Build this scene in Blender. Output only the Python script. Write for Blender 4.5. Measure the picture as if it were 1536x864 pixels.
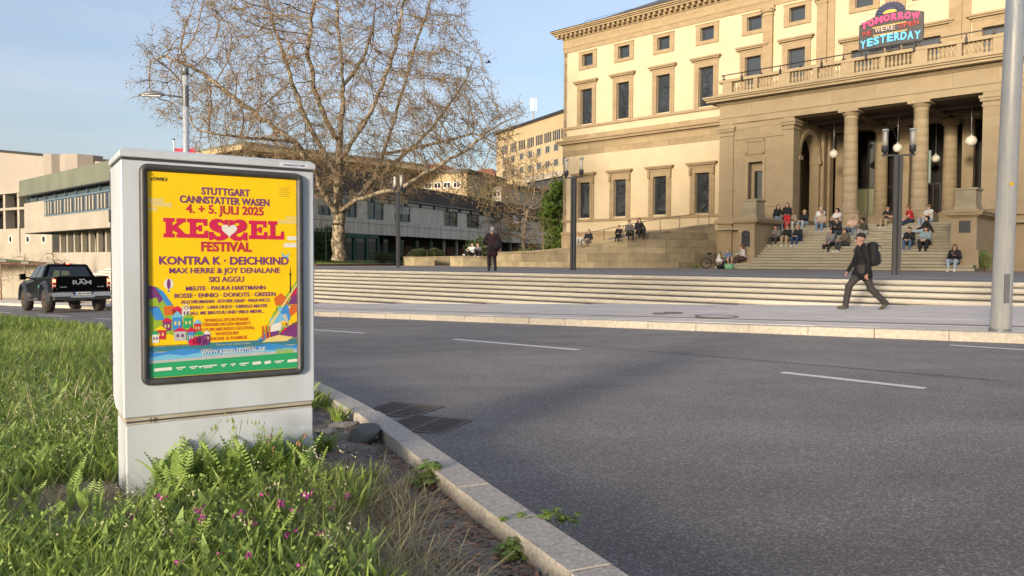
import bpy, bmesh, math, random
import numpy as np
from mathutils import Vector, Matrix, kdtree
from math import sin, cos, pi, radians, sqrt, atan2
random.seed(7); np.random.seed(7)
for o in list(bpy.data.objects): bpy.data.objects.remove(o)
S = bpy.context.scene; COL = S.collection

# ---------------------------------------------------------------- camera
TH = math.atan(41/1152.); RO = .005
_f = Vector((0, cos(TH), -sin(TH))); _r = Vector((1, 0, 0)); _u = Vector((0, sin(TH), cos(TH)))
CR = cos(RO)*_r + sin(RO)*_u; CU = -sin(RO)*_r + cos(RO)*_u
cd = bpy.data.cameras.new("camera"); cam = bpy.data.objects.new("camera", cd); COL.objects.link(cam)
cd.sensor_width = 36; cd.lens = 27.0; cd.clip_start = .05; cd.clip_end = 3000
cam.matrix_world = Matrix(((CR.x, CU.x, -_f.x, 0), (CR.y, CU.y, -_f.y, 0), (CR.z, CU.z, -_f.z, 0), (0, 0, 0, 1)))
S.camera = cam
S.render.resolution_x = 1024; S.render.resolution_y = 576

# ---------------------------------------------------------------- sky, sun, exposure
SUN_EL = radians(9.5); SUN_H = Vector((-.50, -.866))     # direction towards the sun on the ground plan
w = bpy.data.worlds.new("World"); S.world = w; w.use_nodes = True
nt = w.node_tree; bg = nt.nodes['Background']
sky = nt.nodes.new('ShaderNodeTexSky'); sky.sky_type = 'NISHITA'; sky.sun_disc = False
sky.sun_elevation = SUN_EL; sky.sun_rotation = atan2(SUN_H.x, SUN_H.y)
sky.air_density = 1.0; sky.dust_density = 5.0; sky.ozone_density = 2.2; sky.altitude = 250
tc = nt.nodes.new('ShaderNodeTexCoord'); mp = nt.nodes.new('ShaderNodeMapping'); mp.inputs['Scale'].default_value = (1.2, 1.2, 9)
mp.inputs['Rotation'].default_value = (.25, .1, .3)
no = nt.nodes.new('ShaderNodeTexNoise'); no.inputs['Scale'].default_value = 1.6; no.inputs['Detail'].default_value = 7; no.inputs['Roughness'].default_value = .55
rp = nt.nodes.new('ShaderNodeValToRGB'); rp.color_ramp.elements[0].position = .40; rp.color_ramp.elements[1].position = .85
rp.color_ramp.elements[0].color = (.20, .20, .20, 1); rp.color_ramp.elements[1].color = (.42, .42, .42, 1)
mx = nt.nodes.new('ShaderNodeMix'); mx.data_type = 'RGBA'
mx.inputs[7].default_value = (3.1, 2.9, 3.1, 1)
nt.links.new(tc.outputs['Generated'], mp.inputs['Vector']); nt.links.new(mp.outputs[0], no.inputs['Vector'])
nt.links.new(no.outputs['Fac'], rp.inputs[0]); nt.links.new(rp.outputs[0], mx.inputs[0])
nt.links.new(sky.outputs[0], mx.inputs[6]); nt.links.new(mx.outputs[2], bg.inputs['Color'])
bg.inputs['Strength'].default_value = .105
sd = bpy.data.lights.new("sun", 'SUN'); sd.energy = 2.0; sd.angle = radians(8.5); sd.color = (1, .87, .69)
sun = bpy.data.objects.new("sun", sd); COL.objects.link(sun)
toS = Vector((SUN_H.x*cos(SUN_EL), SUN_H.y*cos(SUN_EL), sin(SUN_EL)))
sun.rotation_euler = toS.to_track_quat('Z', 'Y').to_euler()
S.view_settings.view_transform = 'Standard'; S.view_settings.look = 'None'; S.view_settings.gamma = 1
S.view_settings.exposure = 1.65
S.render.engine = 'CYCLES'

# ---------------------------------------------------------------- helpers
def ray(u, v):
    return _f + CR*((u-768)/1152) - CU*((v-432)/1152)
def atz(u, v, z):
    d = ray(u, v); return d*(z/d.z)
def aty(u, v, y):
    d = ray(u, v); return d*(y/d.y)
AX = Vector((.7307, -.6827)); NX = Vector((AX.y, -AX.x)); BO = Vector((19.30, 44.26))
BANG = atan2(AX.y, AX.x)
def bworld(s, t, z): p = BO + AX*s + NX*t; return Vector((p.x, p.y, z))
def bpt(u, v, t):
    d = ray(u, v); k = ((BO+NX*t).dot(NX))/(Vector((d.x, d.y)).dot(NX)); p = d*k
    return (Vector((p.x, p.y))-BO).dot(AX), p.z
def road_z(x, y):
    a = -.722*x+.691*y; c = .691*x+.722*y
    return -.868-.032*a, a, c
def pav_z(x, y):
    h, a, c = road_z(x, y); return h + .02*max(0, c-12.03) if c > 12.03 else h
def ac(a, c):  # (a,c) -> x,y ; basis (-.722,.691),(.691,.722)
    return (-.722*a+.691*c)/.9988, (.691*a+.722*c)/.9988

def tag(o, label=None, cat=None, group=None, kind=None):
    if label: o['label'] = label
    if cat: o['category'] = cat
    if group: o['group'] = group
    if kind: o['kind'] = kind
    return o
def thing(name, label, cat, loc=(0, 0, 0), rz=0, group=None):
    o = bpy.data.objects.new(name, None); COL.objects.link(o); o.empty_display_size = .3
    o.location = loc; o.rotation_euler = (0, 0, rz); return tag(o, label, cat, group)
def mkobj(name, me, parent=None, loc=None, rot=None, scale=None):
    o = bpy.data.objects.new(name, me); COL.objects.link(o); o.parent = parent
    if loc is not None: o.location = loc
    if rot is not None: o.rotation_euler = rot
    if scale is not None: o.scale = scale
    return o
def copytree(o, parent=None):
    c = o.copy(); COL.objects.link(c); c.parent = parent
    for ch in list(o.children): copytree(ch, c)
    return c
class MB:
    def __init__(s): s.v = []; s.f = []; s.m = []; s.sm = []
    def add(s, vs, fs, m=0, smooth=False):
        n = len(s.v); s.v += [tuple(p) for p in vs]; s.f += [tuple(i+n for i in f) for f in fs]
        s.m += [m]*len(fs); s.sm += [smooth]*len(fs); return s
    def box(s, x0, x1, y0, y1, z0, z1, m=0):
        if x0 > x1: x0, x1 = x1, x0
        if y0 > y1: y0, y1 = y1, y0
        if z0 > z1: z0, z1 = z1, z0
        return s.add([(x0,y0,z0),(x1,y0,z0),(x1,y1,z0),(x0,y1,z0),(x0,y0,z1),(x1,y0,z1),(x1,y1,z1),(x0,y1,z1)],
              [(0,3,2,1),(4,5,6,7),(0,1,5,4),(1,2,6,5),(2,3,7,6),(3,0,4,7)], m)
    def hexa(s, b, t, m=0):  # bottom quad ccw, top quad ccw
        return s.add(list(b)+list(t), [(0,3,2,1),(4,5,6,7),(0,1,5,4),(1,2,6,5),(2,3,7,6),(3,0,4,7)], m)
    def obox(s, c, ax, ay, hx, hy, z0, z1, m=0):
        c = Vector(c[:2]); ax = Vector(ax).normalized(); ay = Vector(ay).normalized()
        q = [c-ax*hx-ay*hy, c+ax*hx-ay*hy, c+ax*hx+ay*hy, c-ax*hx+ay*hy]
        return s.hexa([(p.x,p.y,z0) for p in q], [(p.x,p.y,z1) for p in q], m)
    def lathe(s, prof, n=20, c=(0,0,0), m=0, smooth=True, cap=True):
        vs = []; fs = []
        for r, z in prof:
            for i in range(n):
                a = 2*pi*i/n; vs.append((c[0]+r*cos(a), c[1]+r*sin(a), c[2]+z))
        for k in range(len(prof)-1):
            for i in range(n):
                j = (i+1) % n; fs.append((k*n+i, k*n+j, (k+1)*n+j, (k+1)*n+i))
        s.add(vs, fs, m, smooth)
        if cap:
            N = len(s.v)-len(vs)
            s.f += [tuple(N+i for i in range(n))[::-1], tuple(N+(len(prof)-1)*n+i for i in range(n))]; s.m += [m, m]; s.sm += [False, False]
        return s
    def tube(s, pts, rad, n=6, m=0, smooth=True, cap=True):
        pts = [Vector(p) for p in pts]
        if not hasattr(rad, '__len__'): rad = [rad]*len(pts)
        vs = []; up = None
        for i, p in enumerate(pts):
            d = (pts[min(i+1, len(pts)-1)]-pts[max(i-1, 0)])
            if d.length < 1e-9: d = Vector((0,0,1))
            d.normalize()
            if up is None: up = Vector((0,0,1)) if abs(d.z) < .9 else Vector((1,0,0))
            x = d.cross(up)
            if x.length < 1e-6: x = d.orthogonal()
            x.normalize(); y = x.cross(d).normalized(); up = y
            for k in range(n):
                a = 2*pi*k/n; vs.append(p+(x*cos(a)+y*sin(a))*rad[i])
        fs = []
        for i in range(len(pts)-1):
            for k in range(n):
                j = (k+1) % n; fs.append((i*n+k, i*n+j, (i+1)*n+j, (i+1)*n+k))
        if cap: fs += [tuple(range(n))[::-1], tuple((len(pts)-1)*n+k for k in range(n))]
        return s.add(vs, fs, m, smooth)
    def prism(s, poly, z0, z1, m=0, smooth=False):  # poly ccw in xy
        n = len(poly)
        return s.add([(x,y,z0) for x,y in poly]+[(x,y,z1) for x,y in poly],
            [tuple(range(n))[::-1], tuple(range(n, 2*n))]+[(i,(i+1)%n,n+(i+1)%n,n+i) for i in range(n)], m, smooth)
    def xz(s, poly, y0, y1, m=0):  # polygon in xz, extruded along y (y0 = front)
        n = len(poly)
        return s.add([(x,y0,z) for x,z in poly]+[(x,y1,z) for x,z in poly],
            [tuple(range(n)), tuple(range(n, 2*n))[::-1]]+[(i,n+i,n+(i+1)%n,(i+1)%n) for i in range(n)], m)
    def sphere(s, c, r, n=12, m=0, sc=(1,1,1)):
        prof = []; vs = []; fs = []; h = n//2
        for k in range(h+1):
            ph = pi*k/h
            for i in range(n):
                a = 2*pi*i/n; vs.append((c[0]+r*sc[0]*sin(ph)*cos(a), c[1]+r*sc[1]*sin(ph)*sin(a), c[2]-r*sc[2]*cos(ph)))
        for k in range(h):
            for i in range(n):
                j = (i+1) % n; fs.append((k*n+i, k*n+j, (k+1)*n+j, (k+1)*n+i))
        return s.add(vs, fs, m, True)
    def mesh(s, name, mats, bevel=0, fix=True):
        me = bpy.data.meshes.new(name); me.from_pydata(s.v, [], s.f)
        for mm in (mats if isinstance(mats, (list, tuple)) else [mats]): me.materials.append(mm)
        me.polygons.foreach_set('material_index', s.m); me.polygons.foreach_set('use_smooth', s.sm)
        if bevel or fix:
            bm = bmesh.new(); bm.from_mesh(me)
            if fix: bmesh.ops.recalc_face_normals(bm, faces=bm.faces)
            if bevel: bmesh.ops.bevel(bm, geom=[e for e in bm.edges if e.is_manifold and e.calc_face_angle(0) > .5], offset=bevel, segments=1, affect='EDGES')
            bm.to_mesh(me); bm.free()
        me.update(); return me
    def build(s, name, mats, parent=None, bevel=0, fix=True, **k):
        return mkobj(name, s.mesh(name, mats, bevel, fix), parent, **k)
def npmesh(name, V, Fq, mats, mi=None, smooth=False):
    """V (n,3) array, Fq (m,k) index array of equal-sized faces"""
    me = bpy.data.meshes.new(name); n = len(V); m, k = Fq.shape
    me.vertices.add(n); me.vertices.foreach_set('co', np.asarray(V, np.float32).ravel())
    me.loops.add(m*k); me.loops.foreach_set('vertex_index', np.asarray(Fq, np.int32).ravel())
    me.polygons.add(m); me.polygons.foreach_set('loop_start', np.arange(0, m*k, k, dtype=np.int32))
    for mm in (mats if isinstance(mats, (list, tuple)) else [mats]): me.materials.append(mm)
    if mi is not None: me.polygons.foreach_set('material_index', np.asarray(mi, np.int32))
    if smooth: me.polygons.foreach_set('use_smooth', np.ones(m, bool))
    me.update(calc_edges=True); me.validate(); return me

# ---------------------------------------------------------------- materials
MATS = {}
def mat(name, col, rough=.7, col2=None, scale=4., detail=6, var=0, bump=0, bscale=None, metal=0, spec=.5, fac=(.35, .7), emit=None, stretch=None, trans=0, bdist=.02):
    if name in MATS: return MATS[name]
    m = bpy.data.materials.new(name); m.use_nodes = True; n = m.node_tree; b = n.nodes['Principled BSDF']
    L = n.links.new
    b.inputs['Roughness'].default_value = rough; b.inputs['Metallic'].default_value = metal
    b.inputs['Specular IOR Level'].default_value = spec
    c4 = (*col, 1); b.inputs['Base Color'].default_value = c4
    tc = n.nodes.new('ShaderNodeTexCoord'); src = tc.outputs['Object']
    if stretch:
        mp = n.nodes.new('ShaderNodeMapping'); mp.inputs['Scale'].default_value = stretch; L(src, mp.inputs[0]); src = mp.outputs[0]
    out = None
    if col2 is not None:
        t = n.nodes.new('ShaderNodeTexNoise'); t.inputs['Scale'].default_value = scale; t.inputs['Detail'].default_value = detail; t.inputs['Roughness'].default_value = .6
        L(src, t.inputs['Vector'])
        mr = n.nodes.new('ShaderNodeMapRange'); mr.inputs[1].default_value = fac[0]; mr.inputs[2].default_value = fac[1]; L(t.outputs['Fac'], mr.inputs[0])
        x = n.nodes.new('ShaderNodeMix'); x.data_type = 'RGBA'; x.inputs[6].default_value = c4; x.inputs[7].default_value = (*col2, 1)
        L(mr.outputs[0], x.inputs[0]); out = x.outputs[2]
    if var:
        oi = n.nodes.new('ShaderNodeObjectInfo'); hs = n.nodes.new('ShaderNodeHueSaturation')
        mr = n.nodes.new('ShaderNodeMapRange'); mr.inputs[3].default_value = 1-var; mr.inputs[4].default_value = 1+var; L(oi.outputs['Random'], mr.inputs[0])
        L(mr.outputs[0], hs.inputs['Value'])
        if out: L(out, hs.inputs['Color'])
        else: hs.inputs['Color'].default_value = c4
        out = hs.outputs[0]
    if out: L(out, b.inputs['Base Color'])
    if bump:
        t = n.nodes.new('ShaderNodeTexNoise'); t.inputs['Scale'].default_value = bscale or scale*4; t.inputs['Detail'].default_value = 5; L(src, t.inputs['Vector'])
        bp = n.nodes.new('ShaderNodeBump'); bp.inputs['Strength'].default_value = bump; bp.inputs['Distance'].default_value = bdist
        L(t.outputs['Fac'], bp.inputs['Height']); L(bp.outputs[0], b.inputs['Normal'])
    if emit: b.inputs['Emission Color'].default_value = (*emit[0], 1); b.inputs['Emission Strength'].default_value = emit[1]
    if trans: b.inputs['Transmission Weight'].default_value = trans
    MATS[name] = m; return m
M_PLASTER = mat('plaster_cream', (.52, .42, .275), .85, (.45, .36, .235), .6, bump=.15, bscale=8)
M_SAND = mat('sandstone', (.31, .23, .135), .85, (.24, .175, .10), 1.3, bump=.3, bscale=14, stretch=(1, 1, 2.2))
M_SANDV = mat('sandstone_block', (.31, .235, .135), .85, (.25, .185, .105), 1.6, var=.13, bump=.3, bscale=14)
M_SANDP = mat('sandstone_portico', (.36, .28, .172), .85, (.30, .23, .14), 1.1, var=.05, bump=.25, bscale=14)
M_SANDOLD = mat('weathered_stone', (.33, .28, .19), .9, (.17, .145, .10), .9, var=.16, bump=.5, bscale=9, fac=(.42, .75))
M_JOINT = mat('mortar', (.20, .16, .11), .95)
M_STEP = mat('worn_step_stone', (.47, .41, .30), .9, (.22, .20, .145), 1.4, var=.1, bump=.4, bscale=10, stretch=(1, 1, 5))
M_SLATE = mat('roof_slate', (.06, .055, .055), .6, (.09, .075, .07), 3, bump=.3)
M_DARK = mat('dark_bronze', (.022, .02, .02), .45)
M_IRON = mat('dark_iron', (.05, .05, .055), .5, (.03, .03, .032), 5)
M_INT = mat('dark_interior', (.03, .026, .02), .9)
M_ASPH = None
M_KERB = mat('granite', (.54, .49, .43), .85, (.30, .275, .245), 60, detail=3, var=.06, bump=.5, bscale=90, bdist=.004)
M_KERBB = mat('granite_beige', (.55, .495, .41), .85, (.40, .36, .30), 18, detail=6, var=.08, bump=.5, bscale=40, bdist=.01)
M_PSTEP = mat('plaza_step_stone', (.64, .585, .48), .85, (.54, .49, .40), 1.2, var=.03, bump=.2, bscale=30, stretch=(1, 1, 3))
M_TREAD = mat('tread_shade_joint', (.16, .15, .14), .85, (.22, .2, .18), 3)  # shade on plaza treads and riser recess put into this colour; also board joints
M_CONC = mat('board_concrete', (.80, .73, .62), .9, (.56, .50, .42), 1.0, bump=.4, bscale=5, stretch=(2.5, 2.5, .5))
M_CONCL = mat('light_concrete', (.33, .295, .24), .9, (.27, .24, .195), .5, bump=.2, bscale=4)
M_COPPER = mat('green_copper', (.105, .12, .088), .8, (.15, .16, .12), .4, stretch=(2, 2, .6), bump=.1)
M_WHITE = mat('white_marking', (.72, .72, .70), .7, (.5, .5, .49), 9, fac=(.5, .9))
M_STEELB = mat('galvanised_steel', (.47, .50, .53), .45, (.64, .63, .59), 5, metal=.3, stretch=(6, 6, .5), bump=.04, fac=(.35, .75))
M_LAMPM = mat('anthracite_steel', (.075, .075, .08), .45, metal=.3)
M_CLEAR = mat('lamp_glass', (.78, .76, .70), .12, spec=.8)
M_GLOBE = mat('white_globe', (.85, .80, .68), .25)
M_BLUEFR = mat('blue_grey_frame', (.10, .15, .20), .5)
M_GREENFR = mat('green_frame', (.01, .07, .045), .5)
M_BRICK = mat('red_brown_panel', (.20, .085, .04), .8, (.14, .06, .03), 5)
M_BARK = mat('plane_bark', (.29, .235, .165), .9, (.085, .065, .042), 3.4, detail=8, bump=.6, bscale=9, fac=(.44, .55), stretch=(1.6, 1.6, 1))
M_TWIG = mat('twig', (.27, .185, .11), .9, (.16, .11, .07), 1)
def glass(name, tint=(.02, .024, .028), rough=.03, spec=1.0, wav=0):
    m = bpy.data.materials.new(name); m.use_nodes = True; b = m.node_tree.nodes['Principled BSDF']
    b.inputs['Base Color'].default_value = (*tint, 1); b.inputs['Roughness'].default_value = rough
    b.inputs['Specular IOR Level'].default_value = spec*.6; b.inputs['IOR'].default_value = 1.7
    MATS[name] = m; return m
M_GLASS = glass('window_glass'); M_GLASSB = glass('blue_glass', (.03, .045, .05))
def leafmat(name, c1, c2, rough=.6, scale=1.5, tr=.25):
    m = bpy.data.materials.new(name); m.use_nodes = True; n = m.node_tree; b = n.nodes['Principled BSDF']; L = n.links.new
    g = n.nodes.new('ShaderNodeNewGeometry'); t = n.nodes.new('ShaderNodeTexNoise'); t.inputs['Scale'].default_value = scale
    tc = n.nodes.new('ShaderNodeTexCoord'); L(tc.outputs['Object'], t.inputs['Vector'])
    ad = n.nodes.new('ShaderNodeMath'); ad.operation = 'ADD'; L(g.outputs['Random Per Island'], ad.inputs[0]); L(t.outputs['Fac'], ad.inputs[1])
    mr = n.nodes.new('ShaderNodeMapRange'); mr.inputs[1].default_value = .35; mr.inputs[2].default_value = 1.25; L(ad.outputs[0], mr.inputs[0])
    x = n.nodes.new('ShaderNodeMix'); x.data_type = 'RGBA'; x.inputs[6].default_value = (*c1, 1); x.inputs[7].default_value = (*c2, 1)
    L(mr.outputs[0], x.inputs[0]); L(x.outputs[2], b.inputs['Base Color']); b.inputs['Roughness'].default_value = rough
    tl = n.nodes.new('ShaderNodeBsdfTranslucent'); L(x.outputs[2], tl.inputs['Color']); ms = n.nodes.new('ShaderNodeMixShader'); ms.inputs[0].default_value = tr
    L(b.outputs[0], ms.inputs[1]); L(tl.outputs[0], ms.inputs[2]); L(ms.outputs[0], n.nodes['Material Output'].inputs['Surface'])
    MATS[name] = m; return m
M_PLANELEAF = leafmat('plane_tree_buds', (.18, .105, .045), (.24, .205, .085))
M_GRASS = leafmat('meadow_grass', (.13, .20, .026), (.32, .41, .09), scale=2)
M_DRY = leafmat('dry_grass', (.30, .25, .14), (.42, .37, .22))
M_FERN = leafmat('yarrow_leaf', (.13, .215, .04), (.26, .37, .09))
M_DKLEAF = leafmat('dark_shrub_leaf', (.02, .045, .015), (.07, .11, .03))
M_LMLEAF = leafmat('spring_leaf', (.09, .17, .025), (.22, .32, .06))
M_FLOWER = leafmat('vetch_flower', (.30, .03, .20), (.5, .06, .32))
M_CREAMFL = leafmat('cream_flower', (.5, .48, .25), (.6, .56, .4))
M_DEADLEAF = leafmat('dead_leaf', (.20, .09, .045), (.36, .2, .12), tr=.1)

def wall_holes(mb, x0, x1, z0, z1, y, thick, holes, m=0):
    """wall in the xz plane, front at y, back at y+thick, rectangular holes (hx0,hx1,hz0,hz1) with reveals"""
    xs = sorted({x0, x1, *[h[0] for h in holes], *[h[1] for h in holes]}); zs = sorted({z0, z1, *[h[2] for h in holes], *[h[3] for h in holes]})
    for zi in range(len(zs)-1):
        run = None
        for xi in range(len(xs)-1):
            cx = (xs[xi]+xs[xi+1])/2; cz = (zs[zi]+zs[zi+1])/2
            solid = not any(h[0] < cx < h[1] and h[2] < cz < h[3] for h in holes)
            if solid:
                if run is None: run = xs[xi]
            if (not solid or xi == len(xs)-2) and run is not None:
                e = xs[xi+1] if solid else xs[xi]
                mb.add([(run,y,zs[zi]),(e,y,zs[zi]),(e,y,zs[zi+1]),(run,y,zs[zi+1])], [(0,1,2,3)], m); run = None
    for a, b, c, d in holes:
        mb.add([(a,y,c),(b,y,c),(b,y,d),(a,y,d),(a,y+thick,c),(b,y+thick,c),(b,y+thick,d),(a,y+thick,d)], [(0,4,5,1),(1,5,6,2),(2,6,7,3),(3,7,4,0)], m)
    mb.add([(x0,y,z0),(x1,y,z0),(x1,y,z1),(x0,y,z1),(x0,y+thick,z0),(x1,y+thick,z0),(x1,y+thick,z1),(x0,y+thick,z1)], [(0,4,5,1),(1,5,6,2),(2,6,7,3),(3,7,4,0)], m)
    return mb
UNIT = MB().box(-.5, .5, -.5, .5, -.5, .5)
_units = {}
def unit(m, bev=0):
    k = (m.name, bev)
    if k not in _units: _units[k] = UNIT.mesh('block', m)
    return _units[k]
def blk(name, parent, m, x0, x1, y0, y1, z0, z1):
    return mkobj(name, unit(m), parent, ((x0+x1)/2, (y0+y1)/2, (z0+z1)/2), None, (abs(x1-x0), abs(y1-y0), abs(z1-z0)))
def ashlar(parent, m, x0, x1, z0, z1, y, d, ch, bl, gap=.008, holes=(), name='stone', rnd=.25):
    rows = max(1, round((z1-z0)/ch)); h = (z1-z0)/rows; n = 0
    for r in range(rows):
        za, zb = z0+r*h, z0+(r+1)*h
        segs = [(x0, x1)]
        for H in holes:
            if H[2] < zb-.05 and H[3] > za+.05:
                ns = []
                for a, b in segs:
                    if H[0] >= b or H[1] <= a: ns.append((a, b)); continue
                    if H[0] > a: ns.append((a, H[0]))
                    if H[1] < b: ns.append((H[1], b))
                segs = ns
        for a, b in segs:
            if b-a < .04: continue
            k = max(1, round((b-a)/bl)); cuts = [a]
            for i in range(1, k): cuts.append(a+(b-a)*i/k+((.25 if r % 2 else -.25)+random.uniform(-rnd, rnd)*.5)*bl*(1 if k > 1 else 0))
            cuts.append(b)
            for p, q in zip(cuts, cuts[1:]):
                if q-p > .03: blk(name, parent, m, p+gap/2, q-gap/2, y-random.uniform(0, .006), y+d, za+gap/2, zb-gap/2); n += 1
    return n
def text(body, size, m, parent, loc, rot=(pi/2, 0, 0), align='CENTER', ext=.0005, off=0, name='lettering', sx=1, shear=0, fit=None):
    c = bpy.data.curves.new(name, 'FONT'); c.body = body; c.size = size; c.align_x = align; c.extrude = ext; c.offset = off; c.shear = shear; c.resolution_u = 3
    o = bpy.data.objects.new(name, c); COL.objects.link(o)
    bpy.context.view_layer.update()
    me = bpy.data.meshes.new_from_object(o.evaluated_get(bpy.context.evaluated_depsgraph_get()))
    bpy.data.objects.remove(o); me.materials.clear(); me.materials.append(m)
    co = np.zeros(len(me.vertices)*3); me.vertices.foreach_get('co', co); co = co.reshape(-1, 3)
    if fit:
        wd = np.ptp(co[:, 0]); sx = fit/wd
    o = mkobj(name, me, parent, loc, rot, (sx, 1, 1)); return o
# ================================================================ ground, road, kerbs, steps
def interp(pts):
    xs = [p[0] for p in pts]; ys = [p[1] for p in pts]
    return lambda a: float(np.interp(a, xs, ys))
_cn = [(-60,-24),(-8,-2.2),(-3,0),(0,1.28),(1.28,1.83),(1.83,2.06),(2.62,2.40),(3.2,2.66),(4.23,3.09),(5.8,3.64),(8,4.2),(11,4.75),(16,5.2),(22,5.35),(30,5.35),(110,5.35)]
_cni = interp(_cn)
def cn(a): return sum(_cni(a+d) for d in (-.6,-.3,0,.3,.6))/5
_cfi = interp([(-60,16),(-12,12.3),(-4,12.0),(3,12.0),(18,12.03),(34,10.9),(110,10.9)])
def cf(a): return sum(_cfi(a+d) for d in (-3,-1.5,0,1.5,3))/5
_ct = np.polyfit([-20,0,6,14,22,30,38,46], [20.4,19.6,19.1,18.4,18.2,17.5,16.5,15.3], 3)
def ct(a): return float(np.polyval(_ct, a))
def zroad(a): return -.868-.032*max(-40, min(110, a))
def acz(a, c, z): x, y = ac(a, c); return (x, y, z)
def sheet(name, f0, f1, a0, a1, na, ncs, zf, m, kind='structure', label=None, parent=None):
    V = []; F = []
    for i in range(na+1):
        a = a0+(a1-a0)*i/na
        for j in range(ncs+1):
            c = f0(a)+(f1(a)-f0(a))*j/ncs; V.append(acz(a, c, zf(a, c)))
    for i in range(na):
        for j in range(ncs):
            k = i*(ncs+1)+j; F.append((k, k+1, k+ncs+2, k+ncs+1))
    o = mkobj(name, npmesh(name, np.array(V), np.array(F), m, smooth=True), parent)
    if kind: o['kind'] = kind
    return o
# asphalt material: aggregate speckle, wheel-track wear and a few repairs
def asphalt():
    m = bpy.data.materials.new('asphalt'); m.use_nodes = True; n = m.node_tree; b = n.nodes['Principled BSDF']; L = n.links.new
    tc = n.nodes.new('ShaderNodeTexCoord'); P = tc.outputs['Object']
    def noise(sc, det=4, st=None):
        t = n.nodes.new('ShaderNodeTexNoise'); t.inputs['Scale'].default_value = sc; t.inputs['Detail'].default_value = det
        if st:
            mp = n.nodes.new('ShaderNodeMapping'); mp.inputs['Rotation'].default_value = (0, 0, st[0]); mp.inputs['Scale'].default_value = (*st[1:], 1); L(P, mp.inputs[0]); L(mp.outputs[0], t.inputs[0])
        else: L(P, t.inputs[0])
        return t.outputs['Fac']
    def ramp(src, a, b_, lo, hi):
        r = n.nodes.new('ShaderNodeMapRange'); r.inputs[1].default_value = a; r.inputs[2].default_value = b_; r.inputs[3].default_value = lo; r.inputs[4].default_value = hi; L(src, r.inputs[0]); return r.outputs[0]
    def mul(x, y):
        r = n.nodes.new('ShaderNodeMath'); r.operation = 'MULTIPLY'; L(x, r.inputs[0]); L(y, r.inputs[1]); return r.outputs[0]
    vo = n.nodes.new('ShaderNodeTexVoronoi'); vo.inputs['Scale'].default_value = 130; L(P, vo.inputs[0])
    sp = n.nodes.new('ShaderNodeSeparateColor'); L(vo.outputs['Color'], sp.inputs[0])
    speck = ramp(sp.outputs[0], .55, 1.0, .72, 1.75)
    big = ramp(noise(.35, 5, (radians(-46), .25, 1.6)), .33, .68, .80, 1.28)
    patch = ramp(noise(1.6, 6), .35, .7, .9, 1.12)
    f = mul(mul(speck, big), patch)
    mx = n.nodes.new('ShaderNodeMix'); mx.data_type = 'RGBA'; mx.blend_type = 'MULTIPLY'; mx.inputs[0].default_value = 1; mx.inputs[6].default_value = (.205, .183, .168, 1)
    L(f, mx.inputs[7]); L(mx.outputs[2], b.inputs['Base Color']); b.inputs['Roughness'].default_value = .75
    bp = n.nodes.new('ShaderNodeBump'); bp.inputs['Strength'].default_value = .5; bp.inputs['Distance'].default_value = .004; L(vo.outputs['Distance'], bp.inputs['Height']); L(bp.outputs[0], b.inputs['Normal'])
    return m
M_ASPH = asphalt()
M_PAVE = mat('pavement_slab', (.66, .59, .53), .8, (.57, .51, .46), 1.5, var=.06, bump=.2, bscale=50, bdist=.004)
M_TERR = mat('terrace_paving', (.19, .165, .145), .85, (.26, .23, .20), .8, bump=.2, bscale=20)
M_SOIL = mat('soil', (.15, .125, .10), .95, (.30, .265, .225), 9, detail=9, bump=1, bscale=30, bdist=.02, fac=(.4, .72))
M_LAWN = mat('lawn', (.055, .10, .02), .95, (.10, .15, .03), 2, bump=1, bscale=20)
M_FARG = mat('far_ground', (.12, .12, .08), .95, (.09, .10, .05), .05)

g = MB(); g.add([(-1500,-1500,-6.5),(1500,-1500,-6.5),(1500,1500,-6.5),(-1500,1500,-6.5)], [(0,1,2,3)])
tag(g.build('ground', M_FARG, fix=False), kind='structure')
sheet('verge_ground_far', lambda a: -150, lambda a: 13, -150, 150, 60, 8, lambda a, c: zroad(a)-.22, M_FARG)
road = sheet('road', lambda a: cn(a)-.3, lambda a: cf(a)+.1, -50, 110, 200, 8, lambda a, c: zroad(a)-.13, M_ASPH)
# far pavement
pave = sheet('pavement', lambda a: cf(a)+.05, lambda a: 22, -40, 110, 150, 6, lambda a, c: zroad(a)+.02*max(0, c-12.03)-.012, M_PAVE)
def slabmat(a, c, z, sa, sc, th, dza=-.032, dzc=.02):
    x, y = ac(a, c); ua = Vector((-.722, .691, dza)).normalized(); uc = Vector((.691, .722, dzc)); uc = (uc-ua*uc.dot(ua)).normalized(); un = ua.cross(uc); un = un if un.z > 0 else -un
    return Matrix(((ua.x*sa, uc.x*sc, un.x*th, x), (ua.y*sa, uc.y*sc, un.y*th, y), (ua.z*sa, uc.z*sc, un.z*th, z), (0,0,0,1)))
n = 0
for j in range(8):
    c0 = 12.36+j*.62
    for i in range(37):
        a0 = -2.5+i*.93+(.45 if j % 2 else 0)
        if c0+.6 > ct(a0)-1.0: continue
        if 13.0 < c0+.31 < 13.3 and False: continue
        o = mkobj('paving_slab', unit(M_PAVE), pave); o.matrix_local = slabmat(a0+.46, c0+.31, zroad(a0+.46)+.02*(c0+.31-12.03)-.022, .918, .608, .04+random.uniform(0, .004))
        n += 1
M_IRON2_ = mat('cover_iron', (.17, .15, .14), .8, (.12, .105, .10), 9)
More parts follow.
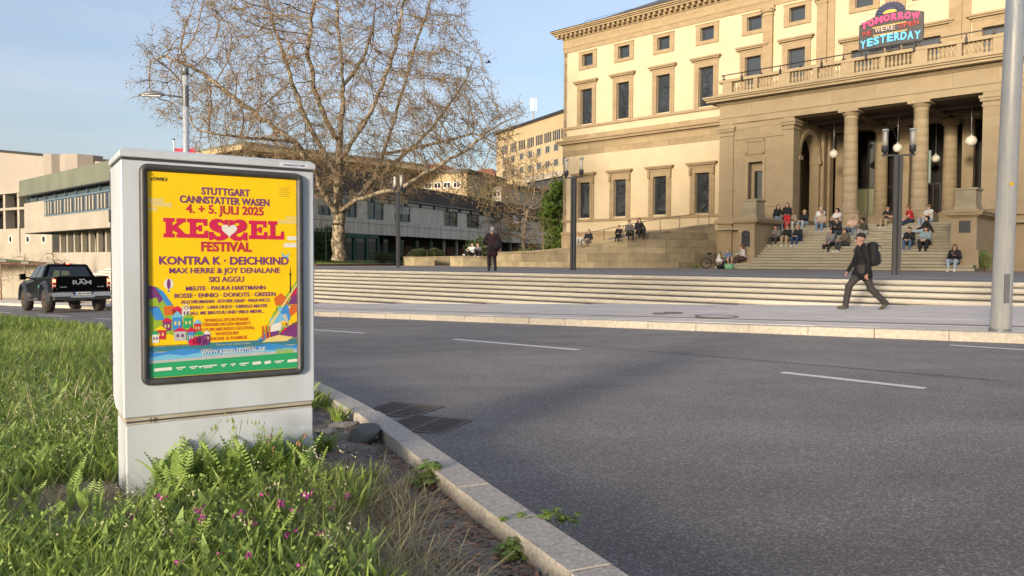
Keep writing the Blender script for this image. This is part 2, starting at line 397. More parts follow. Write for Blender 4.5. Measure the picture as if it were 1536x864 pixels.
# slot drain and iron cover on the pavement
s = sheet('drain_channel', lambda a: 13.10, lambda a: 13.17, -8, 60, 60, 1, lambda a, c: zroad(a)+.02*(c-12.03)+.006, M_DARK)
for u, v, r in ((1075, 475.5, .42), (1010, 470, .2), (990, 471, .16)):
    d = ray(u, v); k = (-.868-.2406+.0)/(d.z+.032*(-.722*d.x+.691*d.y)-.02*(.691*d.x+.722*d.y)); p = d*k
    t = thing('manhole_cover', {1075: 'largest dark ring-shaped cover in the far pavement beside the slot drain', 1010: 'small dark oval cover set in the pavement left of the ring cover', 990: 'smallest dark cover in the pavement, leftmost of the three covers'}[u], 'manhole cover', (p.x, p.y, p.z+.008), group='covers in the far pavement')
    m_ = MB(); m_.lathe([(r*.82, 0), (r, 0), (r, .012), (r*.82, .012)], 24, smooth=False, cap=False); m_.build('ring', M_IRON2_, t)
    m_ = MB(); m_.lathe([(r*.8, 0), (r*.8, .008)], 24, smooth=False); m_.build('lid', M_PAVE if r > .3 else M_IRON2_, t)
# kerbs
def kerb(name, f, a0, a1, width, hgt, L_, m, side, step0=None):
    root = tag(bpy.data.objects.new(name, None), kind='structure'); COL.objects.link(root)
    a = a0; i = 0; rest = MB()
    while a < a1:
        ln = L_*(1+.0*random.random()); b = a+ln/ sqrt(1+((f(a+.5)-f(a))/.5)**2)
        g_ = .006
        for_a = [a+g_, (a+b)/2, b-g_]; mb = MB(); vs = []
        j = random.uniform(-.006, .006); jz = random.uniform(-.005, .005)
        for q in for_a:
            sl = (f(q+.05)-f(q-.05))/.1; nn = Vector((-sl, 1)).normalized()*side  # (da,dc) pointing away from the road
            c_ = f(q)+j
            zt = zroad(q)+jz+.004
            o_ = acz(q, c_, 0); i_ = acz(q+nn[0]*width, c_+nn[1]*width, 0)
            vs += [(o_[0], o_[1], zt-hgt-.1), (o_[0], o_[1], zt-.012), (o_[0]+(i_[0]-o_[0])*.06, o_[1]+(i_[1]-o_[1])*.06, zt), (i_[0], i_[1], zt), (i_[0], i_[1], zt-hgt-.1)]
        fs = []
        for k in range(2):
            for e in range(4): p = k*5+e; fs.append((p, p+1, p+6, p+5))
        fs += [(0,1,2,3,4), (10,11,12,13,14)]
        if i < 60: MB().add(vs, fs).build('kerb_stone', m, root)
        else: rest.add(vs, fs)
        a = b; i += 1
    if rest.v: tag(rest.build('kerb_stones_far', m, root), kind='stuff')
    return root
kerb('near_kerb', cn, -6, 60, .15, .13, 1.0, M_KERB, -1)
kerb('far_kerb', cf, -8, 80, .28, .15, 1.0, M_KERBB, 1)
# painted lane dashes
def dash(p0, p1, wdt=.12, label=''):
    (a0, c0), (a1, c1) = p0, p1; V = []; N = 6
    for i in range(N+1):
        t = i/N; a = a0+(a1-a0)*t; c = c0+(c1-c0)*t
        for s_ in (-1, 1): V.append(acz(a, c+s_*wdt/2, zroad(a)-.13+.004))
    o = mkobj('lane_dash', npmesh('lane_dash', np.array(V), np.array([(2*i, 2*i+1, 2*i+3, 2*i+2) for i in range(N)]), M_WHITE), road)
for d in [((9.40,8.44),(6.52,8.12)), ((3.33,7.38),(1.93,7.05)), ((13.9,8.56),(11.96,8.5)), ((2.81,11.29),(-1.5,10.3)), ((24.9,7.95),(20.9,8.3)), ((30.65,7.9),(27.3,7.95)), ((37.5,7.9),(34,7.9)), ((44.5,7.9),(41,7.9)), ((-3.4,6.0),(-6,5.2))]: dash(*d)
# faint worn ghost line
M_GHOST = mat('worn_marking', (.16, .15, .148), .8, (.09, .083, .083), 14, fac=(.45, .6))
V = []
for i in range(25):
    t = i/24; a = 8.5-t*7; c = 8.75-.85*t**1.3
    for s_ in (-1, 1): V.append(acz(a, c+s_*.022, zroad(a)-.13+.003))
tag(mkobj('worn_line', npmesh('worn_line', np.array(V), np.array([(2*i, 2*i+1, 2*i+3, 2*i+2) for i in range(24)]), M_GHOST), road))
# gully grates
def grate(a, c, label, ang):
    x, y = ac(a, c); t = thing('gully_grate', label, 'drain grate', (x, y, zroad(a)-.122), ang, 'gully grates by the near kerb')
    t.rotation_euler = Matrix(((1,0,0),(0,1,0),(0,0,1))).to_euler(); t.rotation_euler = (0, 0, ang)
    hw, hl = .24, .24
    f = MB(); f.box(-hl, hl, -hw, -hw+.03, -.04, .004); f.box(-hl, hl, hw-.03, hw, -.04, .004); f.box(-hl, -hl+.03, -hw+.03, hw-.03, -.04, .004); f.box(hl-.03, hl, -hw+.03, hw-.03, -.04, .004)
    f.box(-.015, .015, -hw+.03, hw-.03, -.04, .0035); f.build('grate_frame', M_IRON2, t)
    MB().box(-hl+.03, hl-.03, -hw+.03, hw-.03, -.05, .0006).build('sump', M_BLACK, t)
    k = 9
    for i in range(k):
        yy = -hw+.03+(2*hw-.06)*(i+.5)/k
        for q in (-1, 1): MB().box(min(q*.015, q*(hl-.03)), max(q*.015, q*(hl-.03)), yy-.012, yy+.012, -.03, .003).build('grate_bar', M_IRON2, t)
M_IRON2 = mat('rusty_iron', (.15, .115, .10), .75, (.10, .08, .072), 20)
M_BLACK = mat('black_gap', (.006, .006, .006), .9)
ka = atan2(.691*.93-.36*.722, -.722*.93-.36*.691)
grate(4.62, 3.62+.0, 'farther rusty gully grate in the road beside the near kerb', ka)
grate(4.02, 3.36+.0, 'nearer rusty gully grate in the road beside the near kerb', ka)

# plaza steps
psteps = tag(bpy.data.objects.new('plaza_steps', None), kind='structure'); COL.objects.link(psteps)
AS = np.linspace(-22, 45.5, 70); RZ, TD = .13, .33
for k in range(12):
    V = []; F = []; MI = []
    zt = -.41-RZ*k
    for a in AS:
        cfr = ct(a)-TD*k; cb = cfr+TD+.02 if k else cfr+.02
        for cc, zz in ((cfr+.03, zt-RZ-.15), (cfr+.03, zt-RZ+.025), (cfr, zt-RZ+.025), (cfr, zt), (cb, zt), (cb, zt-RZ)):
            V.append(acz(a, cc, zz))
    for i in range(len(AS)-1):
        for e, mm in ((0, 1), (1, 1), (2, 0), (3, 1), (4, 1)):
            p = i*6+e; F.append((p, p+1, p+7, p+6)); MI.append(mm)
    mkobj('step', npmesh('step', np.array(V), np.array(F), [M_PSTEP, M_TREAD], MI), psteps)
terr = sheet('terrace', lambda a: ct(a)+.01, lambda a: 82, -22, 45.5, 60, 10, lambda a, c: -.41, M_TERR)
sheet('terrace_edge_strip', lambda a: ct(a)+2.5, lambda a: ct(a)+2.78, -22, 45.5, 60, 1, lambda a, c: -.406, M_WHITE)
sheet('terrace_light_paving', lambda a: ct(a)+3.3, lambda a: ct(a)+7.5, -22, 45.5, 60, 1, lambda a, c: -.407, mat('terrace_paving_light', (.26, .25, .235), .85, (.2, .19, .18), .8))
sheet('upper_ground', lambda a: 16.0, lambda a: 110, 45.5, 120, 10, 10, lambda a, c: -.5, M_FARG)
# lawn mound with brick-red edging
lw = [(-45,58),(-30,49),(-20.5,50),(-13.3,52),(-8.4,70),(-3.6,88),(-40,88)]
V = []; F = []; NL = 26
def inlawn(x, y):
    ins = False; j = len(lw)-1; dmin = 9e9
    for i in range(len(lw)):
        (x1, y1), (x2, y2) = lw[i], lw[j]
        if (y1 > y) != (y2 > y) and x < (x2-x1)*(y-y1)/(y2-y1)+x1: ins = not ins
        ex, ey = x2-x1, y2-y1; t = max(0, min(1, ((x-x1)*ex+(y-y1)*ey)/(ex*ex+ey*ey))); dmin = min(dmin, math.hypot(x-x1-ex*t, y-y1-ey*t)); j = i
    return ins, dmin
def lawn_z(x, y):
    i, d = inlawn(x, y); return -.38+(.34*min(1, d/4) if i else 0)
NX_, NY_ = 60, 60; GX = np.linspace(-46, -3, NX_); GY = np.linspace(48, 89, NY_); idx = {}
for i, x in enumerate(GX):
    for j, y in enumerate(GY):
        if inlawn(x, y)[0]: idx[i, j] = len(V); V.append((x, y, lawn_z(x, y)))
for (i, j) in list(idx):
    q = [(i, j), (i+1, j), (i+1, j+1), (i, j+1)]
    if all(p in idx for p in q): F.append([idx[p] for p in q])
tag(mkobj('lawn', npmesh('lawn', np.array(V), np.array(F), M_LAWN, smooth=True)), kind='structure')
e = MB()
for (x1, y1), (x2, y2) in zip(lw[:5], lw[1:6]):
    d = Vector((x2-x1, y2-y1)); L_ = d.length; d /= L_; nrm = Vector((-d.y, d.x))
    e.hexa([(x1-nrm.x*.1,y1-nrm.y*.1,-.41),(x2-nrm.x*.1,y2-nrm.y*.1,-.41),(x2+nrm.x*.9,y2+nrm.y*.9,-.41),(x1+nrm.x*.9,y1+nrm.y*.9,-.41)],
           [(x1-nrm.x*.1,y1-nrm.y*.1,-.33),(x2-nrm.x*.1,y2-nrm.y*.1,-.33),(x2+nrm.x*.9,y2+nrm.y*.9,-.27),(x1+nrm.x*.9,y1+nrm.y*.9,-.27)])
tag(e.build('lawn_edging', mat('edging', (.15, .06, .035), .9, (.1, .05, .03), 3)), kind='structure')
# hill behind
V = []; F = []; N1, N2 = 60, 20
for i in range(N1+1):
    x = -450+900*i/N1
    for j in range(N2+1):
        y = 150+350*j/N2; t = j/N2
        V.append((x, y, -5+26*math.sin(min(1, t*1.3)*pi/2)*(.6+.4*sin(x*.012+1.4))))
F = [(i*(N2+1)+j, (i+1)*(N2+1)+j, (i+1)*(N2+1)+j+1, i*(N2+1)+j+1) for i in range(N1) for j in range(N2)]
tag(mkobj('hill', npmesh('hill', np.array(V), np.array(F), mat('hillside', (.06, .075, .03), .95, (.13, .11, .06), .05), smooth=True)), kind='structure')
# verge soil surface near the camera
def verge_z(x, y):
    a = -.722*x+.691*y; c = .691*x+.722*y; d = cn(a)-.15-c
    b = .5*sin(x*2.1+1)*sin(y*1.7)+.5*sin(x*.9+y*1.3)
    dirt = .0 if d > .8 else -.05*(1-max(0, d)/.8)
    return zroad(a)-.0+.03*b*min(1, max(0, d)/1.)+dirt-.015+.02*min(3, max(0, d-1.5))
def sheetv():
    V = []; F = []; As = np.concatenate([np.linspace(-6, 9, 110), np.linspace(9.4, 70, 70)]); Ds = np.concatenate([[0, .05, .12], np.linspace(.2, 4, 42), np.linspace(4.4, 30, 26)])
    for a in As:
        for d in Ds:
            c = cn(a)-.14-d; x, y = ac(a, c); V.append((x, y, verge_z(x, y)+(.012*math.sin(x*31+y*17)*math.sin(y*23-x*9) if d < 4 else 0)))
    nd = len(Ds)
    for i in range(len(As)-1):
        for j in range(nd-1): k = i*nd+j; F.append((k, k+1, k+nd+1, k+nd))
    return npmesh('verge_soil', np.array(V), np.array(F), M_SOIL, smooth=True)
tag(mkobj('verge_soil', sheetv()), kind='structure')
# ================================================================ museum palace (local x = along the facade, y = into the building)
PAL = thing('museum_building', 'large cream plaster and sandstone palace with columned portico and balustraded balcony', 'building', (BO.x, BO.y, 0), BANG)
YW = 5.9
cmats = [M_SAND, M_PLASTER]
H = []      # wall openings
win = []
for c in (-23.65, -20.03, -16.3, -12.65): win.append(('g', c-.59, c+.59, 3.62, 6.58))
for c in (-23.5, -19.83, -16.1, -12.45): win.append(('f', c-.6, c+.6, 11.45, 14.33))
for a, b in ((-9.4, -8.2), (-6.3, -5.1)): win.append(('f', a, b, 11.0, 14.45))
for a, b in ((-2.1, -.7), (1.7, 3.1), (5.25, 6.7), (9.0, 10.4), (12.6, 13.9)): win.append(('d', a, b, 10.6, 13.6))
for c in (-23.4, -19.77, -16.1, -12.4, -8.73, -5.68, -1.35, 2.4, 6.0, 9.7, 13.3): win.append(('s', c-.55, c+.55, 16.25, 17.22))
HO = [w_[1:] for w_ in win]
mb = MB(); wall_holes(mb, -25.97, -8.0, -.5, 17.65, YW, .4, [h for h in HO if h[0] < -8.2]); mb.build('wing_wall', M_PLASTER, PAL, fix=False)
mb = MB(); wall_holes(mb, -8.0, 17, 8.8, 17.65, YW, .4, [h for h in HO if h[0] > -8.2]); mb.build('centre_wall', M_PLASTER, PAL, fix=False)
MB().box(-25.97, -25.6, YW, 28, -.5, 17.65).build('side_wall', M_PLASTER, PAL)
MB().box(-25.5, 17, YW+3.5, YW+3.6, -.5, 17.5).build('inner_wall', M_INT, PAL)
M_CURT = mat('pale_blind', (.55, .52, .46), .9)
for kind, a, b, z0, z1 in win:
    fw = {'g': .42, 'f': .38, 'd': .5, 's': .42}[kind]
    m_ = MB()
    pr = .09
    top = {'g': .42, 'f': .36, 'd': .45, 's': .22}[kind]
    if kind == 's':
        fw = .38
        m_.box(a-fw, b+fw, YW-pr, YW+.02, z0-.26, z0); m_.box(a-fw, b+fw, YW-pr, YW+.02, z1, z1+top); m_.box(a-fw, a, YW-pr, YW+.02, z0, z1); m_.box(b, b+fw, YW-pr, YW+.02, z0, z1)
        m_.box(a-fw-.05, b+fw+.05, YW-pr-.04, YW-.005, z1+top, z1+top+.05)
    else:
        zb = z0-.12 if kind != 'd' else z0
        m_.box(a-fw, a, YW-pr, YW+.02, zb, z1); m_.box(b, b+fw, YW-pr, YW+.02, zb, z1); m_.box(a-fw, b+fw, YW-pr, YW+.02, z1, z1+top)
        m_.box(a-fw*.55, a-fw*.45, YW-pr-.03, YW-pr+.01, zb, z1); m_.box(b+fw*.45, b+fw*.55, YW-pr-.03, YW-pr+.01, zb, z1)
        m_.box(a-fw-.04, b+fw+.04, YW-pr-.03, YW+.02, z1+top+.002, z1+top+.14)
        m_.box(a-fw-.16, b+fw+.16, YW-pr-.20, YW+.02, z1+top+.142, z1+top+.24); m_.box(a-fw-.24, b+fw+.24, YW-pr-.29, YW+.02, z1+top+.242, z1+top+.36)
        if kind == 'g':
            for q in (a-fw-.02, b+fw-.16): m_.box(q, q+.18, YW-pr-.17, YW-pr, z1+top-.55, z1+top)
    W_ = m_.build('window', M_SAND, PAL)
    s_ = MB(); fr = .09; yy = YW+.22
    s_.box(a, b, yy, yy+.08, z1-fr, z1); s_.box(a, b, yy, yy+.08, z0, z0+fr); s_.box(a, a+fr, yy, yy+.08, z0+fr, z1-fr); s_.box(b-fr, b, yy, yy+.08, z0+fr, z1-fr)
    if kind == 'd': s_.box(a+fr, b-fr, yy, yy+.08, z1-.75, z1-.62)
    s_.build('sash', M_DARK, W_)
    MB().box(a+fr, b-fr, yy+.03, yy+.05, z0+fr, z1-fr).build('pane', M_GLASS, W_)
    if kind in 'sd' or (kind == 'f' and a > -10): MB().box(a+.2, b-.1, yy+.3, yy+.32, z0, z1).build('blind', M_CURT, W_)
# bands along the wing
def band(name, x0, x1, z0, z1, pr, m=M_SAND, par=PAL, yb=YW): return MB().box(x0, x1, yb-pr, yb+.01, z0, z1).build(name, m, par)
XL = -25.97
def course(name, x0, x1, z0, z1, pr, bl, n_=1):  # band of separate stones
    x = x0
    while x < x1-.1:
        e = min(x1, x+bl*random.uniform(.8, 1.2)); e = x1 if x1-e < .4 else e
        blk(name, PAL, M_SANDV, x+.004, e-.004, YW-pr-random.uniform(0, .006), YW+.02, z0+.004, z1-.004); x = e
course('string_stone', XL-.04, -8.0, 8.89, 9.33, .045, 1.5); course('string_stone', XL-.04, -8.0, 9.33, 9.80, .05, 1.4)
m_ = MB(); m_.box(XL-.1, -8.0, YW-.12, YW, 9.8, 9.9); m_.box(XL-.35, -8.0, YW-.38, YW, 9.9, 10.08); m_.box(XL-.5, -8.0, YW-.52, YW, 10.08, 10.23); m_.build('string_cornice', M_SAND, PAL)
course('block_course', XL-.05, -8.0, 10.235, 10.58, .10, .95)
band('sill_band', XL-.05, -8, 3.30, 3.48, .13); band('sill_band', XL-.05, -8, 11.14, 11.33, .13); band('sill_fascia', XL-.03, -8, 11.33, 11.36, .07)
band('plinth_ledge', XL-.10, -8.1, 2.28, 2.47, .18); course('plinth_stone', XL-.06, -8.1, 1.6, 2.28, .10, 1.4); course('plinth_stone', XL-.06, -8.1, .9, 1.6, .10, 1.4); band('plinth_course', XL-.06, -8.1, -.5, .9, .10)
# entablature of the whole front
XE = 17
m_ = MB(); m_.box(XL-.03, XE, YW-.06, YW+.4, 17.65, 18.02); m_.box(XL-.08, XE, YW-.10, YW+.4, 18.02, 18.12); m_.build('architrave', M_SAND, PAL)
x = XL-.04
while x < XE:
    e = x+random.uniform(.8, 2.2); blk('frieze_stone', PAL, M_SANDV if random.random() < .25 else M_SAND, x, e-.006, YW-.06-random.uniform(0, .004), YW+.3, 18.12, 18.76); x = e
m_ = MB(); m_.box(XL-.12, XE, YW-.15, YW+.4, 18.76, 18.86); m_.box(XL-.62, XE, YW-.62, YW+.4, 19.12, 19.26); m_.box(XL-.74, XE, YW-.74, YW+.4, 19.26, 19.36); m_.box(XL-.86, XE, YW-.86, YW+.4, 19.36, 19.46); m_.box(XL-.15, XE, YW-.20, YW+.4, 18.86, 19.12); m_.box(XL-.62, XL, YW, 28, 19.12, 19.46); m_.build('main_cornice', M_SAND, PAL)
x = XL-.3; md = MB().box(-.11, .11, -.17, .17, -.11, .11).mesh('modillion', M_SAND)
i = 0
while x < 8: mkobj('modillion', md, PAL, (x, YW-.38, 19.0)); x += .48; i += 1
MB().box(XL-.86, XE, YW-.88, YW-.8, 19.46, 19.52).build('gutter', M_DARK, PAL)
# hipped roof
m_ = MB(); zz = 19.5
a_ = [(XL-.2, YW-.3, zz), (XE, YW-.3, zz), (XE, 30, zz), (XL-.2, 30, zz)]; r_ = [(XL+8.5, YW+9.5, zz+4.6), (XE, YW+9.5, zz+4.6)]
m_.add(a_+r_, [(0,1,5,4), (0,4,3), (4,5,2,3), (0,3,2,1)]); m_.build('roof', M_SLATE, PAL)
m_ = MB()
for i in range(9): m_.tube([(XL+1.2+i*.6, YW+1.3, zz+.4), (XL+1.2+i*.6, YW+1.3, zz+1.0)], .012, 4)
m_.tube([(XL+1.2, YW+1.3, zz+1.0), (XL+6, YW+1.3, zz+1.0)], .012, 4); m_.build('snow_guard', M_IRON, PAL)
# pilasters on the upper centre
for x0, x1 in ((-8.02, -7.34), (-4.28, -3.62), (-.05, .65), (3.55, 4.22), (7.6, 8.3), (11.3, 12.0)):
    m_ = MB(); m_.box(x0, x1, YW-.24, YW, 10.3, 17.25); m_.box(x1, x1+.45, YW-.10, YW, 10.3, 17.65) if x0 > -7 else None; m_.box(x0-.06, x1+.06, YW-.28, YW, 17.0, 17.08)
    m_.box(x0-.12, x1+.12, YW-.32, YW, 17.5, 17.66)
    p_ = m_.build('pilaster', M_SAND, PAL)
    c_ = MB()
    for q in (x0-.02, x1+.02):
        pts = [(q+.17*cos(t)*(1-t/14), YW-.34, 17.35+.17*sin(t)*(1-t/14)) for t in np.linspace(0, 9, 22)]; c_.tube(pts, .045, 5)
    c_.box(x0, x1, YW-.36, YW-.26, 17.25, 17.5); c_.build('capital', M_SAND, p_)

# ---------------- portico
PX0, PX1 = -8.16, 11.46
EZ = 8.76
# floor / landing and podium
MB().box(PX0, PX1, -.45, YW+4, 2.02, 2.13).build('porch_floor', M_STEP, PAL)
def wallblocks(x0, x1, z0, z1, y, holes=(), ch=.47, bl=1.15, d=.1, m=M_SANDP):
    MB_ = MB(); wall_holes(MB_, x0+.01, x1-.01, z0, z1, y+.012, .9, [h for h in holes]); MB_.build('wall_core', M_JOINT, PAL, fix=False)
    return ashlar(PAL, m, x0, x1, z0, z1, y, d, ch, bl, gap=.006, holes=holes, name='wall_stone')
hol = [(-6.2, -5.25, 3.95, 6.25)]
wallblocks(PX0+.02, -3.3, 2.75, 8.4, .09, hol); wallblocks(PX0, -7.2, 2.75, 8.0, .0, ch=.47)
MB().box(-3.9, -3.302, .19, .98, 2.13, 8.4).build('pier_core', M_SANDP, PAL)
ashlar(PAL, M_SANDP, -3.9, -3.28, 2.75, 8.0, .0, .1, .47, 1.2, gap=.006, name='wall_stone')
wallblocks(6.62, PX1, 2.75, 8.4, .0, [(9.2, 10.2, 3.95, 6.25)])
MB().box(6.64, 7.3, .1, 1.0, 2.13, 8.4).build('pier_core', M_SANDP, PAL)
for a, b in ((PX0, -7.2), (-3.92, -3.28), (6.6, 7.7)):   # anta capitals and bases
    m_ = MB(); m_.box(a-.03, b+.03, -.04, 1.0, 8.02, 8.12); m_.box(a-.10, b+.10, -.12, 1.0, 8.28, 8.44); m_.box(a-.15, b+.15, -.18, 1.0, 8.44, 8.58); m_.box(a, b, -.01, 1.0, 8.1, 8.3); m_.box(a, b, -.01, 1.0, 8.57, 8.76); m_.build('anta_capital', M_SANDP, PAL)
m_ = MB(); m_.box(-7.2, -3.9, .06, .5, 8.40, EZ); m_.box(-7.2, -3.9, .02, .5, 7.72, 7.78); m_.build('wall_fascia', M_SANDP, PAL)
MB().box(7.7, PX1, .0, .5, 8.40, EZ).build('wall_fascia', M_SANDP, PAL)
# window in the left pier with recessed surround, panel above
m_ = MB()
for (a, b, z0, z1, w_) in ((-6.2, -5.25, 3.95, 6.25, .17),):
    m_.box(a-w_, b+w_, .03, .12, z1, z1+.17); m_.box(a-w_, a, .03, .12, z0, z1); m_.box(b, b+w_, .03, .12, z0, z1); m_.box(a-w_-.06, b+w_+.06, .0, .12, z1+.17, z1+.24)
W_ = m_.build('window', M_SANDP, PAL)
m_ = MB(); m_.box(-6.2, -6.02, .55, .7, 3.95, 5.72); m_.box(-5.43, -5.25, .55, .7, 3.95, 5.72); m_.box(-6.2, -5.25, .55, .7, 5.72, 6.25); m_.build('inner_frame', M_SANDP, W_)
MB().box(-6.02, -5.43, .72, .74, 3.95, 5.72).build('pane', M_GLASS, W_)
m_ = MB(); a, b, z0, z1 = -6.38, -5.12, 6.72, 7.62
m_.box(a, b, .03, .1, z1-.12, z1); m_.box(a, b, .03, .1, z0, z0+.12); m_.box(a, a+.15, .03, .1, z0, z1); m_.box(b-.15, b, .03, .1, z0, z1); m_.build('wall_panel_frame', M_SANDP, PAL)
m_ = MB(); m_.box(-7.2, -3.9, .03, .1, 3.42, 3.52); m_.box(-7.2, -3.9, -.02, .1, 2.6, 2.76); m_.box(PX0-.02, -7.18, -.03, .1, 3.2, 3.3); m_.build('wall_moulding', M_SANDP, PAL)
m_ = MB()
for q0, q1, z0, z1 in ((PX0-.18, -7.0, 2.42, 2.62), (PX0-.1, -7.08, 2.62, 2.75)): m_.box(q0, q1, -.28 if z0 < 2.5 else -.2, .3, z0, z1)
MB().box(7.9, PX1+.1, -.25, .1, 2.45, 2.75).build('podium_ledge', M_SANDP, PAL); m_.box(-7.2, -6.3, -.1, .2, 2.42, 2.6)
m_.build('podium_ledge', M_SANDP, PAL)
ashlar(PAL, M_SANDP, PX0, -7.15, -.45, 2.42, -.14, .3, .58, 1.4, name='podium_stone'); ashlar(PAL, M_SANDP, -7.15, -5.9, -.45, 2.42, .0, .3, .58, 1.4, name='podium_stone')
ashlar(PAL, M_SANDP, 7.6, PX1, -.45, 2.45, -.05, .3, .58, 1.6, holes=[(8.75, 9.75, .75, 1.95)], name='podium_stone')
MB().box(PX0+.05, PX1-.05, .16, 1, -.45, 2.1).build('podium_core', M_JOINT, PAL)
B_ = MB().box(8.75, 9.75, .12, .15, .75, 1.95).build('window', M_DARK, PAL); MB().box(8.83, 9.67, .10, .12, .83, 1.87).build('pane', M_GLASS, B_)
# porch side wall with arches (perpendicular to the facade)
def arch_wall(name, x, th, y0, y1, z0, z1, ya, yb, zsill, zs, m, par=PAL, n=16):
    R = (yb-ya)/2; yc = (ya+yb)/2; m_ = MB()
    out = []
    for i in range(n+1): t = pi*i/n; out.append((yc-R*cos(t), zs+R*sin(t)))
    def quad(p): m_.add([(x, *q) for q in p]+[(x-th, *q) for q in p], [(0,1,2,3), (7,6,5,4)])
    quad([(y0, z0), (ya, z0), (ya, z1), (y0, z1)]); quad([(yb, z0), (y1, z0), (y1, z1), (yb, z1)])
    if zsill > z0: quad([(ya, z0), (yb, z0), (yb, zsill), (ya, zsill)])
    for (p, q) in zip(out, out[1:]): quad([p, q, (q[0], z1), (p[0], z1)])
    prof = [(ya, zsill)]+out+[(yb, zsill)]
    for p, q in zip(prof, prof[1:]): m_.add([(x, *p), (x, *q), (x-th, *q), (x-th, *p)], [(0,1,2,3)])
    m_.add([(x, yb, zsill), (x, ya, zsill), (x-th, ya, zsill), (x-th, yb, zsill)], [(0,1,2,3)])
    w_ = m_.build(name, m, par)
    a_ = MB()   # archivolt
    for (r0, r1, pr) in ((R+.02, R+.16, .05), (R+.16, R+.34, .08)):
        for i in range(n):
            t0, t1 = pi*i/n, pi*(i+1)/n
            q = [(yc-r*cos(t), zs+r*sin(t)) for r, t in ((r0,t0),(r1,t0),(r1,t1),(r0,t1))]
            a_.add([(x-.01, *p) for p in q]+[(x+pr, *p) for p in q], [(4,5,6,7),(1,2,6,5),(0,4,7,3),(0,1,5,4),(2,3,7,6)])
    for yy in (ya, yb): s_ = -1 if yy == ya else 1; a_.box(x-th*.99, x+.14, yy+s_*-.06, yy+s_*.42, zs-.28, zs-.02)
    a_.build('archivolt', m, par); return w_
arch_wall('porch_side_wall', -3.4, .6, .9, YW+.1, 2.13, EZ, 1.35, 4.25, 2.6, 6.55, M_SANDP)
arch_wall('porch_inner_arch', -5.35, .5, .9, 9, 2.13, EZ, 2.6, 6.3, 3.6, 6.6, M_SANDP)
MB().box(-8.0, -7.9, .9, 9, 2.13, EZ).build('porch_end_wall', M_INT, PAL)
m_ = MB(); m_.box(-3.42, -3.2, 4.55, 5.05, 2.13, 8.3); m_.box(-3.42, -3.1, 5.3, 5.9, 2.13, 8.3); m_.box(-3.42, -3.02, 5.25, 5.95, 8.3, 8.5); m_.box(-3.42, -3.12, 4.5, 5.1, 8.3, 8.5); m_.build('porch_pilasters', M_SANDP, PAL)
MB().box(7.7, 8.0, .9, 12, 2.13, EZ).build('porch_right_wall', M_SANDP, PAL)
MB().box(6.9, 7.72, .9, 1.0, 2.13, EZ).build('pier_core', M_SANDP, PAL)
# ceiling with coffer beams
MB().box(-8, PX1, .45, 13, EZ+.0, EZ+.2).build('porch_ceiling', M_INTC, PAL) if False else None
M_CEIL = mat('porch_ceiling_wood', (.11, .075, .05), .8)
MB().box(-8, PX1, .9, 13, EZ+.02, EZ+.2).build('porch_ceiling', M_CEIL, PAL)
for y_ in (2.4, 4.0): MB().box(-3.4, 7.7, y_, y_+.45, EZ-.2, EZ+.02).build('ceiling_beam', M_CEIL, PAL)
for x_ in (-.3, 3.4): MB().box(x_, x_+.5, .9, YW, EZ-.22, EZ+.02).build('ceiling_beam', M_CEIL, PAL)
# architrave over the inner columns and lintel wall
MB().box(-3.4, 7.7, YW-.3, YW+.5, EZ-.28, EZ+.3).build('inner_architrave', M_SANDP, PAL)
# columns
def column(x, y, z0, z1, r0, r1, ped=True, par=PAL):
    rt = MB(); nb = 20
    prof = [(r0*1.0, z0+.34)]
    k = 11
    for i in range(k+1):
        t = i/k; r = r0+(r1-r0)*(t**1.35); z = z0+.34+(z1-.52-z0-.34)*t
        if 0 < i < k: prof += [(r, z-.006), (r-.006, z), (r, z+.006)]
        else: prof.append((r, z))
    prof += [(r1+.03, z1-.5), (r1+.03, z1-.46), (r1, z1-.44), (r1, z1-.34), (r1+.05, z1-.32), (r1+.12, z1-.2), (r1+.15, z1-.15)]
    rt.lathe(prof, 28, (x, y, 0))
    o = rt.build('column', M_SANDP, par)
    b = MB(); b.lathe([(r0+.16, z0+.1), (r0+.2, z0+.15), (r0+.16, z0+.22), (r0+.06, z0+.25), (r0+.08, z0+.3), (r0, z0+.34)], 28, (x, y, 0)); b.box(x-r0-.22, x+r0+.22, y-r0-.22, y+r0+.22, z0, z0+.1); b.build('base', M_SANDP, o)
    MB().box(x-r1-.2, x+r1+.2, y-r1-.2, y+r1+.2, z1-.15, z1).build('abacus', M_SANDP, o)
    return o
CY = .45
for x_ in (-.1, 3.6):
    m_ = MB(); m_.box(x_-.78, x_+.78, CY-.78, CY+.8, 2.05, 2.62); m_.box(x_-.74, x_+.74, CY-.74, CY+.74, 2.622, 2.72); m_.build('column_pedestal', M_SANDP, PAL)
    column(x_, CY, 2.70, EZ, .43, .36)
for x_ in (-.16, 3.72):
    m_ = MB(); m_.box(x_-.6, x_+.6, YW-.45, YW+.7, 2.13, 2.85); m_.build('column_pedestal', M_SANDP, PAL)
    column(x_, YW+.1, 2.8, EZ-.26, .40, .35)
for x_ in (1.05, 4.55, -2.2): MB().box(x_-.3, x_+.3, YW+.5, YW+1.0, 2.13, EZ-.3).build('inner_pier', M_SANDP, PAL)
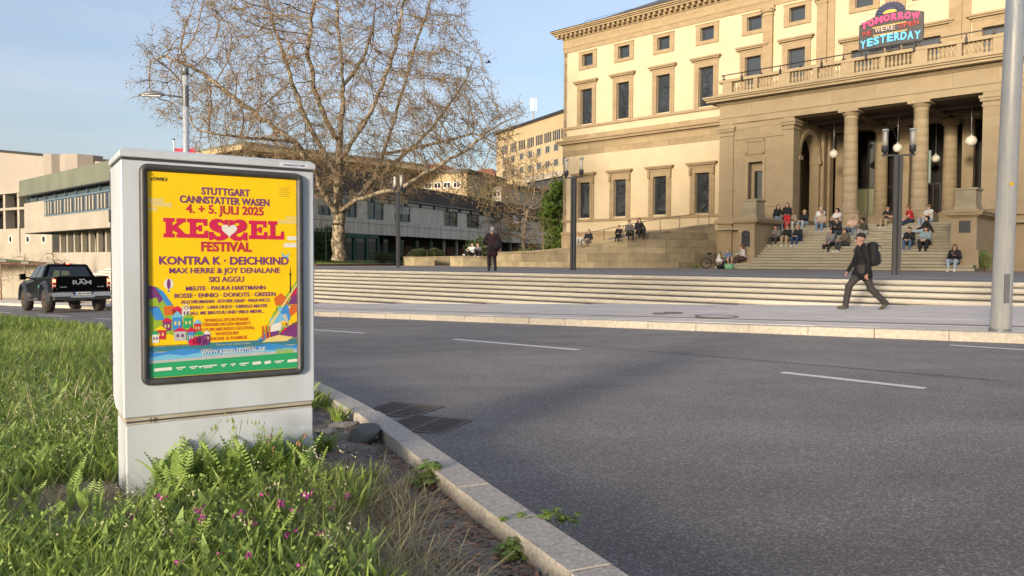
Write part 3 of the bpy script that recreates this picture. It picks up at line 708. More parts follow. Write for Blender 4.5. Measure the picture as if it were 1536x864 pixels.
# rear glazing
M_VGLASS = glass('vestibule_glass', (.010, .010, .009), .05, .8)
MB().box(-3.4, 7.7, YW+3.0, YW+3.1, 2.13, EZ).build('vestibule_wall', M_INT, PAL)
MB().box(-3.3, -2.0, YW+.9, YW+1.1, 2.13, EZ-.3).build('vestibule_wall_stone', M_SANDP, PAL)
MB().box(-1.25, -.4, YW+.8, YW+.85, 2.13, EZ-.3).build('vestibule_pane', M_VGLASS, PAL)
M_GREENG = glass('green_lit_glass', (.20, .21, .11), .15)  # green lit look put into the glass tint, no lamp behind it
m_ = MB(); m_.box(-1.9, .6, YW+.74, YW+.80, 4.75, 4.83); m_.box(-1.16, -1.10, YW+.74, YW+.80, 2.13, 4.75); m_.box(-.05, .0, YW+.74, YW+.8, 2.13, 4.75); m_.build('door_frame', M_DARK, PAL)
MB().box(-1.1, -.05, YW+.76, YW+.78, 2.2, 4.75).build('door_pane', M_GREENG, PAL); MB().box(-1.9, -1.16, YW+.76, YW+.78, 2.2, 4.75).build('door_pane', M_GREENG, PAL)
M_SKYG = mat('sky_reflection_tint', (.42, .56, .54), .35, spec=.9)  # bluish reflection put into the pane's base colour
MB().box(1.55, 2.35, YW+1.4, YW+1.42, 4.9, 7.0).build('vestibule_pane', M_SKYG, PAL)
m_ = MB(); [m_.box(q, q+.07, YW+1.3, YW+1.38, 2.13, 5.0) for q in (1.5, 2.0, 2.5, 2.9, 5.6)]; m_.box(1.4, 3.0, YW+1.3, YW+1.38, 4.85, 4.95); m_.build('mullions', M_DARK, PAL)
pn = MB().box(5.2, 6.8, YW+1.3, YW+1.34, 3.2, 7.0).build('vestibule_pane', mat('warm_pane', (.55, .47, .30), .4, (.40, .50, .48), .6, stretch=(.2, .2, 1.5)), PAL)
m_ = MB(); [m_.box(5.1, 6.9, YW+1.22, YW+1.28, z_, z_+.06) for z_ in (4.6, 5.1, 5.5, 5.95, 6.4, 6.8)]; m_.box(5.0, 5.12, YW+1.2, YW+1.3, 2.13, 7.2); m_.build('louvre_bars', M_DARK, PAL)
for (x_, y_) in ((-.9, 7.2), (5.4, 4.5), (-1.2, 7.0)):
    MB().lathe([(.13, 0), (.13, .03)], 14, (x_, y_, EZ-.45 if y_ > 6 else EZ-.33)).build('ceiling_spotlight', M_GLOBE, PAL)
# entablature of the portico
YE = -.05
m_ = MB(); m_.box(PX0-.0, PX1, YE, .95, EZ, 9.14); m_.box(PX0-.05, PX1+.05, YE-.06, .95, 9.14, 9.22); m_.build('portico_architrave', M_SANDP, PAL)
x = PX0
while x < PX1-.1:
    e = min(PX1, x+random.uniform(1.2, 2.6)); blk('frieze_stone', PAL, M_SANDP, x+.003, e-.003, YE+.02-random.uniform(0, .005), .9, 9.224, 9.98); x = e
MB().lathe([(.06, 0), (.075, .02), (.05, .05)], 12).mesh('boss', M_SANDP)
m_ = MB(); m_.box(PX0-.08, PX1+.08, YE-.08, .9, 9.98, 10.03); m_.box(PX0-.62, PX1+.6, YE-.62, .9, 10.16, 10.30); m_.box(PX0-.72, PX1+.7, YE-.74, .9, 10.30, 10.40); m_.box(PX0-.8, PX1+.8, YE-.84, .9, 10.40, 10.50); m_.box(PX0-.14, PX1+.1, YE-.16, .9, 10.03, 10.16)
m_.box(PX0-.62, PX0, .9, YW, 10.16, 10.5); m_.box(PX0-.02, PX0+.3, .9, YW, 8.76, 10.16); m_.build('portico_cornice', M_SANDP, PAL)
dn = MB(); x = PX0-.1
while x < PX1: dn.box(x, x+.055, YE-.22, YE-.155, 10.045, 10.15); x += .105
tag(dn.build('dentils', M_SANDP, PAL), kind='stuff')
MB().box(PX0, PX1, .9, YW, 10.2, 10.45).build('balcony_floor', M_STEP, PAL)
# balustrade
YB = -.10
MB().box(PX0+.0, PX1, YB-.12, YB+.5, 10.502, 10.74).build('balustrade_base', M_SANDP, PAL)
MB().box(PX0-.05, PX1, YB-.06, YB+.44, 11.42, 11.60).build('balustrade_cap', M_SANDP, PAL)
peds = [(-7.95, -7.30), (-5.84, -5.60), (-4.20, -3.55), (-2.13, -1.90), (-.50, .20), (1.62, 1.84), (3.30, 3.98), (5.37, 5.60), (7.0, 7.65), (9.0, 9.25), (10.7, 11.4)]
for a, b in peds: blk('balustrade_pedestal', PAL, M_SANDP, a, b, YB-.02, YB+.4, 10.741, 11.419)
bal = MB().lathe([(.085, 0), (.085, .06), (.05, .08), (.06, .12), (.092, .22), (.085, .3), (.045, .42), (.04, .52), (.055, .56), (.04, .59), (.08, .62), (.08, .68)], 8).mesh('baluster', M_SANDP)
for (a, b), (c, d) in zip(peds, peds[1:]):
    k = 7
    for i in range(k): mkobj('baluster', bal, PAL, (b+(c-b)*(i+.5)/k, YB+.19, 10.74))
# iron handrail on the balustrade
m_ = MB(); m_.tube([(PX0+.2, YB-.12, 11.86), (PX1, YB-.12, 11.86)], .032, 6); m_.tube([(PX0+.2, YB-.12, 11.86), (PX0+.2, YB+.35, 11.86)], .03, 5); m_.build('iron_handrail', M_DARK, PAL)
for i, x in enumerate(np.arange(PX0+.35, PX1, 1.24)):
    m_ = MB(); m_.box(x-.025, x+.025, YB-.15, YB-.1, 11.6, 11.86)
    m_.box(x-.05, x+.05, YB-.2, YB-.06, 11.38, 11.64) if i % 2 else m_.box(x-.1, x+.1, YB-.15, YB+.2, 11.6, 11.63)
    m_.build('rail_bracket', M_DARK, PAL)

# ---------------- stairs and flanking plinths (rigid parts of the palace)
rs = 2.51/16; tr = .32
M_STEPD = mat('mossy_shaded_tread', (.20, .18, .125), .95, (.10, .10, .07), 2.5, var=.15, bump=.4, bscale=12)  # moss, plus the shade line below each nosing put into the colour
ZT = -.41
for k in range(16):
    y0 = -(5.6-tr*k); z1 = ZT+rs*(k+1)*(2.54/2.51)
    x0, x1 = (-5.35, 7.62) if k == 0 else ((-4.62, 7.5) if k == 1 else (-3.5, 6.4))
    if k >= 2: x0, x1 = -3.47, 6.38
    cuts = [x0+(x1-x0)*(i+random.uniform(-.25,.25)*(0<i<5))/5 for i in range(6)]
    for a, b in zip(cuts, cuts[1:]):
        if b-a < .3: continue
        blk('stair_step', PAL, M_STEPD, a+.003, b-.003, y0+random.uniform(-.004, .004), y0+tr+.6, z1-rs-.001*k, z1+random.uniform(-.003, .003))
        # nosing: the tread slab stands proud of the riser
        blk('stair_nosing', PAL, M_STEP, a+.003, b-.003, y0-.045, y0+.08, z1-rs+.035, z1+.002)
MB().box(-3.47, 6.38, -.8, .6, 1.2, 2.11).build('landing_core', M_STEP, PAL)
def plinth(x0, x1, yf, top_x0, top_x1, side):
    # front pedestal
    m_ = MB(); m_.box(x0-.07, x1+.12 if side > 0 else x1+.07, yf-.1, .0, ZT-.1, .62); m_.box(x0, x1, yf, 0, .62, 2.16); m_.build('stair_plinth', M_SANDP, PAL)
    m_ = MB(); m_.box(x0-.1, x1+.1, yf-.1, .0, 2.16, 2.24); m_.box(x0-.26, x1+.26, yf-.26, .0, 2.24, 2.36); m_.box(x0-.32, x1+.32, yf-.32, -.0, 2.36, 2.45); m_.box(x0-.1, x1+.1, yf-.1, -.3, 2.45, 2.52); m_.build('plinth_ledge', M_SANDP, PAL)
    m_ = MB(); m_.box(top_x0, top_x1, yf+.05, yf+1.25, 2.52, 2.66); m_.box(top_x0+.05, top_x1-.05, yf+.1, yf+1.2, 2.66, 3.44); m_.box(top_x0-.02, top_x1+.02, yf+.03, yf+1.27, 3.44, 3.52); m_.build('plinth_block', M_SANDOLD, PAL)
plinth(-4.48, -3.47, -4.6, -4.35, -3.4, -1)
plinth(6.38, 7.45, -4.6, 6.45, 7.42, 1)
# bronze plaques on the plinths
m_ = MB(); m_.xz([(-4.24, .86), (-3.74, .86), (-3.74, 1.62), (-3.82, 1.74), (-3.99, 1.79), (-4.16, 1.74), (-4.24, 1.62)], -4.63, -4.6); pq = m_.build('bronze_plaque', M_DARK, PAL)
m_ = MB(); m_.sphere((-3.99, -4.635, 1.5), .12, 10, sc=(1, .35, 1.2)); m_.box(-4.15, -3.83, -4.645, -4.63, .95, 1.0); m_.box(-4.13, -3.85, -4.645, -4.63, 1.05, 1.10); m_.build('relief', M_IRON, pq)
m_ = MB(); m_.box(6.72, 7.2, -4.63, -4.6, 1.42, 1.98); pq = m_.build('bronze_plaque', M_IRON, PAL)
m_ = MB()
for i in range(8): m_.box(6.76, 7.16-.05*(i % 3), -4.637, -4.63, 1.47+.06*i, 1.49+.06*i)
m_.build('relief', M_DARK, pq)

# ---------------- neon-letter sign on the balcony
SG = thing('balcony_letter_sign', 'dark board with pink and blue sign letters and half sun standing on the balcony', 'sign', (BO.x, BO.y, 0), BANG)
M_BOARD = mat('board_black', (.035, .033, .035), .6, (.06, .055, .055), 3)
M_PINK = mat('pink_paint', (.62, .045, .18), .5); M_RED = mat('dark_red_tube', (.38, .03, .03), .5); M_CYAN = mat('sky_blue_paint', (.10, .42, .70), .5); M_TUBE = mat('pale_tube', (.60, .42, .36), .5); M_OCH = mat('ochre_paint', (.42, .27, .07), .5); M_NAVY = mat('navy_paint', (.02, .025, .08), .5); M_YEL = mat('sun_yellow', (.75, .42, .05), .5)
yS = -.1
m_ = MB(); arc = [(.42, 13.36)]+[(.42+(3.75-.42)*t, 13.36+.62*sin(pi*t)**.75+.25*t*(1-t)) for t in np.linspace(.1, .9, 9)]+[(3.75, 13.40)]
m_.xz([(.42, 11.95), (3.75, 11.95)]+[(3.75, 13.45), (3.5, 13.55), (2.9, 13.72), (2.1, 13.78), (1.3, 13.70), (.7, 13.50), (.42, 13.36)], yS, yS+.12); m_.build('board', M_BOARD, SG)
m_ = MB(); m_.xz([(2.05-.78*cos(t), 13.70+.62*sin(t)) for t in np.linspace(0, pi, 18)][::-1], yS-.02, yS+.10); m_.build('half_disc', M_NAVY, SG)
m_ = MB(); m_.xz([(2.05-.36*cos(t), 13.74+.17*sin(t)) for t in np.linspace(0, pi, 14)][::-1], yS-.04, yS-.02); m_.build('sun', M_YEL, SG)
for i in range(11):
    t = pi*(i+.5)/11; m_ = MB(); m_.tube([(2.05-.36*cos(t), yS-.045, 13.72+.34*sin(t)), (2.05-.74*cos(t), yS-.045, 13.70+.68*sin(t))], .012, 4); m_.build('ray', M_IRON, SG)
for i in range(9):
    t = pi*(i+.5)/9; m_ = MB(); m_.tube([(2.05-.9*cos(t), yS+.03, 13.72+.85*sin(t)), (2.05-1.35*cos(t), yS+.03, 13.70+1.25*sin(t))], .014, 4); m_.build('outer_ray', M_OCH, SG)
def arctext(body, size, m, x0, x1, zc, rise, tilt0, off=.012, hs=1.0):
    n = len(body); ws = [.55 if ch in 'IJ ' else (1.25 if ch in 'MW' else 1) for ch in body]; tot = sum(ws); acc = 0
    for ch, wd in zip(body, ws):
        t = (acc+wd/2)/tot; acc += wd
        if ch == ' ': continue
        x = x0+(x1-x0)*t; z = zc+rise*(1-(2*t-1)**2)
        o = text(ch, size, m, SG, (x, yS-.03, z), ext=.03, off=off); o.name = 'letter'
        bw = max(v.co.x for v in o.data.vertices)-min(v.co.x for v in o.data.vertices); o.scale = ((x1-x0)*wd/tot*.88/bw*(1 if ch != 'I' else .4), hs, 1)
arctext('TOMORROW', .46, M_PINK, .55, 3.60, 13.06, .26, 0, .028, 1.05)
arctext('YESTERDAY', .58, M_CYAN, .50, 3.66, 12.02, .16, 0, .026, 1.0)
arctext('WE', .34, M_RED, .58, 1.12, 12.72, .0, 0, .004); arctext('WERE', .38, M_TUBE, 1.28, 2.35, 12.78, .02, 0, .0); arctext('OPEN', .36, M_RED, 2.5, 3.55, 12.80, .0, 0, .004)
for z_, a, b in ((13.04, 1.15, 2.9), (12.60, 1.2, 2.95)): MB().box(a, b, yS-.03, yS-.0, z_, z_+.07).build('ochre_bar', M_OCH, SG)
for q in (.55, 3.55): MB().box(q, q+.08, yS, yS+.08, 11.6, 11.96).build('support_leg', M_DARK, SG)
m_ = MB()
for i in range(3): m_.box(1.0+i*.85, 1.7+i*.85, yS+.05, yS+.25, 11.66, 11.9)
m_.build('transformer_box', M_IRON, SG)

# pendant globe lamps in the porch
for i, (x_, y_, z_, r_, lb) in enumerate([(-2.01, 3, 6.70, .26, 'round white pendant globe hanging left of the front columns in front of the arch'), (-1.0, 7.0, 6.38, .24, 'pendant globe hanging deep in the porch between the two left columns'), (1.68, 3, 6.72, .26, 'pendant globe hanging behind the tall lamp post in the middle bay of the porch'), (2.69, 7, 6.41, .24, 'pendant globe hanging deep in the porch right of the second front column'), (5.46, 3, 6.74, .30, 'largest pendant globe, hanging on wires in the right bay of the porch')]):
    t = thing('pendant_lamp', lb, 'lamp', tuple(bworld(x_, -y_, z_)), BANG, 'globe lamps hanging in the porch')
    MB().sphere((0, 0, 0), r_, 18).build('globe', M_GLOBE, t)
    MB().lathe([(.07, r_-.02), (.05, r_+.06), (.015, r_+.1)], 10).build('holder', M_STEELB, t)
    m_ = MB(); m_.tube([(0, 0, r_+.08), (0, 0, EZ-.02-z_)], .014, 5); m_.build('stem', M_STEELB, t)
    m_ = MB()
    for dx, dy in ((-.5, .3), (.5, .3), (-.25, -.4), (.3, -.4)): m_.tube([(0, 0, r_+.02), (dx*1.1, dy, 1.6)], .006, 3)
    m_.build('stay_wires', M_IRON, t)
# ================================================================ ramp wall of coursed stone blocks
def catmull(pts, n=8):
    out = []; P_ = [Vector(p) for p in pts]; P_ = [P_[0]*2-P_[1]]+P_+[P_[-1]*2-P_[-2]]
    for i in range(1, len(P_)-2):
        for j in range(n):
            t = j/n; a, b, c, d = P_[i-1:i+3]
            out.append(.5*((2*b)+(c-a)*t+(2*a-5*b+4*c-d)*t*t+(3*b-a-3*c+d)*t**3))
    out.append(P_[-2]); return out
def onY(u, v, Y): p = aty(u, v, Y); return (p.x, p.y, p.z)
e0 = bworld(-8.1, .16, 2.42)
rw_pts = catmull([onY(738, 378, 54.0), onY(790, 376.5, 50.5), onY(845, 371.5, 48.2), onY(905, 361.5, 47.2), onY(968, 349.8, 47.2), onY(1025, 341, 48.2), (e0.x-.2, e0.y, 2.46)], 7)
RW = thing('ramp_wall', 'curved coursed sandstone wall of the ramp rising to the palace porch, people sitting on top', 'wall', (0, 0, 0))
cum = [0]
for a, b in zip(rw_pts, rw_pts[1:]): cum.append(cum[-1]+math.hypot(b.x-a.x, b.y-a.y))
def rw_at(s):
    s = max(0, min(cum[-1], s)); i = max(k for k in range(len(cum)) if cum[k] <= s); i = min(i, len(cum)-2); t = (s-cum[i])/(cum[i+1]-cum[i])
    p = rw_pts[i].lerp(rw_pts[i+1], t); d = (rw_pts[i+1]-rw_pts[i]); d.z = 0; d.normalize(); return p, d
def rw_block(s0, s1, z0, z1a, z1b, d, name='wall_stone', out=0, m=None):
    (p, dp), (q, dq) = rw_at(s0), rw_at(s1); n1 = Vector((dp.y, -dp.x, 0)); n2 = Vector((dq.y, -dq.x, 0))
    b = [p+n1*out, q+n2*out, q-n2*d, p-n1*d]
    MB().hexa([(v.x, v.y, z0) for v in b], [(b[0].x, b[0].y, z1a), (b[1].x, b[1].y, z1b), (b[2].x, b[2].y, z1b), (b[3].x, b[3].y, z1a)]).build(name, m or M_RAMP, RW)
M_RAMP = mat('ramp_stone', (.36, .29, .175), .9, (.20, .165, .11), 1.2, var=.24, bump=.5, bscale=9, fac=(.4, .75))
rnd = random.Random(3); zc = -.5; row = 0
while zc < 2.5:
    h = [.46, .52, .40, .5, .44, .5, .5][row % 7]; s_ = -rnd.uniform(0, .6)
    while s_ < cum[-1]-.15:
        L_ = rnd.uniform(.7, 1.9); a, b = max(0, s_)+.006, min(cum[-1], s_+L_)-.006; s_ += L_
        if b-a < .1: continue
        ta, tb = rw_at(a)[0].z-.14, rw_at(b)[0].z-.14
        za, zb = min(zc+h-.012, ta), min(zc+h-.012, tb)
        if max(za, zb) <= zc+.03: continue
        rw_block(a, b, zc, max(za, zc+.01), max(zb, zc+.01), .35, out=rnd.uniform(0, .02))
    zc += h; row += 1
s_ = 0
while s_ < cum[-1]-.1:
    L_ = rnd.uniform(1.2, 1.9); a, b = s_+.005, min(cum[-1], s_+L_)-.005; s_ += L_
    if b-a < .1: continue
    ta, tb = rw_at(a)[0].z, rw_at(b)[0].z
    (p, dp), (q, dq) = rw_at(a), rw_at(b); n1 = Vector((dp.y, -dp.x, 0)); n2 = Vector((dq.y, -dq.x, 0)); b4 = [p+n1*.05, q+n2*.05, q-n2*.45, p-n1*.45]
    MB().hexa([(v.x, v.y, v.z-.135) for v in b4], [(v.x, v.y, v.z) for v in b4]).build('coping_stone', M_RAMP, RW)
V = []; F = []
for i in range(41):
    p, d = rw_at(cum[-1]*i/40); nn = Vector((d.y, -d.x, 0)); V += [tuple(p-nn*.3-Vector((0, 0, .18))), tuple(p-nn*7-Vector((0, 0, .35))), tuple(p-nn*.1+Vector((0, 0, -.16))), (p.x-nn.x*.1, p.y-nn.y*.1, -.5)]
for i in range(40): F += [(4*i, 4*i+4, 4*i+5, 4*i+1), (4*i+2, 4*i+3, 4*i+7, 4*i+6)]
tag(mkobj('ramp', npmesh('ramp', np.array(V), np.array(F), M_TERR)), kind='structure')
RL = thing('ramp_railing', 'thin dark iron railing along the top of the sloping ramp wall', 'railing', (0, 0, 0))
top = []
for u in (880, 905, 935, 968, 997, 1027, 1055, 1072):
    s_ = min(range(200), key=lambda k: abs((lambda p: 768+1152*p.x/p.y)(rw_at(cum[-1]*k/199)[0])-u)); p, d = rw_at(cum[-1]*s_/199); nn = Vector((d.y, -d.x, 0)); p = p-nn*.5
    MB().tube([p-Vector((0, 0, .1)), p+Vector((0, 0, .72))], .022, 5).build('post', M_IRON, RL); top.append(p+Vector((0, 0, .72)))
MB().tube(top, .018, 5).build('handrail', M_IRON, RL)

# low stone planters / bench blocks left of the wall
for (ua, ub, Y, yt, dep, lb) in ((620, 652, 58, 385, 2.2, 'leftmost low stone bench block on the terrace near the plaza lamp'), (653, 688, 62, 384.5, 2.2, 'middle low stone bench block behind and right of the leftmost one'), (694, 731, 52.5, 384, 2.4, 'right low stone bench block carrying the seated couple')):
    p0, p1 = onY(ua, yt, Y), onY(ub, yt, Y+.8); t = thing('stone_bench', lb, 'stone bench', (p0[0], p0[1], -.45), atan2(p1[1]-p0[1], p1[0]-p0[0]), 'stone bench blocks on the terrace')
    L_ = math.hypot(p1[0]-p0[0], p1[1]-p0[1]); h = p0[2]+.45
    MB().box(0, L_, 0, dep, 0, h-.1).build('block', M_RAMP, t, bevel=.02); MB().box(-.03, L_+.03, -.03, dep, h-.098, h).build('seat_slab', M_RAMP, t, bevel=.015)

# ================================================================ service cabinet with poster
CBX = Vector((-1.474, 3.115)); CBA = atan2(.545, .839)
CB = thing('utility_cabinet', 'grey white street utility cabinet carrying a framed yellow festival poster, standing in the grass', 'cabinet', (CBX.x, CBX.y, 0), CBA)
M_CAB = mat('cabinet_paint', (.47, .51, .56), .5, (.37, .40, .42), 3.5, bump=.05, bscale=30, stretch=(1, 1, .35), fac=(.45, .8))
M_CABD = mat('cabinet_dirt', (.30, .27, .21), .7, (.42, .39, .32), 8)
M_FRAME = mat('rubber_frame', (.035, .035, .038), .45, (.06, .06, .062), 14)
x0, x1, D_ = -.097, .693, .40
def rbox(mb, x0, x1, y0, y1, z0, z1): return mb.box(x0, x1, y0, y1, z0, z1)
m_ = MB(); F0 = .018
m_.xz
prof = [(F0, -.648), (F0, .398), (D_, .398), (D_, -.60), (D_-.10, -.648)]
n_ = len(prof); m_.add([(x0, y, z) for y, z in prof]+[(x1, y, z) for y, z in prof], [tuple(range(n_))[::-1], tuple(range(n_, 2*n_))]+[(i, (i+1) % n_, n_+(i+1) % n_, n_+i) for i in range(n_)])
m_.build('housing', M_CAB, CB, bevel=.006)
m_ = MB(); m_.box(x0-.004, x1+.006, F0-.006, D_+.01, .408, .432); m_.hexa([(x0-.004, F0-.006, .432), (x1+.006, F0-.006, .432), (x1+.006, D_+.01, .432), (x0-.004, D_+.01, .432)], [(x0+.012, F0+.012, .446), (x1-.012, F0+.012, .446), (x1-.012, D_-.01, .446), (x0+.012, D_-.01, .446)]); m_.build('lid', M_CAB, CB, bevel=.003)
MB().box(x0+.006, x1-.004, F0+.004, D_-.004, .397, .409).build('lid_seal', M_FRAME, CB)
MB().box(x0+.01, x1-.012, F0+.012, D_-.1, -.676, -.649).build('gap_strip', M_CABD, CB); MB().box(x0+.012, x1-.014, F0+.008, F0+.012, -.668, -.662).build('gap_shadow_lip', M_FRAME, CB)
m_ = MB(); m_.box(x0+.008, x1-.008, F0+.002, D_-.1, -1.05, -.677); m_.build('base_panel', M_CAB, CB, bevel=.005)
for z_ in (.18, -.45):
    MB().box(x0-.008, x0, D_-.03, D_-.005, z_-.02, z_+.035).build('hinge', M_FRAME, CB)
m_ = MB(); m_.box(x0-.003, x0, D_-.022, D_-.016, -.6, .38); m_.build('door_seam', M_FRAME, CB)
MB().box(x0+.10, x0+.104, F0, F0+.004, -.672, -.652).build('seam', M_FRAME, CB)
text('Anmeldung ID 21280', .011, mat('blue_ink', (.05, .08, .25), .5), CB, (.60, F0-.0065, .418), off=.0002)
MB().box(.535, .665, F0-.0062, F0-.006, .412, .431).build('sticker', mat('sticker', (.55, .57, .62), .5), CB)
# snap frame with rounded corners
fx0, fx1, fz0, fz1 = -.030, .640, -.520, .387
FR = thing('poster_display', 'framed yellow music festival poster with red KESSEL lettering mounted on the cabinet front', 'poster', (CBX.x, CBX.y, 0), CBA)
def rrect(a, b, c, d, r, n=5):
    out = []
    for (cx, cz, t0) in ((b-r, d-r, 0), (a+r, d-r, pi/2), (a+r, c+r, pi), (b-r, c+r, 1.5*pi)):
        for i in range(n+1): t = t0+pi/2*i/n; out.append((cx+r*cos(t), cz+r*sin(t)))
    return out
A_ = rrect(fx0, fx1, fz0, fz1, .035); ringr = [(0, F0), (.003, F0-.016), (.012, F0-.023), (.024, F0-.018), (.031, F0-.008), (.031, F0+.0)]
vs = []; N_ = len(A_)
for off, y in ringr:
    q = rrect(fx0+off, fx1-off, fz0+off, fz1-off, max(.035-off, .006)); vs += [(a, y, b) for a, b in q]
fs = [(k*N_+i, k*N_+(i+1) % N_, (k+1)*N_+(i+1) % N_, (k+1)*N_+i) for k in range(len(ringr)-1) for i in range(N_)]
fro = MB().add(vs, fs, 0, True).build('poster_frame', M_FRAME, FR)
for (x_, z_) in ((fx0+.017, fz1-.04), (fx1-.017, fz1-.02), (fx0+.017, fz0+.02), (fx1-.017, fz0+.035)): MB().lathe([(.0035, 0), (.0035, .002)], 8).build('screw', M_BLACK, fro, loc=(x_, F0-.022, z_), rot=(pi/2, 0, 0))
# poster print
M_PY = mat('poster_yellow', (.80, .52, .008), .45, (.72, .46, .006), 5, bump=.15, bscale=7, bdist=.01, spec=.25); cP = lambda n, c: mat(n, c, .4)
M_PP = cP('print_purple', (.16, .035, .16)); M_PR = cP('print_red', (.45, .02, .05)); M_PDR = cP('print_crimson', (.50, .012, .065)); M_PO = cP('print_orange', (.55, .12, .02)); M_PW = cP('print_white', (.62, .62, .58)); M_PB = cP('print_blue', (.04, .22, .55)); M_PLB = cP('print_light_blue', (.15, .42, .62)); M_PT = cP('print_teal', (.04, .17, .22)); M_PG = cP('print_green', (.02, .30, .12)); M_PLG = cP('print_lime', (.25, .38, .03)); M_PK = cP('print_black', (.02, .02, .02)); M_PC = cP('print_cream', (.62, .50, .18)); M_PGR = cP('print_grey', (.4, .42, .42))
px0, px1, pz0, pz1 = 0, .611, -.487, .357; PW, PH = px1-px0, pz1-pz0; yP = F0-.006
PS = MB().box(px0-.006, px1+.006, yP, yP+.003, pz0-.006, pz1+.006).build('poster_sheet', M_PY, FR)
def pxy(u, v): return (px0+u*PW, pz1-v*PH)   # poster-relative, v down
def ptext(body, v, h, wfrac, m, uc=.5, off=.0, name='lettering', align='CENTER'):
    x, z = pxy(uc, v); return text(body, h*1.38*PH, m, FR, (x, yP-.0014, z), ext=.0002, off=off*(.5 if h > .03 else .3), fit=wfrac*PW if wfrac else None, align=align, name=name)
for body, v, h, wf, m, off in [('STUTTGART', .100, .036, .325, M_PP, .0022), ('CANNSTATTER WASEN', .145, .036, .60, M_PP, .0022), ('4. + 5. JULI 2025', .194, .043, .52, M_PR, .0026),
      ('FESTIVAL', .382, .047, .34, M_PR, .004), ('KONTRA K · DEICHKIND', .449, .040, .87, M_PP, .0026), ('MAX HERRE & JOY DENALANE', .493, .028, .745, M_PP, .0018), ('SKI AGGU', .538, .028, .235, M_PP, .0018),
      ('MEUTE · PAULA HARTMANN', .579, .0215, .535, M_PP, .0015), ('BOSSE · ENNIO · DONOTS · GREEEN', .614, .022, .68, M_PP, .0015), ('ALLI NEUMANN · ESTHER GRAF · PAULWETZ', .643, .017, .60, M_PP, .001), ('CHEFKET · LARA HULO · GRINGO MAYER', .672, .017, .56, M_PP, .001), ('CALL ME BRUTUS UND VIELE MEHR...', .700, .017, .52, M_PP, .001),
      ('SPARDA-SPORTPARK', .738, .017, .30, M_PO, .001), ('ÜBERMORGEN MARKT', .760, .017, .325, M_PO, .001), ('FUTUROMUNDO FESTIVAL', .784, .017, .375, M_PO, .001), ('WAKESURF', .808, .017, .16, M_PO, .001), ('KINDER & FAMILIE', .832, .017, .275, M_PO, .001)]:
    ptext(body, v, h, wf, m, off=off, uc=.5)
t_ = ptext('»SWR3', .045, .017, .105, M_PK, uc=.07, off=.0012)
# heavy slab letters KESSEL
def slab(ch, x, z, w_, h, mir=False):
    s_ = h*.22; t_ = w_*.27; P = []
    if ch == 'K':
        P = [[(0,0),(.48,0),(.48,.2),(.38,.2),(.38,.8),(.48,.8),(.48,1),(0,1),(0,.8),(.1,.8),(.1,.2),(0,.2)], [(.38,.38),(.66,.2),(.56,.2),(.56,0),(1.02,0),(1.02,.2),(.95,.2),(.62,.58),(.88,.8),(.97,.8),(.97,1),(.56,1),(.56,.8),(.62,.8),(.38,.6)]]
    if ch == 'E': P = [[(0,0),(1,0),(1,.4),(.82,.4),(.80,.22),(.42,.22),(.42,.42),(.54,.42),(.54,.34),(.7,.34),(.7,.68),(.54,.68),(.54,.6),(.42,.6),(.42,.8),(.76,.8),(.78,.64),(.96,.64),(.96,1),(0,1),(0,.8),(.12,.8),(.12,.2),(0,.2)]]
    if ch == 'L': P = [[(0,0),(1,0),(1,.45),(.80,.45),(.78,.2),(.45,.2),(.45,.8),(.58,.8),(.58,1),(0,1),(0,.8),(.13,.8),(.13,.2),(0,.2)]]
    if ch == 'S':
        c = [(.96,.98),(.78,.98),(.76,.90),(.60,.99),(.36,1.02),(.14,.95),(.02,.8),(.02,.62),(.12,.48),(.34,.38),(.56,.30),(.60,.22),(.52,.17),(.38,.17),(.26,.26),(.22,.38),(.0,.38),(.0,-.02),(.18,-.02),(.2,.05),(.4,-.04),(.66,-.03),(.88,.06),(1.0,.22),(1.0,.42),(.88,.56),(.66,.65),(.46,.72),(.42,.79),(.5,.84),(.62,.82),(.72,.74),(.76,.62),(.96,.62)]
        P = [c]
    for p in P:
        q = [((x+(1-a)*w_) if mir else (x+a*w_), z+b*h) for a, b in p]
        if mir: q = q[::-1]
        MB().xz(q, yP-.0012, yP-.0008).build('slab_letter', M_PDR, FR)
zk, hk = pxy(0, .318)[1], .085*PH*1.12
for ch, u0, w_, mir in (('K', .095, .145, 0), ('E', .245, .135, 0), ('S', .385, .135, 0), ('S', .515, .130, 1), ('E', .655, .13, 0), ('L', .79, .115, 0)):
    slab(ch, pxy(u0, 0)[0], zk-(.006 if ch == 'S' else 0), w_*PW, hk*(1.1 if ch == 'S' else 1), bool(mir))
hc = pxy(.522, .275); hp = []
for i in range(28):
    t = 2*pi*i/28; hp.append((hc[0]+.0019*16*sin(t)**3*1.05, hc[1]+.0019*(13*cos(t)-5*cos(2*t)-2*cos(3*t)-cos(4*t))*1.0))
MB().xz(hp[::-1], yP-.0020, yP-.0016).build('heart_emblem', M_PW, FR)
def ppoly(pts, m, lay=1, name='printed_shape'):
    q = [pxy(*p) for p in pts]
    ar = sum(q[i][0]*q[(i+1) % len(q)][1]-q[(i+1) % len(q)][0]*q[i][1] for i in range(len(q)))
    if ar < 0: q = q[::-1]
    return MB().xz(q, yP-.0003*lay-.0002, yP-.0003*lay).build(name, m, FR)
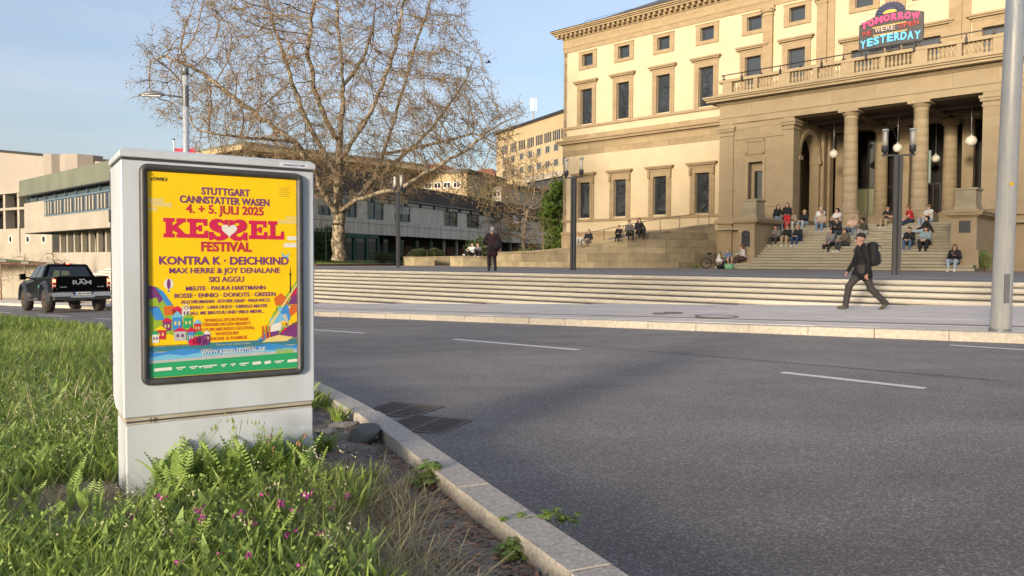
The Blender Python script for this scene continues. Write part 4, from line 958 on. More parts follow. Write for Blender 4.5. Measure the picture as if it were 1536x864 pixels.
# clouds
for (u, v, w_, h_) in ((.0, .13, .10, .022), (.02, .15, .13, .02), (.0, .175, .06, .018), (.86, .215, .14, .018), (.92, .195, .08, .015), (.93, .30, .07, .02)): ppoly([(u, v), (u+w_, v), (u+w_, v+h_), (u, v+h_)], M_PC if v < .25 else M_PW, 1, 'cloud')
ppoly([(.92, .335), (1, .335), (1, .358), (.90, .358), (.90, .345)], M_PW, 1, 'cloud')
ppoly([(.885, .385), (.915, .405), (.95, .385), (.93, .412), (.95, .42), (.90, .42)], M_PLB, 1, 'bird')
# balloon, tower
ppoly([(.125+.03*cos(t), .545+.026*sin(t)) for t in np.linspace(0, 2*pi, 16)[:-1]], M_PW, 1, 'balloon'); ppoly([(.125+.012*cos(t), .545+.026*sin(t)) for t in np.linspace(0, 2*pi, 12)[:-1]], M_PP, 2, 'balloon'); ppoly([(.118, .575), (.132, .575), (.130, .585), (.120, .585)], M_PB, 1, 'balloon')
ppoly([(.948, .46), (.951, .46), (.956, .60), (.944, .60)], M_PK, 2, 'tower'); ppoly([(.941, .497), (.958, .497), (.955, .507), (.944, .507)], M_PK, 2, 'tower')
# hills left
ppoly([(0, .55), (.06, .56), (.11, .62), (.15, .68), (.24, .76), (.30, .83), (.34, .85), (0, .85)], M_PLG, 1); ppoly([(0, .55), (.05, .56), (.09, .62), (.04, .66), (0, .66)], M_PP, 2); ppoly([(.04, .56), (.09, .58), (.15, .65), (.11, .65)], M_PB, 2); ppoly([(0, .66), (.06, .655), (.10, .72), (.04, .72)], M_PB, 2); ppoly([(.09, .655), (.15, .65), (.18, .69), (.10, .70)], M_PO, 3)
ppoly([(.0, .80), (.12, .79), (.26, .83), (.30, .85), (0, .85)], M_PY, 2); ppoly([(0, .62), (.05, .61), (.07, .65), (0, .655)], M_PLG, 3)
rr = random.Random(11)
def house(u, v, w_, h_, wall, roof, k):
    ppoly([(u, v), (u+w_, v), (u+w_, v+h_), (u, v+h_)], wall, k); ppoly([(u-.012, v), (u+w_*.5, v-h_*.5), (u+w_+.012, v)], roof, k+1)
    for a in (.2, .6): ppoly([(u+w_*a, v+h_*.3), (u+w_*(a+.2), v+h_*.3), (u+w_*(a+.2), v+h_*.62), (u+w_*a, v+h_*.62)], M_PC if wall in (M_PP, M_PB, M_PR, M_PDR, M_PG) else M_PP, k+2)
for a in [(.17, .675, .07, .05, M_PR, M_PDR, 3), (.24, .665, .06, .06, M_PW, M_PC, 3), (.10, .73, .06, .05, M_PP, M_PDR, 4), (.17, .71, .07, .07, M_PB, M_PLB, 5), (.25, .715, .07, .055, M_PG, M_PLG, 4), (.05, .77, .07, .05, M_PR, M_PY, 6), (.33, .745, .05, .05, M_PR, M_PLB, 4), (.18, .78, .09, .05, M_PGR, M_PDR, 6), (.28, .785, .05, .06, M_PB, M_PDR, 7), (.33, .80, .07, .05, M_PLG, M_PG, 6), (.40, .80, .05, .045, M_PP, M_PW, 5), (.02, .79, .05, .045, M_PW, M_PG, 7)]:
    house(a[0]*.86, *a[1:2], a[2]*.85, a[3]*.9, *a[4:])
for (u, v, r, m) in ((.33, .83, .035, M_PP), (.30, .83, .03, M_PDR), (.36, .84, .02, M_PP), (.27, .835, .025, M_PDR)): ppoly([(u+r*cos(t), v+r*.75*sin(t)) for t in np.linspace(0, 2*pi, 14)[:-1]], m, 8)
# hills right
ppoly([(1, .53), (.93, .60), (.84, .68), (.80, .74), (.74, .82), (.70, .85), (1, .85)], M_PLG, 1); ppoly([(1, .56), (.94, .62), (1, .64)], M_PDR, 2); ppoly([(.96, .62), (1, .60), (1, .66), (.93, .66)], M_PP, 3); ppoly([(.83, .625), (.88, .60), (.93, .63), (.93, .66), (.84, .665)], M_PO, 3)
ppoly([(.90, .67), (1, .66), (1, .71), (.92, .73)], M_PO, 3); ppoly([(.86, .68), (.93, .66), (.95, .74), (.88, .76)], M_PB, 4); ppoly([(.95, .73), (1, .70), (1, .77), (.93, .79)], M_PY, 4); ppoly([(.90, .79), (1, .75), (1, .84), (.83, .84)], M_PP, 4); ppoly([(.83, .72), (.92, .71), (.94, .77), (.84, .79)], M_PGR, 5); ppoly([(.80, .735), (.88, .70), (.90, .74), (.80, .77)], M_PLB, 6); ppoly([(.79, .765), (.88, .755), (.88, .795), (.79, .805)], M_PW, 6)
ppoly([(1, .545), (1, .56), (.80, .78), (.785, .77)], M_PC, 7); [ppoly([(q, .77-.0*q), (q+.012, .77), (q+.012, .84), (q, .84)], M_PO, 7) for q in (.74, .765, .79)]
for i in range(9): q = .70+.018*i; ppoly([(q, .845-.011*i), (q+.02, .845-.011*i), (q+.02, .85), (q, .85)], M_PB if i < 4 else M_PP, 2)
for i in range(10):
    u, v = rr.uniform(.82, .96), rr.uniform(.66, .82); s_ = rr.uniform(.012, .028); ppoly([(u, v), (u+s_, v), (u+s_, v+s_*.9), (u, v+s_*.9)], rr.choice([M_PR, M_PW, M_PB, M_PY, M_PDR, M_PLB]), 8)
ppoly([(.78, .835), (.86, .82), (.97, .835), (.92, .855), (.74, .855)], M_PC, 8, 'boat')
# water, bank, green strip
ppoly([(0, .843), (1, .843), (1, .875), (0, .875)], M_PT, 2, 'water_band')
wv = [(i/24, .872+.006*sin(i*.9)) for i in range(25)]; ppoly(wv+[(1, .915), (0, .915)], M_PB, 3, 'water_band'); wv = [(i/24, .895+.005*sin(i*1.3+1)) for i in range(25)]; ppoly(wv+[(1, .918), (0, .918)], M_PLB, 4, 'water_band')
ppoly([(0, .918), (1, .905), (1, .93), (0, .935)], M_PGR, 5, 'bank'); ppoly([(0, .93), (1, .918), (1, 1), (0, 1)], M_PG, 6, 'bank')
for i in range(7): u = .84+.018*i; ppoly([(u, .918), (u+.009, .885), (u+.018, .918)], M_PLG, 6, 'printed_tree')
ptext('WWW.KESSELFESTIVAL.DE', .899, .02, .44, M_PW, uc=.545, off=.0012).location.y -= .002
for body, v, wf in (('Tickets und weitere Infos', .860, .24), ('Bei Ihrer Ticket- und allen bekannten Vorverkaufsstellen', .912, .42)): o = ptext(body, v, .010, wf, M_PW if v > .9 else M_PGR, uc=.545, off=.0003); o.location.y -= .002
x = .03
for i, w_ in enumerate((.11, .06, .055, .10, .04, .035, .065, .06, .045, .07, .085)):
    if i in (0, 7, 8, 10): ppoly([(x, .955), (x+w_, .953), (x+w_, .968), (x, .970)], M_PW, 8, 'sponsor_logo')
    else: ppoly([(x, .957), (x+w_, .955), (x+w_, .961), (x, .963)], M_PW, 8, 'sponsor_logo'); ppoly([(x+.01, .966), (x+w_*.7, .965), (x+w_*.7, .969), (x+.01, .970)], M_PW, 8, 'sponsor_logo')
    if i == 3: ppoly([(x-.02, .955), (x-.01, .960), (x, .955), (x-.003, .964), (x-.010, .971), (x-.018, .964)], M_PW, 8, 'sponsor_logo')
    x += w_+.0255
for i in range(5): ppoly([(.87, .045+.011*i), (.95-.01*(i % 2), .045+.011*i), (.95-.01*(i % 2), .0485+.011*i), (.87, .0485+.011*i)], mat('print_ochre', (.42, .28, .02), .4), 1, 'small_print')

# ================================================================ poles and lamps
p = (6.78, 10.64, -1.0)
P1 = thing('steel_lamp_post', 'thick galvanised steel post cut by the picture top at the right kerb, small yellow sticker', 'lamp post', p, 0, 'tall galvanised road lamp posts')
def road_lamp(root, h, lum=True, tilt=(0, 0)):
    m_ = MB(); m_.tube([(0, 0, -.2), (tilt[0]*.5, 0, h*.5), (tilt[0], 0, h)], [.128, .118, .11], 20); m_.build('post', M_STEELB, root)
    m_ = MB(); m_.lathe([(.117, h-1.3), (.119, h-1.29), (.119, h-.5), (.117, h-.49)], 20, (tilt[0], 0, 0), cap=False); m_.lathe([(.122, h-.1), (.122, h+.16), (.11, h+.2), (.05, h+.22)], 16, (tilt[0], 0, 0)); m_.build('head_collar', M_GALVD, root)
    if lum:
        a_ = MB().tube([(-.1, 0, h-.95), (-.75, 0, h-.86), (-.85, 0, h-.85)], .035, 8).build('arm', M_GALVD, root)
        m_ = MB(); sec = [(-.78, .05, .05), (-.95, .11, .10), (-1.2, .15, .15), (-1.45, .14, .12), (-1.68, .07, .05), (-1.75, .02, .02)]
        vs = []; fs = []
        for i, (x, w_, hh) in enumerate(sec):
            for k in range(10):
                t = 2*pi*k/10; vs.append((x, w_*cos(t), h-.86-.03*(i > 2)+(hh if sin(t) > 0 else .05)*sin(t)))
        for i in range(len(sec)-1):
            for k in range(10): fs.append((i*10+k, i*10+(k+1) % 10, (i+1)*10+(k+1) % 10, (i+1)*10+k))
        m_.add(vs, fs, 0, True); l_ = m_.build('lamp_head', M_GALVD, root)
        MB().box(-1.6, -.9, -.10, .10, h-.945, h-.905).build('lens', M_PW, l_)
M_GALVD = mat('dull_galvanised', (.16, .165, .17), .5, (.22, .22, .22), 6, metal=.5)
road_lamp(P1, 8.8, True, (.17, 0))
MB().box(-.035, .035, -.132, -.112, .45, .85).build('access_door', M_GALVD, P1)
MB().lathe([(.135, .0), (.14, .02), (.14, .07), (.131, .09)], 20, cap=False).build('base_collar', M_GALVD, P1)
st = MB().box(-.03, .035, -.005, 0, -.02, .02).build('sticker', mat('yellow_sticker', (.7, .42, .01), .5), P1, loc=(.02, -.124, 2.06+.02))
p = ray(279.5, 300); yy = 30.0
P2 = thing('steel_lamp_post', 'galvanised steel lamp post with cobra-head lamp on the left behind the poster cabinet', 'lamp post', (aty(280, 300, yy).x, yy, -2.0), radians(6), 'tall galvanised road lamp posts')
road_lamp(P2, 9.2)
# twin-cylinder plaza lamps
M_WHITEP2 = mat('lamp_tube_white', (.8, .76, .66), .4)
def plaza_lamp(u, Y, hz, lb, rz):
    q = aty(u, 405, Y); t = thing('plaza_lamp', lb, 'street lamp', (q.x, Y, ZT), rz, 'twin-cylinder lamps on the terrace')
    for d in (-.075, .075):
        MB().box(d-.05, d+.05, -.06, .06, 0, hz).build('post_half', M_LAMPM, t)
    MB().box(-.022, .022, -.03, .03, .02, hz-.02).build('post_web', M_DARK, t)
    m_ = MB(); m_.box(-.50, .50, -.03, .03, hz, hz+.05); m_.build('crossbar', M_LAMPM, t)
    for s_ in (-.41, .41):
        h_ = MB(); h_.lathe([(.05, 0), (.05, .07), (.105, .09), (.105, .27), (.10, .29)], 16, (s_, 0, hz+.05)); hd = h_.build('lamp_base', M_LAMPM, t)
        MB().lathe([(.092, .29), (.092, .76)], 16, (s_, 0, hz+.05)).build('lamp_glass', M_CLEARG, hd)
        MB().lathe([(.045, .29), (.045, .75)], 8, (s_, 0, hz+.05)).build('lamp_rod', M_WHITEP2, hd); MB().lathe([(.10, .76), (.10, .82)], 16, (s_, 0, hz+.05)).build('lamp_cap', M_STEELB, hd)
M_CLEARG = bpy.data.materials.new('clear_tube'); M_CLEARG.use_nodes = True; n_ = M_CLEARG.node_tree; b_ = n_.nodes['Principled BSDF']; b_.inputs['Base Color'].default_value = (.75, .72, .64, 1); b_.inputs['Roughness'].default_value = .25; b_.inputs['Alpha'].default_value = .28
plaza_lamp(1344, 25.0, 3.86, 'rightmost twin-cylinder lamp, tall dark split post in front of the entrance stairs', radians(-14))
plaza_lamp(859.5, 34.5, 4.12, 'middle twin-cylinder lamp in front of the curved ramp wall', radians(-40))
plaza_lamp(597, 42.5, 4.15, 'leftmost twin-cylinder lamp, right of the big plane tree', radians(-56))

# ================================================================ left side: long wall, library building, hall
WL = thing('street_wall', 'long smooth beige concrete wall behind the black pickup truck', 'wall', (0, 0, 0))
for i in range(14):
    a = 45.6+i*5.2
    vs = []
    for q in (a+.015, a+5.185):
        for c in (15.6, 16.0):
            x, y = ac(q, c); vs.append((x, y))
    zb = zroad(a+5)-.3
    MB().hexa([(vs[0][0], vs[0][1], zb), (vs[2][0], vs[2][1], zb), (vs[3][0], vs[3][1], zb), (vs[1][0], vs[1][1], zb)], [(vs[0][0], vs[0][1], .38), (vs[2][0], vs[2][1], .38), (vs[3][0], vs[3][1], .38), (vs[1][0], vs[1][1], .38)]).build('wall_panel', M_CONCL, WL)
LB0 = Vector((-31.4, 60)); # left corner of the copper-roofed block
c_ = aty(36, 300, 60); LBR = atan2(-.683, .731)
LIB = thing('copper_roof_building', 'beige concrete building with green copper fascia and window strip above a recessed colonnade', 'building', (c_.x, 60, 0), LBR)
Lx = 22
MB().box(0, Lx, 0, 7, 1.95, 4.25).build('concrete_band', M_CONCL, LIB)
MB().box(-.25, Lx, -.25, 7, 4.78, 6.0) .build('copper_fascia', M_COPPER, LIB)
MB().box(-.3, Lx, -.34, 0, 4.70, 4.78).build('eaves_edge', M_DARK, LIB); MB().box(.1, Lx, .25, 7, 4.25, 4.78).build('clerestory', M_GLASSB, LIB)
for i in range(10): MB().box(.1+i*2.2, .18+i*2.2, .15, .25, 4.25, 4.7).build('clerestory_bar', M_BLUEFR, LIB)
wn = MB().box(5.1, Lx-1, -.03, .0, 3.05-.0, 4.28).build('window_strip', M_BLUEFR, LIB)
for i in range(7):
    MB().box(5.25+i*2.1, 5.25+i*2.1+1.9, -.06, -.031, 3.15, 4.12).build('pane', M_GLASS, wn)
    for k in range(3): MB().box(5.4+i*2.1+k*.6, 5.62+i*2.1+k*.6, -.07, -.061, 3.18, 4.1).build('blind_slat', M_CONCL, wn)
    MB().box(5.2+i*2.1, 7.3+i*2.1, -.12, -.03, 4.16, 4.22).build('window_rail', M_BLUEFR, wn)
MB().box(.6, Lx, 3.5, 6.8, -.5, 1.95).build('recessed_glazing', M_VGLASS, LIB)
for i in range(11):
    MB().box(4.2+i*1.55, 4.5+i*1.55, 1.2, 1.5, -.5, 1.95).build('column', M_CONCL, LIB)
    if i % 2 == 0: MB().box(4.2+i*1.55, 5.5+i*1.55, 3.35, 3.5, -.4, 1.6).build('curtain', M_CURT, LIB)
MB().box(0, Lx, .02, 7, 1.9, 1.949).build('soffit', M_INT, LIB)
# hall with rounded towers
cb = aty(-260, 300, 128); ce = aty(230, 300, 84)
HALL = thing('concrete_hall', 'large windowless pinkish concrete hall with rounded half towers rising behind the copper-roofed building', 'building', (cb.x, cb.y, 0), atan2(ce.y-cb.y, ce.x-cb.x))
HL = (ce-cb).xy.length
def hall_x(u):   # local x on the front plane for a picture column
    d = ray(u, 300); dv = Vector((d.x, d.y)); q = Vector((cb.x, cb.y)); e = (Vector((ce.x, ce.y))-q).normalized()
    k = (q.x*e.y-q.y*e.x)/(dv.x*e.y-dv.y*e.x); p = dv*k; return (p-q).dot(e), k*1.0, p.y
def hz(u, v): x_, k, y_ = hall_x(u); return (aty(u, v, y_)).z
MB().box(0, HL, 0, 30, -1, hz(0, 229)).build('hall_wall', M_HALL, HALL) if False else None
M_HALL = mat('pinkish_concrete', (.31, .27, .23), .9, (.27, .235, .20), .15, bump=.1)
zt0, zt1 = hz(0, 228), hz(160, 243)
_xa, _xb = hall_x(0)[0], hall_x(160)[0]; _k = (zt1-zt0)/(_xb-_xa); zt0, zt1 = zt0-_k*_xa-1, zt0+_k*(HL-_xa)+.6
MB().hexa([(0, 0, -3), (HL, 0, -3), (HL, 30, -3), (0, 30, -3)], [(0, 0, zt0+1), (HL, 0, zt1-.6), (HL, 30, zt1-.6), (0, 30, zt0+1)]).build('hall_wall', M_HALL, HALL)
MB().hexa([(0, -.2, zt0+1.002), (HL, -.2, zt1-.598), (HL, 30, zt1-.598), (0, 30, zt0+1.002)], [(0, -.2, zt0+1.3), (HL, -.2, zt1-.3), (HL, 30, zt1-.3), (0, 30, zt0+1.3)]).build('roof_edge', M_DARK, HALL)
for u0, u1 in ((77.5, 95), (108, 143)):
    a, b = hall_x(u0)[0], hall_x(u1)[0]; r = min((b-a)/2, 1.9); z_ = hz(u0, 234 if u0 < 90 else 237)
    m_ = MB(); m_.prism([(a, 1), (a, -.2), (a+r*.3, -r*.9), (a+r, -r*1.25), (b-r, -r*1.25), (b-r*.3, -r*.9), (b, -.2), (b, 1)], -2, z_); m_.build('round_tower', M_HALL, HALL, bevel=0)
# lower terrace part with deep openings and round windows
cb2 = aty(-150, 350, 96); ce2 = aty(78, 350, 76)
LO = thing('terrace_block', 'low concrete block with deep dark openings and porthole windows at left edge', 'building', (cb2.x, cb2.y, 0), atan2(ce2.y-cb2.y, ce2.x-cb2.x)); LL = (ce2-cb2).xy.length
def lx(u):
    d = ray(u, 300); dv = Vector((d.x, d.y)); q = Vector((cb2.x, cb2.y)); e = (Vector((ce2.x, ce2.y))-q).normalized(); k = (q.x*e.y-q.y*e.x)/(dv.x*e.y-dv.y*e.x); p = dv*k; return (p-q).dot(e), p.y
def lz(u, v): return aty(u, v, lx(u)[1]).z
z0, z1, z2, z3 = -3, lz(20, 343), lz(20, 317), lz(20, 290)
M_BALC = M_CONCL
MB().box(0, LL, 0, 12, z0, z1).build('lower_wall', M_BALC, LO)
MB().box(0, LL, .0, .4, z1+1.95, z1+2.2).build('floor_slab', M_BALC, LO); MB().box(0, LL, 2.5, 12, z1, z3).build('dark_glazing', M_VGLASS, LO); MB().box(0, LL, -.1, 12, z3, z3+.3).build('roof_slab', M_BALC, LO)
for u in (-120, -95, -70, -45, -20, 3, 24, 46, 70): x_ = lx(u)[0]; MB().box(x_, x_+.45, .1, 1.0, z1, z3).build('pillar', M_CONCL, LO)
for u in (-40, -12, 15, 41, 65):
    x_, yy_ = lx(u); z_ = lz(u, 359); w_ = MB().lathe([(.44, -.1), (.44, .06), (.34, .06), (.34, -.08)], 20, cap=False).build('round_window', M_CONC, LO, loc=(x_, 0, z_), rot=(pi/2, 0, 0))
    MB().lathe([(.36, 0.01), (.36, .02)], 20).build('pane', M_GLASS, w_)
for u in (-26, 29): x_ = lx(u)[0]; MB().box(x_, x_+.12, -.12, -.002, z0, z1+.3).build('downpipe', M_CONCL, LO)

# ================================================================ archive building behind the plane tree
ca = aty(440, 350, 66.5); dA = Vector((.41, .912)).normalized(); ARA = atan2(dA.y, dA.x)
a0 = Vector((-17.6, 70))-dA*7; ARC = thing('archive_building', 'long grey board-marked concrete building with dark roof and blue windows behind the plane tree', 'building', (a0.x, a0.y, 0), ARA)
def ax(u, v=None):
    d = ray(u, v or 350); dv = Vector((d.x, d.y)); k = (a0.x*dA.y-a0.y*dA.x)/(dv.x*dA.y-dv.y*dA.x); p = dv*k; return (p-a0).dot(dA), (d*k).z
AL = ax(829)[0]; zb = ax(600, 355.5)[1]; zw0 = ax(603, 325.5)[1]; zt = ax(603, 302)[1]
for lab, u, v in (('b', 478, 348), ('b', 828, 366.7), ('t', 828, 331), ('t', 500, 289)): pass
# local y<0 is the side towards the picture's right/front
zb = (ax(478, 348)[1]+ax(828, 366.7)[1])/2; zc_ = (ax(603, 303)[1]+ax(828, 332)[1])/2
WND = [(477, 497), (517, 536), (551, 576), (592, 616), (666, 687), (700, 719), (732, 752), (764, 782)]
wz0 = ax(564, 331)[1]; wz0b = ax(675, 338)[1]; wz0 = (wz0+wz0b)/2; wz1 = zc_-.45
HOL = []
for u0, u1 in WND: HOL.append((ax(u0)[0], ax(u1)[0], wz0, wz1))
HOL = [h for h in HOL if h[0] > .3]
m_ = MB(); wall_holes(m_, 0, AL, zb, wz1, 0, .3, HOL); m_.build('concrete_wall', M_CONC, ARC, fix=False)
x = 0
while x < AL-.3:   # board-marked panels stand proud between joints
    m_ = MB(); m_.box(x, x+.03, -.012, -.001, zb, wz0); m_.build('board_joint', M_TREAD, ARC); x += 2.45
MB().box(0, AL, -.015, -.001, zb+1.05, zb+1.09).build('board_joint', M_TREAD, ARC)
for h in HOL:
    W_ = MB(); a, b, c, d = h; W_.box(a, a+.12, .1, .2, c, d); W_.box(b-.12, b, .1, .2, c, d); W_.box(a+.12, b-.12, .1, .2, c, c+.12); W_.box((a+b)/2-.06, (a+b)/2+.06, .1, .2, c+.12, d); W_ = W_.build('window', M_BLUEFR, ARC)
    MB().box(a+.12, b-.12, .17, .18, c+.12, d).build('pane', M_GLASS, W_)
k = 0
for h in HOL:
    k += 1
    if k % 3 == 1: MB().box(h[0]+.15, h[1]-.15, .12, .14, (h[2]+h[3])/2, h[3]).build('roller_shutter', M_CURT, ARC)
    if k == 7: MB().box(h[0]+.1, h[1]-.1, .12, .14, h[2], h[3]).build('roller_shutter', M_CONC, ARC)
MB().box(0, AL, .05, .25, wz1, zc_).build('clerestory', M_GLASS, ARC)
x = 0; k = 0
while x < AL:
    MB().box(x, x+.15, -.06, .05, wz1, zc_).build('clerestory_bar', M_BLUEFR, ARC); x += 3.1; k += 1
    if k % 3 != 1: MB().box(x-2.7, x-.4, -.02, .04, wz1+.1, zc_-.1).build('clerestory_panel', M_CONC, ARC)
MB().box(-.5, AL+.5, -.35, 8, zc_, zc_+.14).build('eaves_band', mat('eaves_grey', (.20, .22, .21), .6), ARC)
zr = ax(700, 287)[1]
M_ROOFD = mat('dark_roof_felt', (.05, .042, .034), .9, (.075, .06, .045), 2)
MB().hexa([(-.5, -.2, zc_+.14), (AL+.5, -.2, zc_+.14), (AL+.5, 8, zc_+.14), (-.5, 8, zc_+.14)], [(-.5, .6, zc_+1.9), (AL+.5, .6, zc_+1.9), (AL+.5, 8, zc_+1.9), (-.5, 8, zc_+1.9)]).build('roof', M_ROOFD, ARC)
# ground floor, recessed: dark glass, brick panels, green posts
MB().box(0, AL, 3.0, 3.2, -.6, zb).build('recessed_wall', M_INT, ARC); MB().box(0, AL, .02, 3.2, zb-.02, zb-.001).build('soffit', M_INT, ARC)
for i in range(20):
    x = 3+i*3.3
    if x > AL-3: break
    if i % 3 != 0: MB().box(x, x+1.9, 2.8, 2.99, -.4, zb-.9).build('brick_panel', M_BRICK, ARC)
    MB().box(x+2.1, x+3.1, 2.85, 2.99, -.4, zb-.3).build('ground_pane', M_GLASSB, ARC)
    MB().box(x-.15, x+.05, 1.3, 1.5, -.6, zb).build('post', M_GREENFR if i < 9 else M_CONC, ARC)
xg0, xg1 = ax(510)[0], ax(565)[0]
gp = []
for u in (507, 527, 546, 563): x = ax(u)[0]; MB().box(x, x+.28, -.3, .0, -.2, zb-.05).build('green_post', M_GREENFR, ARC)
MB().box(ax(507)[0], ax(563)[0]+.28, -.3, 0, zb-.4, zb-.05).build('green_lintel', M_GREENFR, ARC)
for u in (510, 530, 549): x = ax(u)[0]; MB().box(x+.25, x+1.7, -.16, -.14, -.1, zb-.45).build('ground_pane', M_GLASSB, ARC)
DS = thing('satellite_dish', 'small white satellite dish on an arm at the right end of the concrete building', 'satellite dish', tuple(Vector((a0.x+dA.x*ax(762)[0], a0.y+dA.y*ax(762)[0], ax(762, 330)[1]))+Vector((dA.y, -dA.x, 0))*.9))
MB().lathe([(.0, .0), (.5, .06), (.85, .25), (.83, .27), (.5, .09), (0, .03)], 16, cap=False).build('dish', M_PLASTERW, DS, rot=(radians(70), 0, radians(40))) if False else None
M_WHITEP = mat('white_paint', (.7, .7, .68), .5)
MB().lathe([(.01, .0), (.35, .04), (.62, .18), (.6, .2), (.35, .07), (.01, .03)], 16, cap=False).build('dish', M_WHITEP, DS, rot=(radians(75), 0, radians(60)))
MB().tube([(0, 0, -.2), (.9, -.5, -.5), (1.4, -.4, .25)], .05, 5).build('feed_arm', M_WHITEP, DS)

# ================================================================ far buildings
def facing_block(name, lb, u0, u1, Y0, Y1, z0, z1, dep, m, wins=None, roof=None, cat='building'):
    p = aty(u0, 300, Y0); q = aty(u1, 300, Y1); L_ = (q-p).xy.length; t = thing(name, lb, cat, (p.x, p.y, 0), atan2(q.y-p.y, q.x-p.x))
    MB().box(0, L_, 0, dep, z0, z1).build('wall', m, t)
    if roof == 'flat': MB().box(-.4, L_+.4, -.4, dep+.4, z1, z1+.5).build('roof_edge', M_DARK, t)
    if roof == 'tile':
        MB().add([(-.5, -.6, z1), (L_+.5, -.6, z1), (L_+.5, dep+.6, z1), (-.5, dep+.6, z1), (dep*.3, dep/2, z1+3.2), (L_-dep*.3, dep/2, z1+3.2)], [(0,1,5,4), (2,3,4,5), (1,2,5), (3,0,4), (0,3,2,1)]).build('roof', M_TILE, t)
    for (xa, xb, k, za, zb_, w_) in (wins or []):
        for i in range(k):
            x = L_*(xa+(xb-xa)*(i+.5)/k); W_ = MB().box(x-w_/2-.12, x+w_/2+.12, -.05, -.001, za-.12, zb_+.12).build('window', M_WHITEP, t); MB().box(x-w_/2, x-.06, -.07, -.051, za, zb_).build('pane', M_GLASS, W_); MB().box(x+.06, x+w_/2, -.07, -.051, za, zb_).build('pane', M_GLASS, W_)
    return t, L_
M_TILE = mat('red_tile', (.34, .11, .05), .85, (.24, .09, .05), 1.5, bump=.3)
M_OCHRE = mat('ochre_plaster', (.41, .315, .185), .9, (.35, .27, .16), .2)
# high-rise at far right of the tree: rows of windows at heights read at 140-165 m
HR, HLn = facing_block('office_tower', 'tall sunlit ochre office block with rows of small windows and rooftop antenna beyond the tree', 744.5, 905, 165, 128, -6, aty(745, 202.5, 165).z, 22, M_OCHRE, None, 'flat')
Yh = 160.; zf = lambda v, Y=158.: aty(770, v, Y).z
def hrz(u, v):   # height on the tower front
    d = ray(u, v); p = Vector((HR.location.x, HR.location.y)); e = Vector((cos(HR.rotation_euler.z), sin(HR.rotation_euler.z))); k = (p.x*e.y-p.y*e.x)/(d.x*e.y-d.y*e.x); q = d*k; return (Vector((q.x, q.y))-p).dot(e), q.z
for v0, v1, w_ in ((233.5, 242, 1.3), (254, 262.5, 1.3), (290.5, 297, 1.3)):
    za, zb_ = hrz(770, v1)[1], hrz(770, v0)[1]
    for i in range(13):
        x = hrz(757+i*12.9, 240)[0]
        if x > HLn-1: break
        W_ = MB().box(x-w_/2-.5, x+w_/2+.5, -.06, -.001, za-.15, zb_+.15).build('window', M_CONCL, HR); MB().box(x-w_/2, x-.08, -.09, -.061, za, zb_).build('pane', M_GLASS, W_); MB().box(x+.08, x+w_/2, -.09, -.061, za, zb_).build('pane', M_GLASS, W_)
za, zb_ = hrz(770, 228)[1], hrz(770, 214.5)[1]
for i in range(12):
    x = hrz(757+i*12.9, 220)[0]
    for k in range(4):
        MB().box(x-1.2+k*.72, x-1.2+k*.72+.42, -.07, -.001, za, zb_).build('slot_window', M_INT2, HR) if False else MB().box(x-1.2+k*.72, x-1.2+k*.72+.42, -.07, -.001, za, zb_).build('slot_window', M_GLASS, HR)
MB().box(hrz(800, 268)[0], HLn, -2.2, 0, hrz(810, 274)[1], hrz(810, 266)[1]).build('canopy_slab', M_CONCL, HR); MB().box(hrz(802, 268)[0], HLn, -1.6, 0, -5, hrz(810, 274)[1]).build('lower_storey', M_GLASS, HR)
ANT = thing('rooftop_antenna', 'slim mobile phone antenna mast with white panels on the office block roof', 'antenna', (HR.location.x+cos(HR.rotation_euler.z)*hrz(793, 190)[0]+1, HR.location.y+sin(HR.rotation_euler.z)*hrz(793, 190)[0]+4, HR.children[0].dimensions.z-6 if False else aty(793, 193, 155).z))
za = aty(793, 147, 155).z-aty(793, 193, 155).z
MB().tube([(0, 0, -1), (0, 0, za)], .14, 6).build('mast', M_CONCL, ANT)
for q in (-.5, .5, 0): MB().box(q-.12, q+.12, -.3, .0, za-2.4, za+.1).build('antenna_panel', M_WHITEP, ANT)
MB().box(-1.6, 1.6, -1, 1, -1, .9).build('roof_unit', M_CONCL, ANT)
# mid-distance buildings between archive and tower
facing_block('low_ochre_building', 'low sunlit ochre building with plain wall and round holes behind the dark archive roof', 560, 700, 118, 112, -3, aty(640, 262, 115).z, 14, M_OCHRE, [(.05, .95, 9, aty(640, 283, 115).z, aty(640, 276, 115).z, 1.0)], 'flat')
facing_block('red_roof_house', 'house with orange tiled roof partly hidden behind the plane tree branches', 600, 660, 170, 165, -3, aty(620, 262, 168).z, 14, M_CONCL, [(.05, .95, 5, 12.5, 14.5, 1.2)], 'tile')
facing_block('hill_house', 'cream house with brownish red roof on the hillside left of the office block', 675, 742, 185, 180, -3, aty(690, 266, 180).z, 16, M_OCHRE, [(.05, .95, 6, 13, 15, 1.3)], 'tile')
facing_block('pale_annex', 'pale low annex with window rows directly left of the office block', 695, 752, 122, 118, -3, aty(720, 281, 120).z, 14, M_CONCL, [(.05, .95, 8, aty(720, 296, 120).z, aty(720, 288, 120).z, 1.0), (.05, .95, 8, aty(720, 309, 120).z, aty(720, 302, 120).z, 1.0)], 'flat')
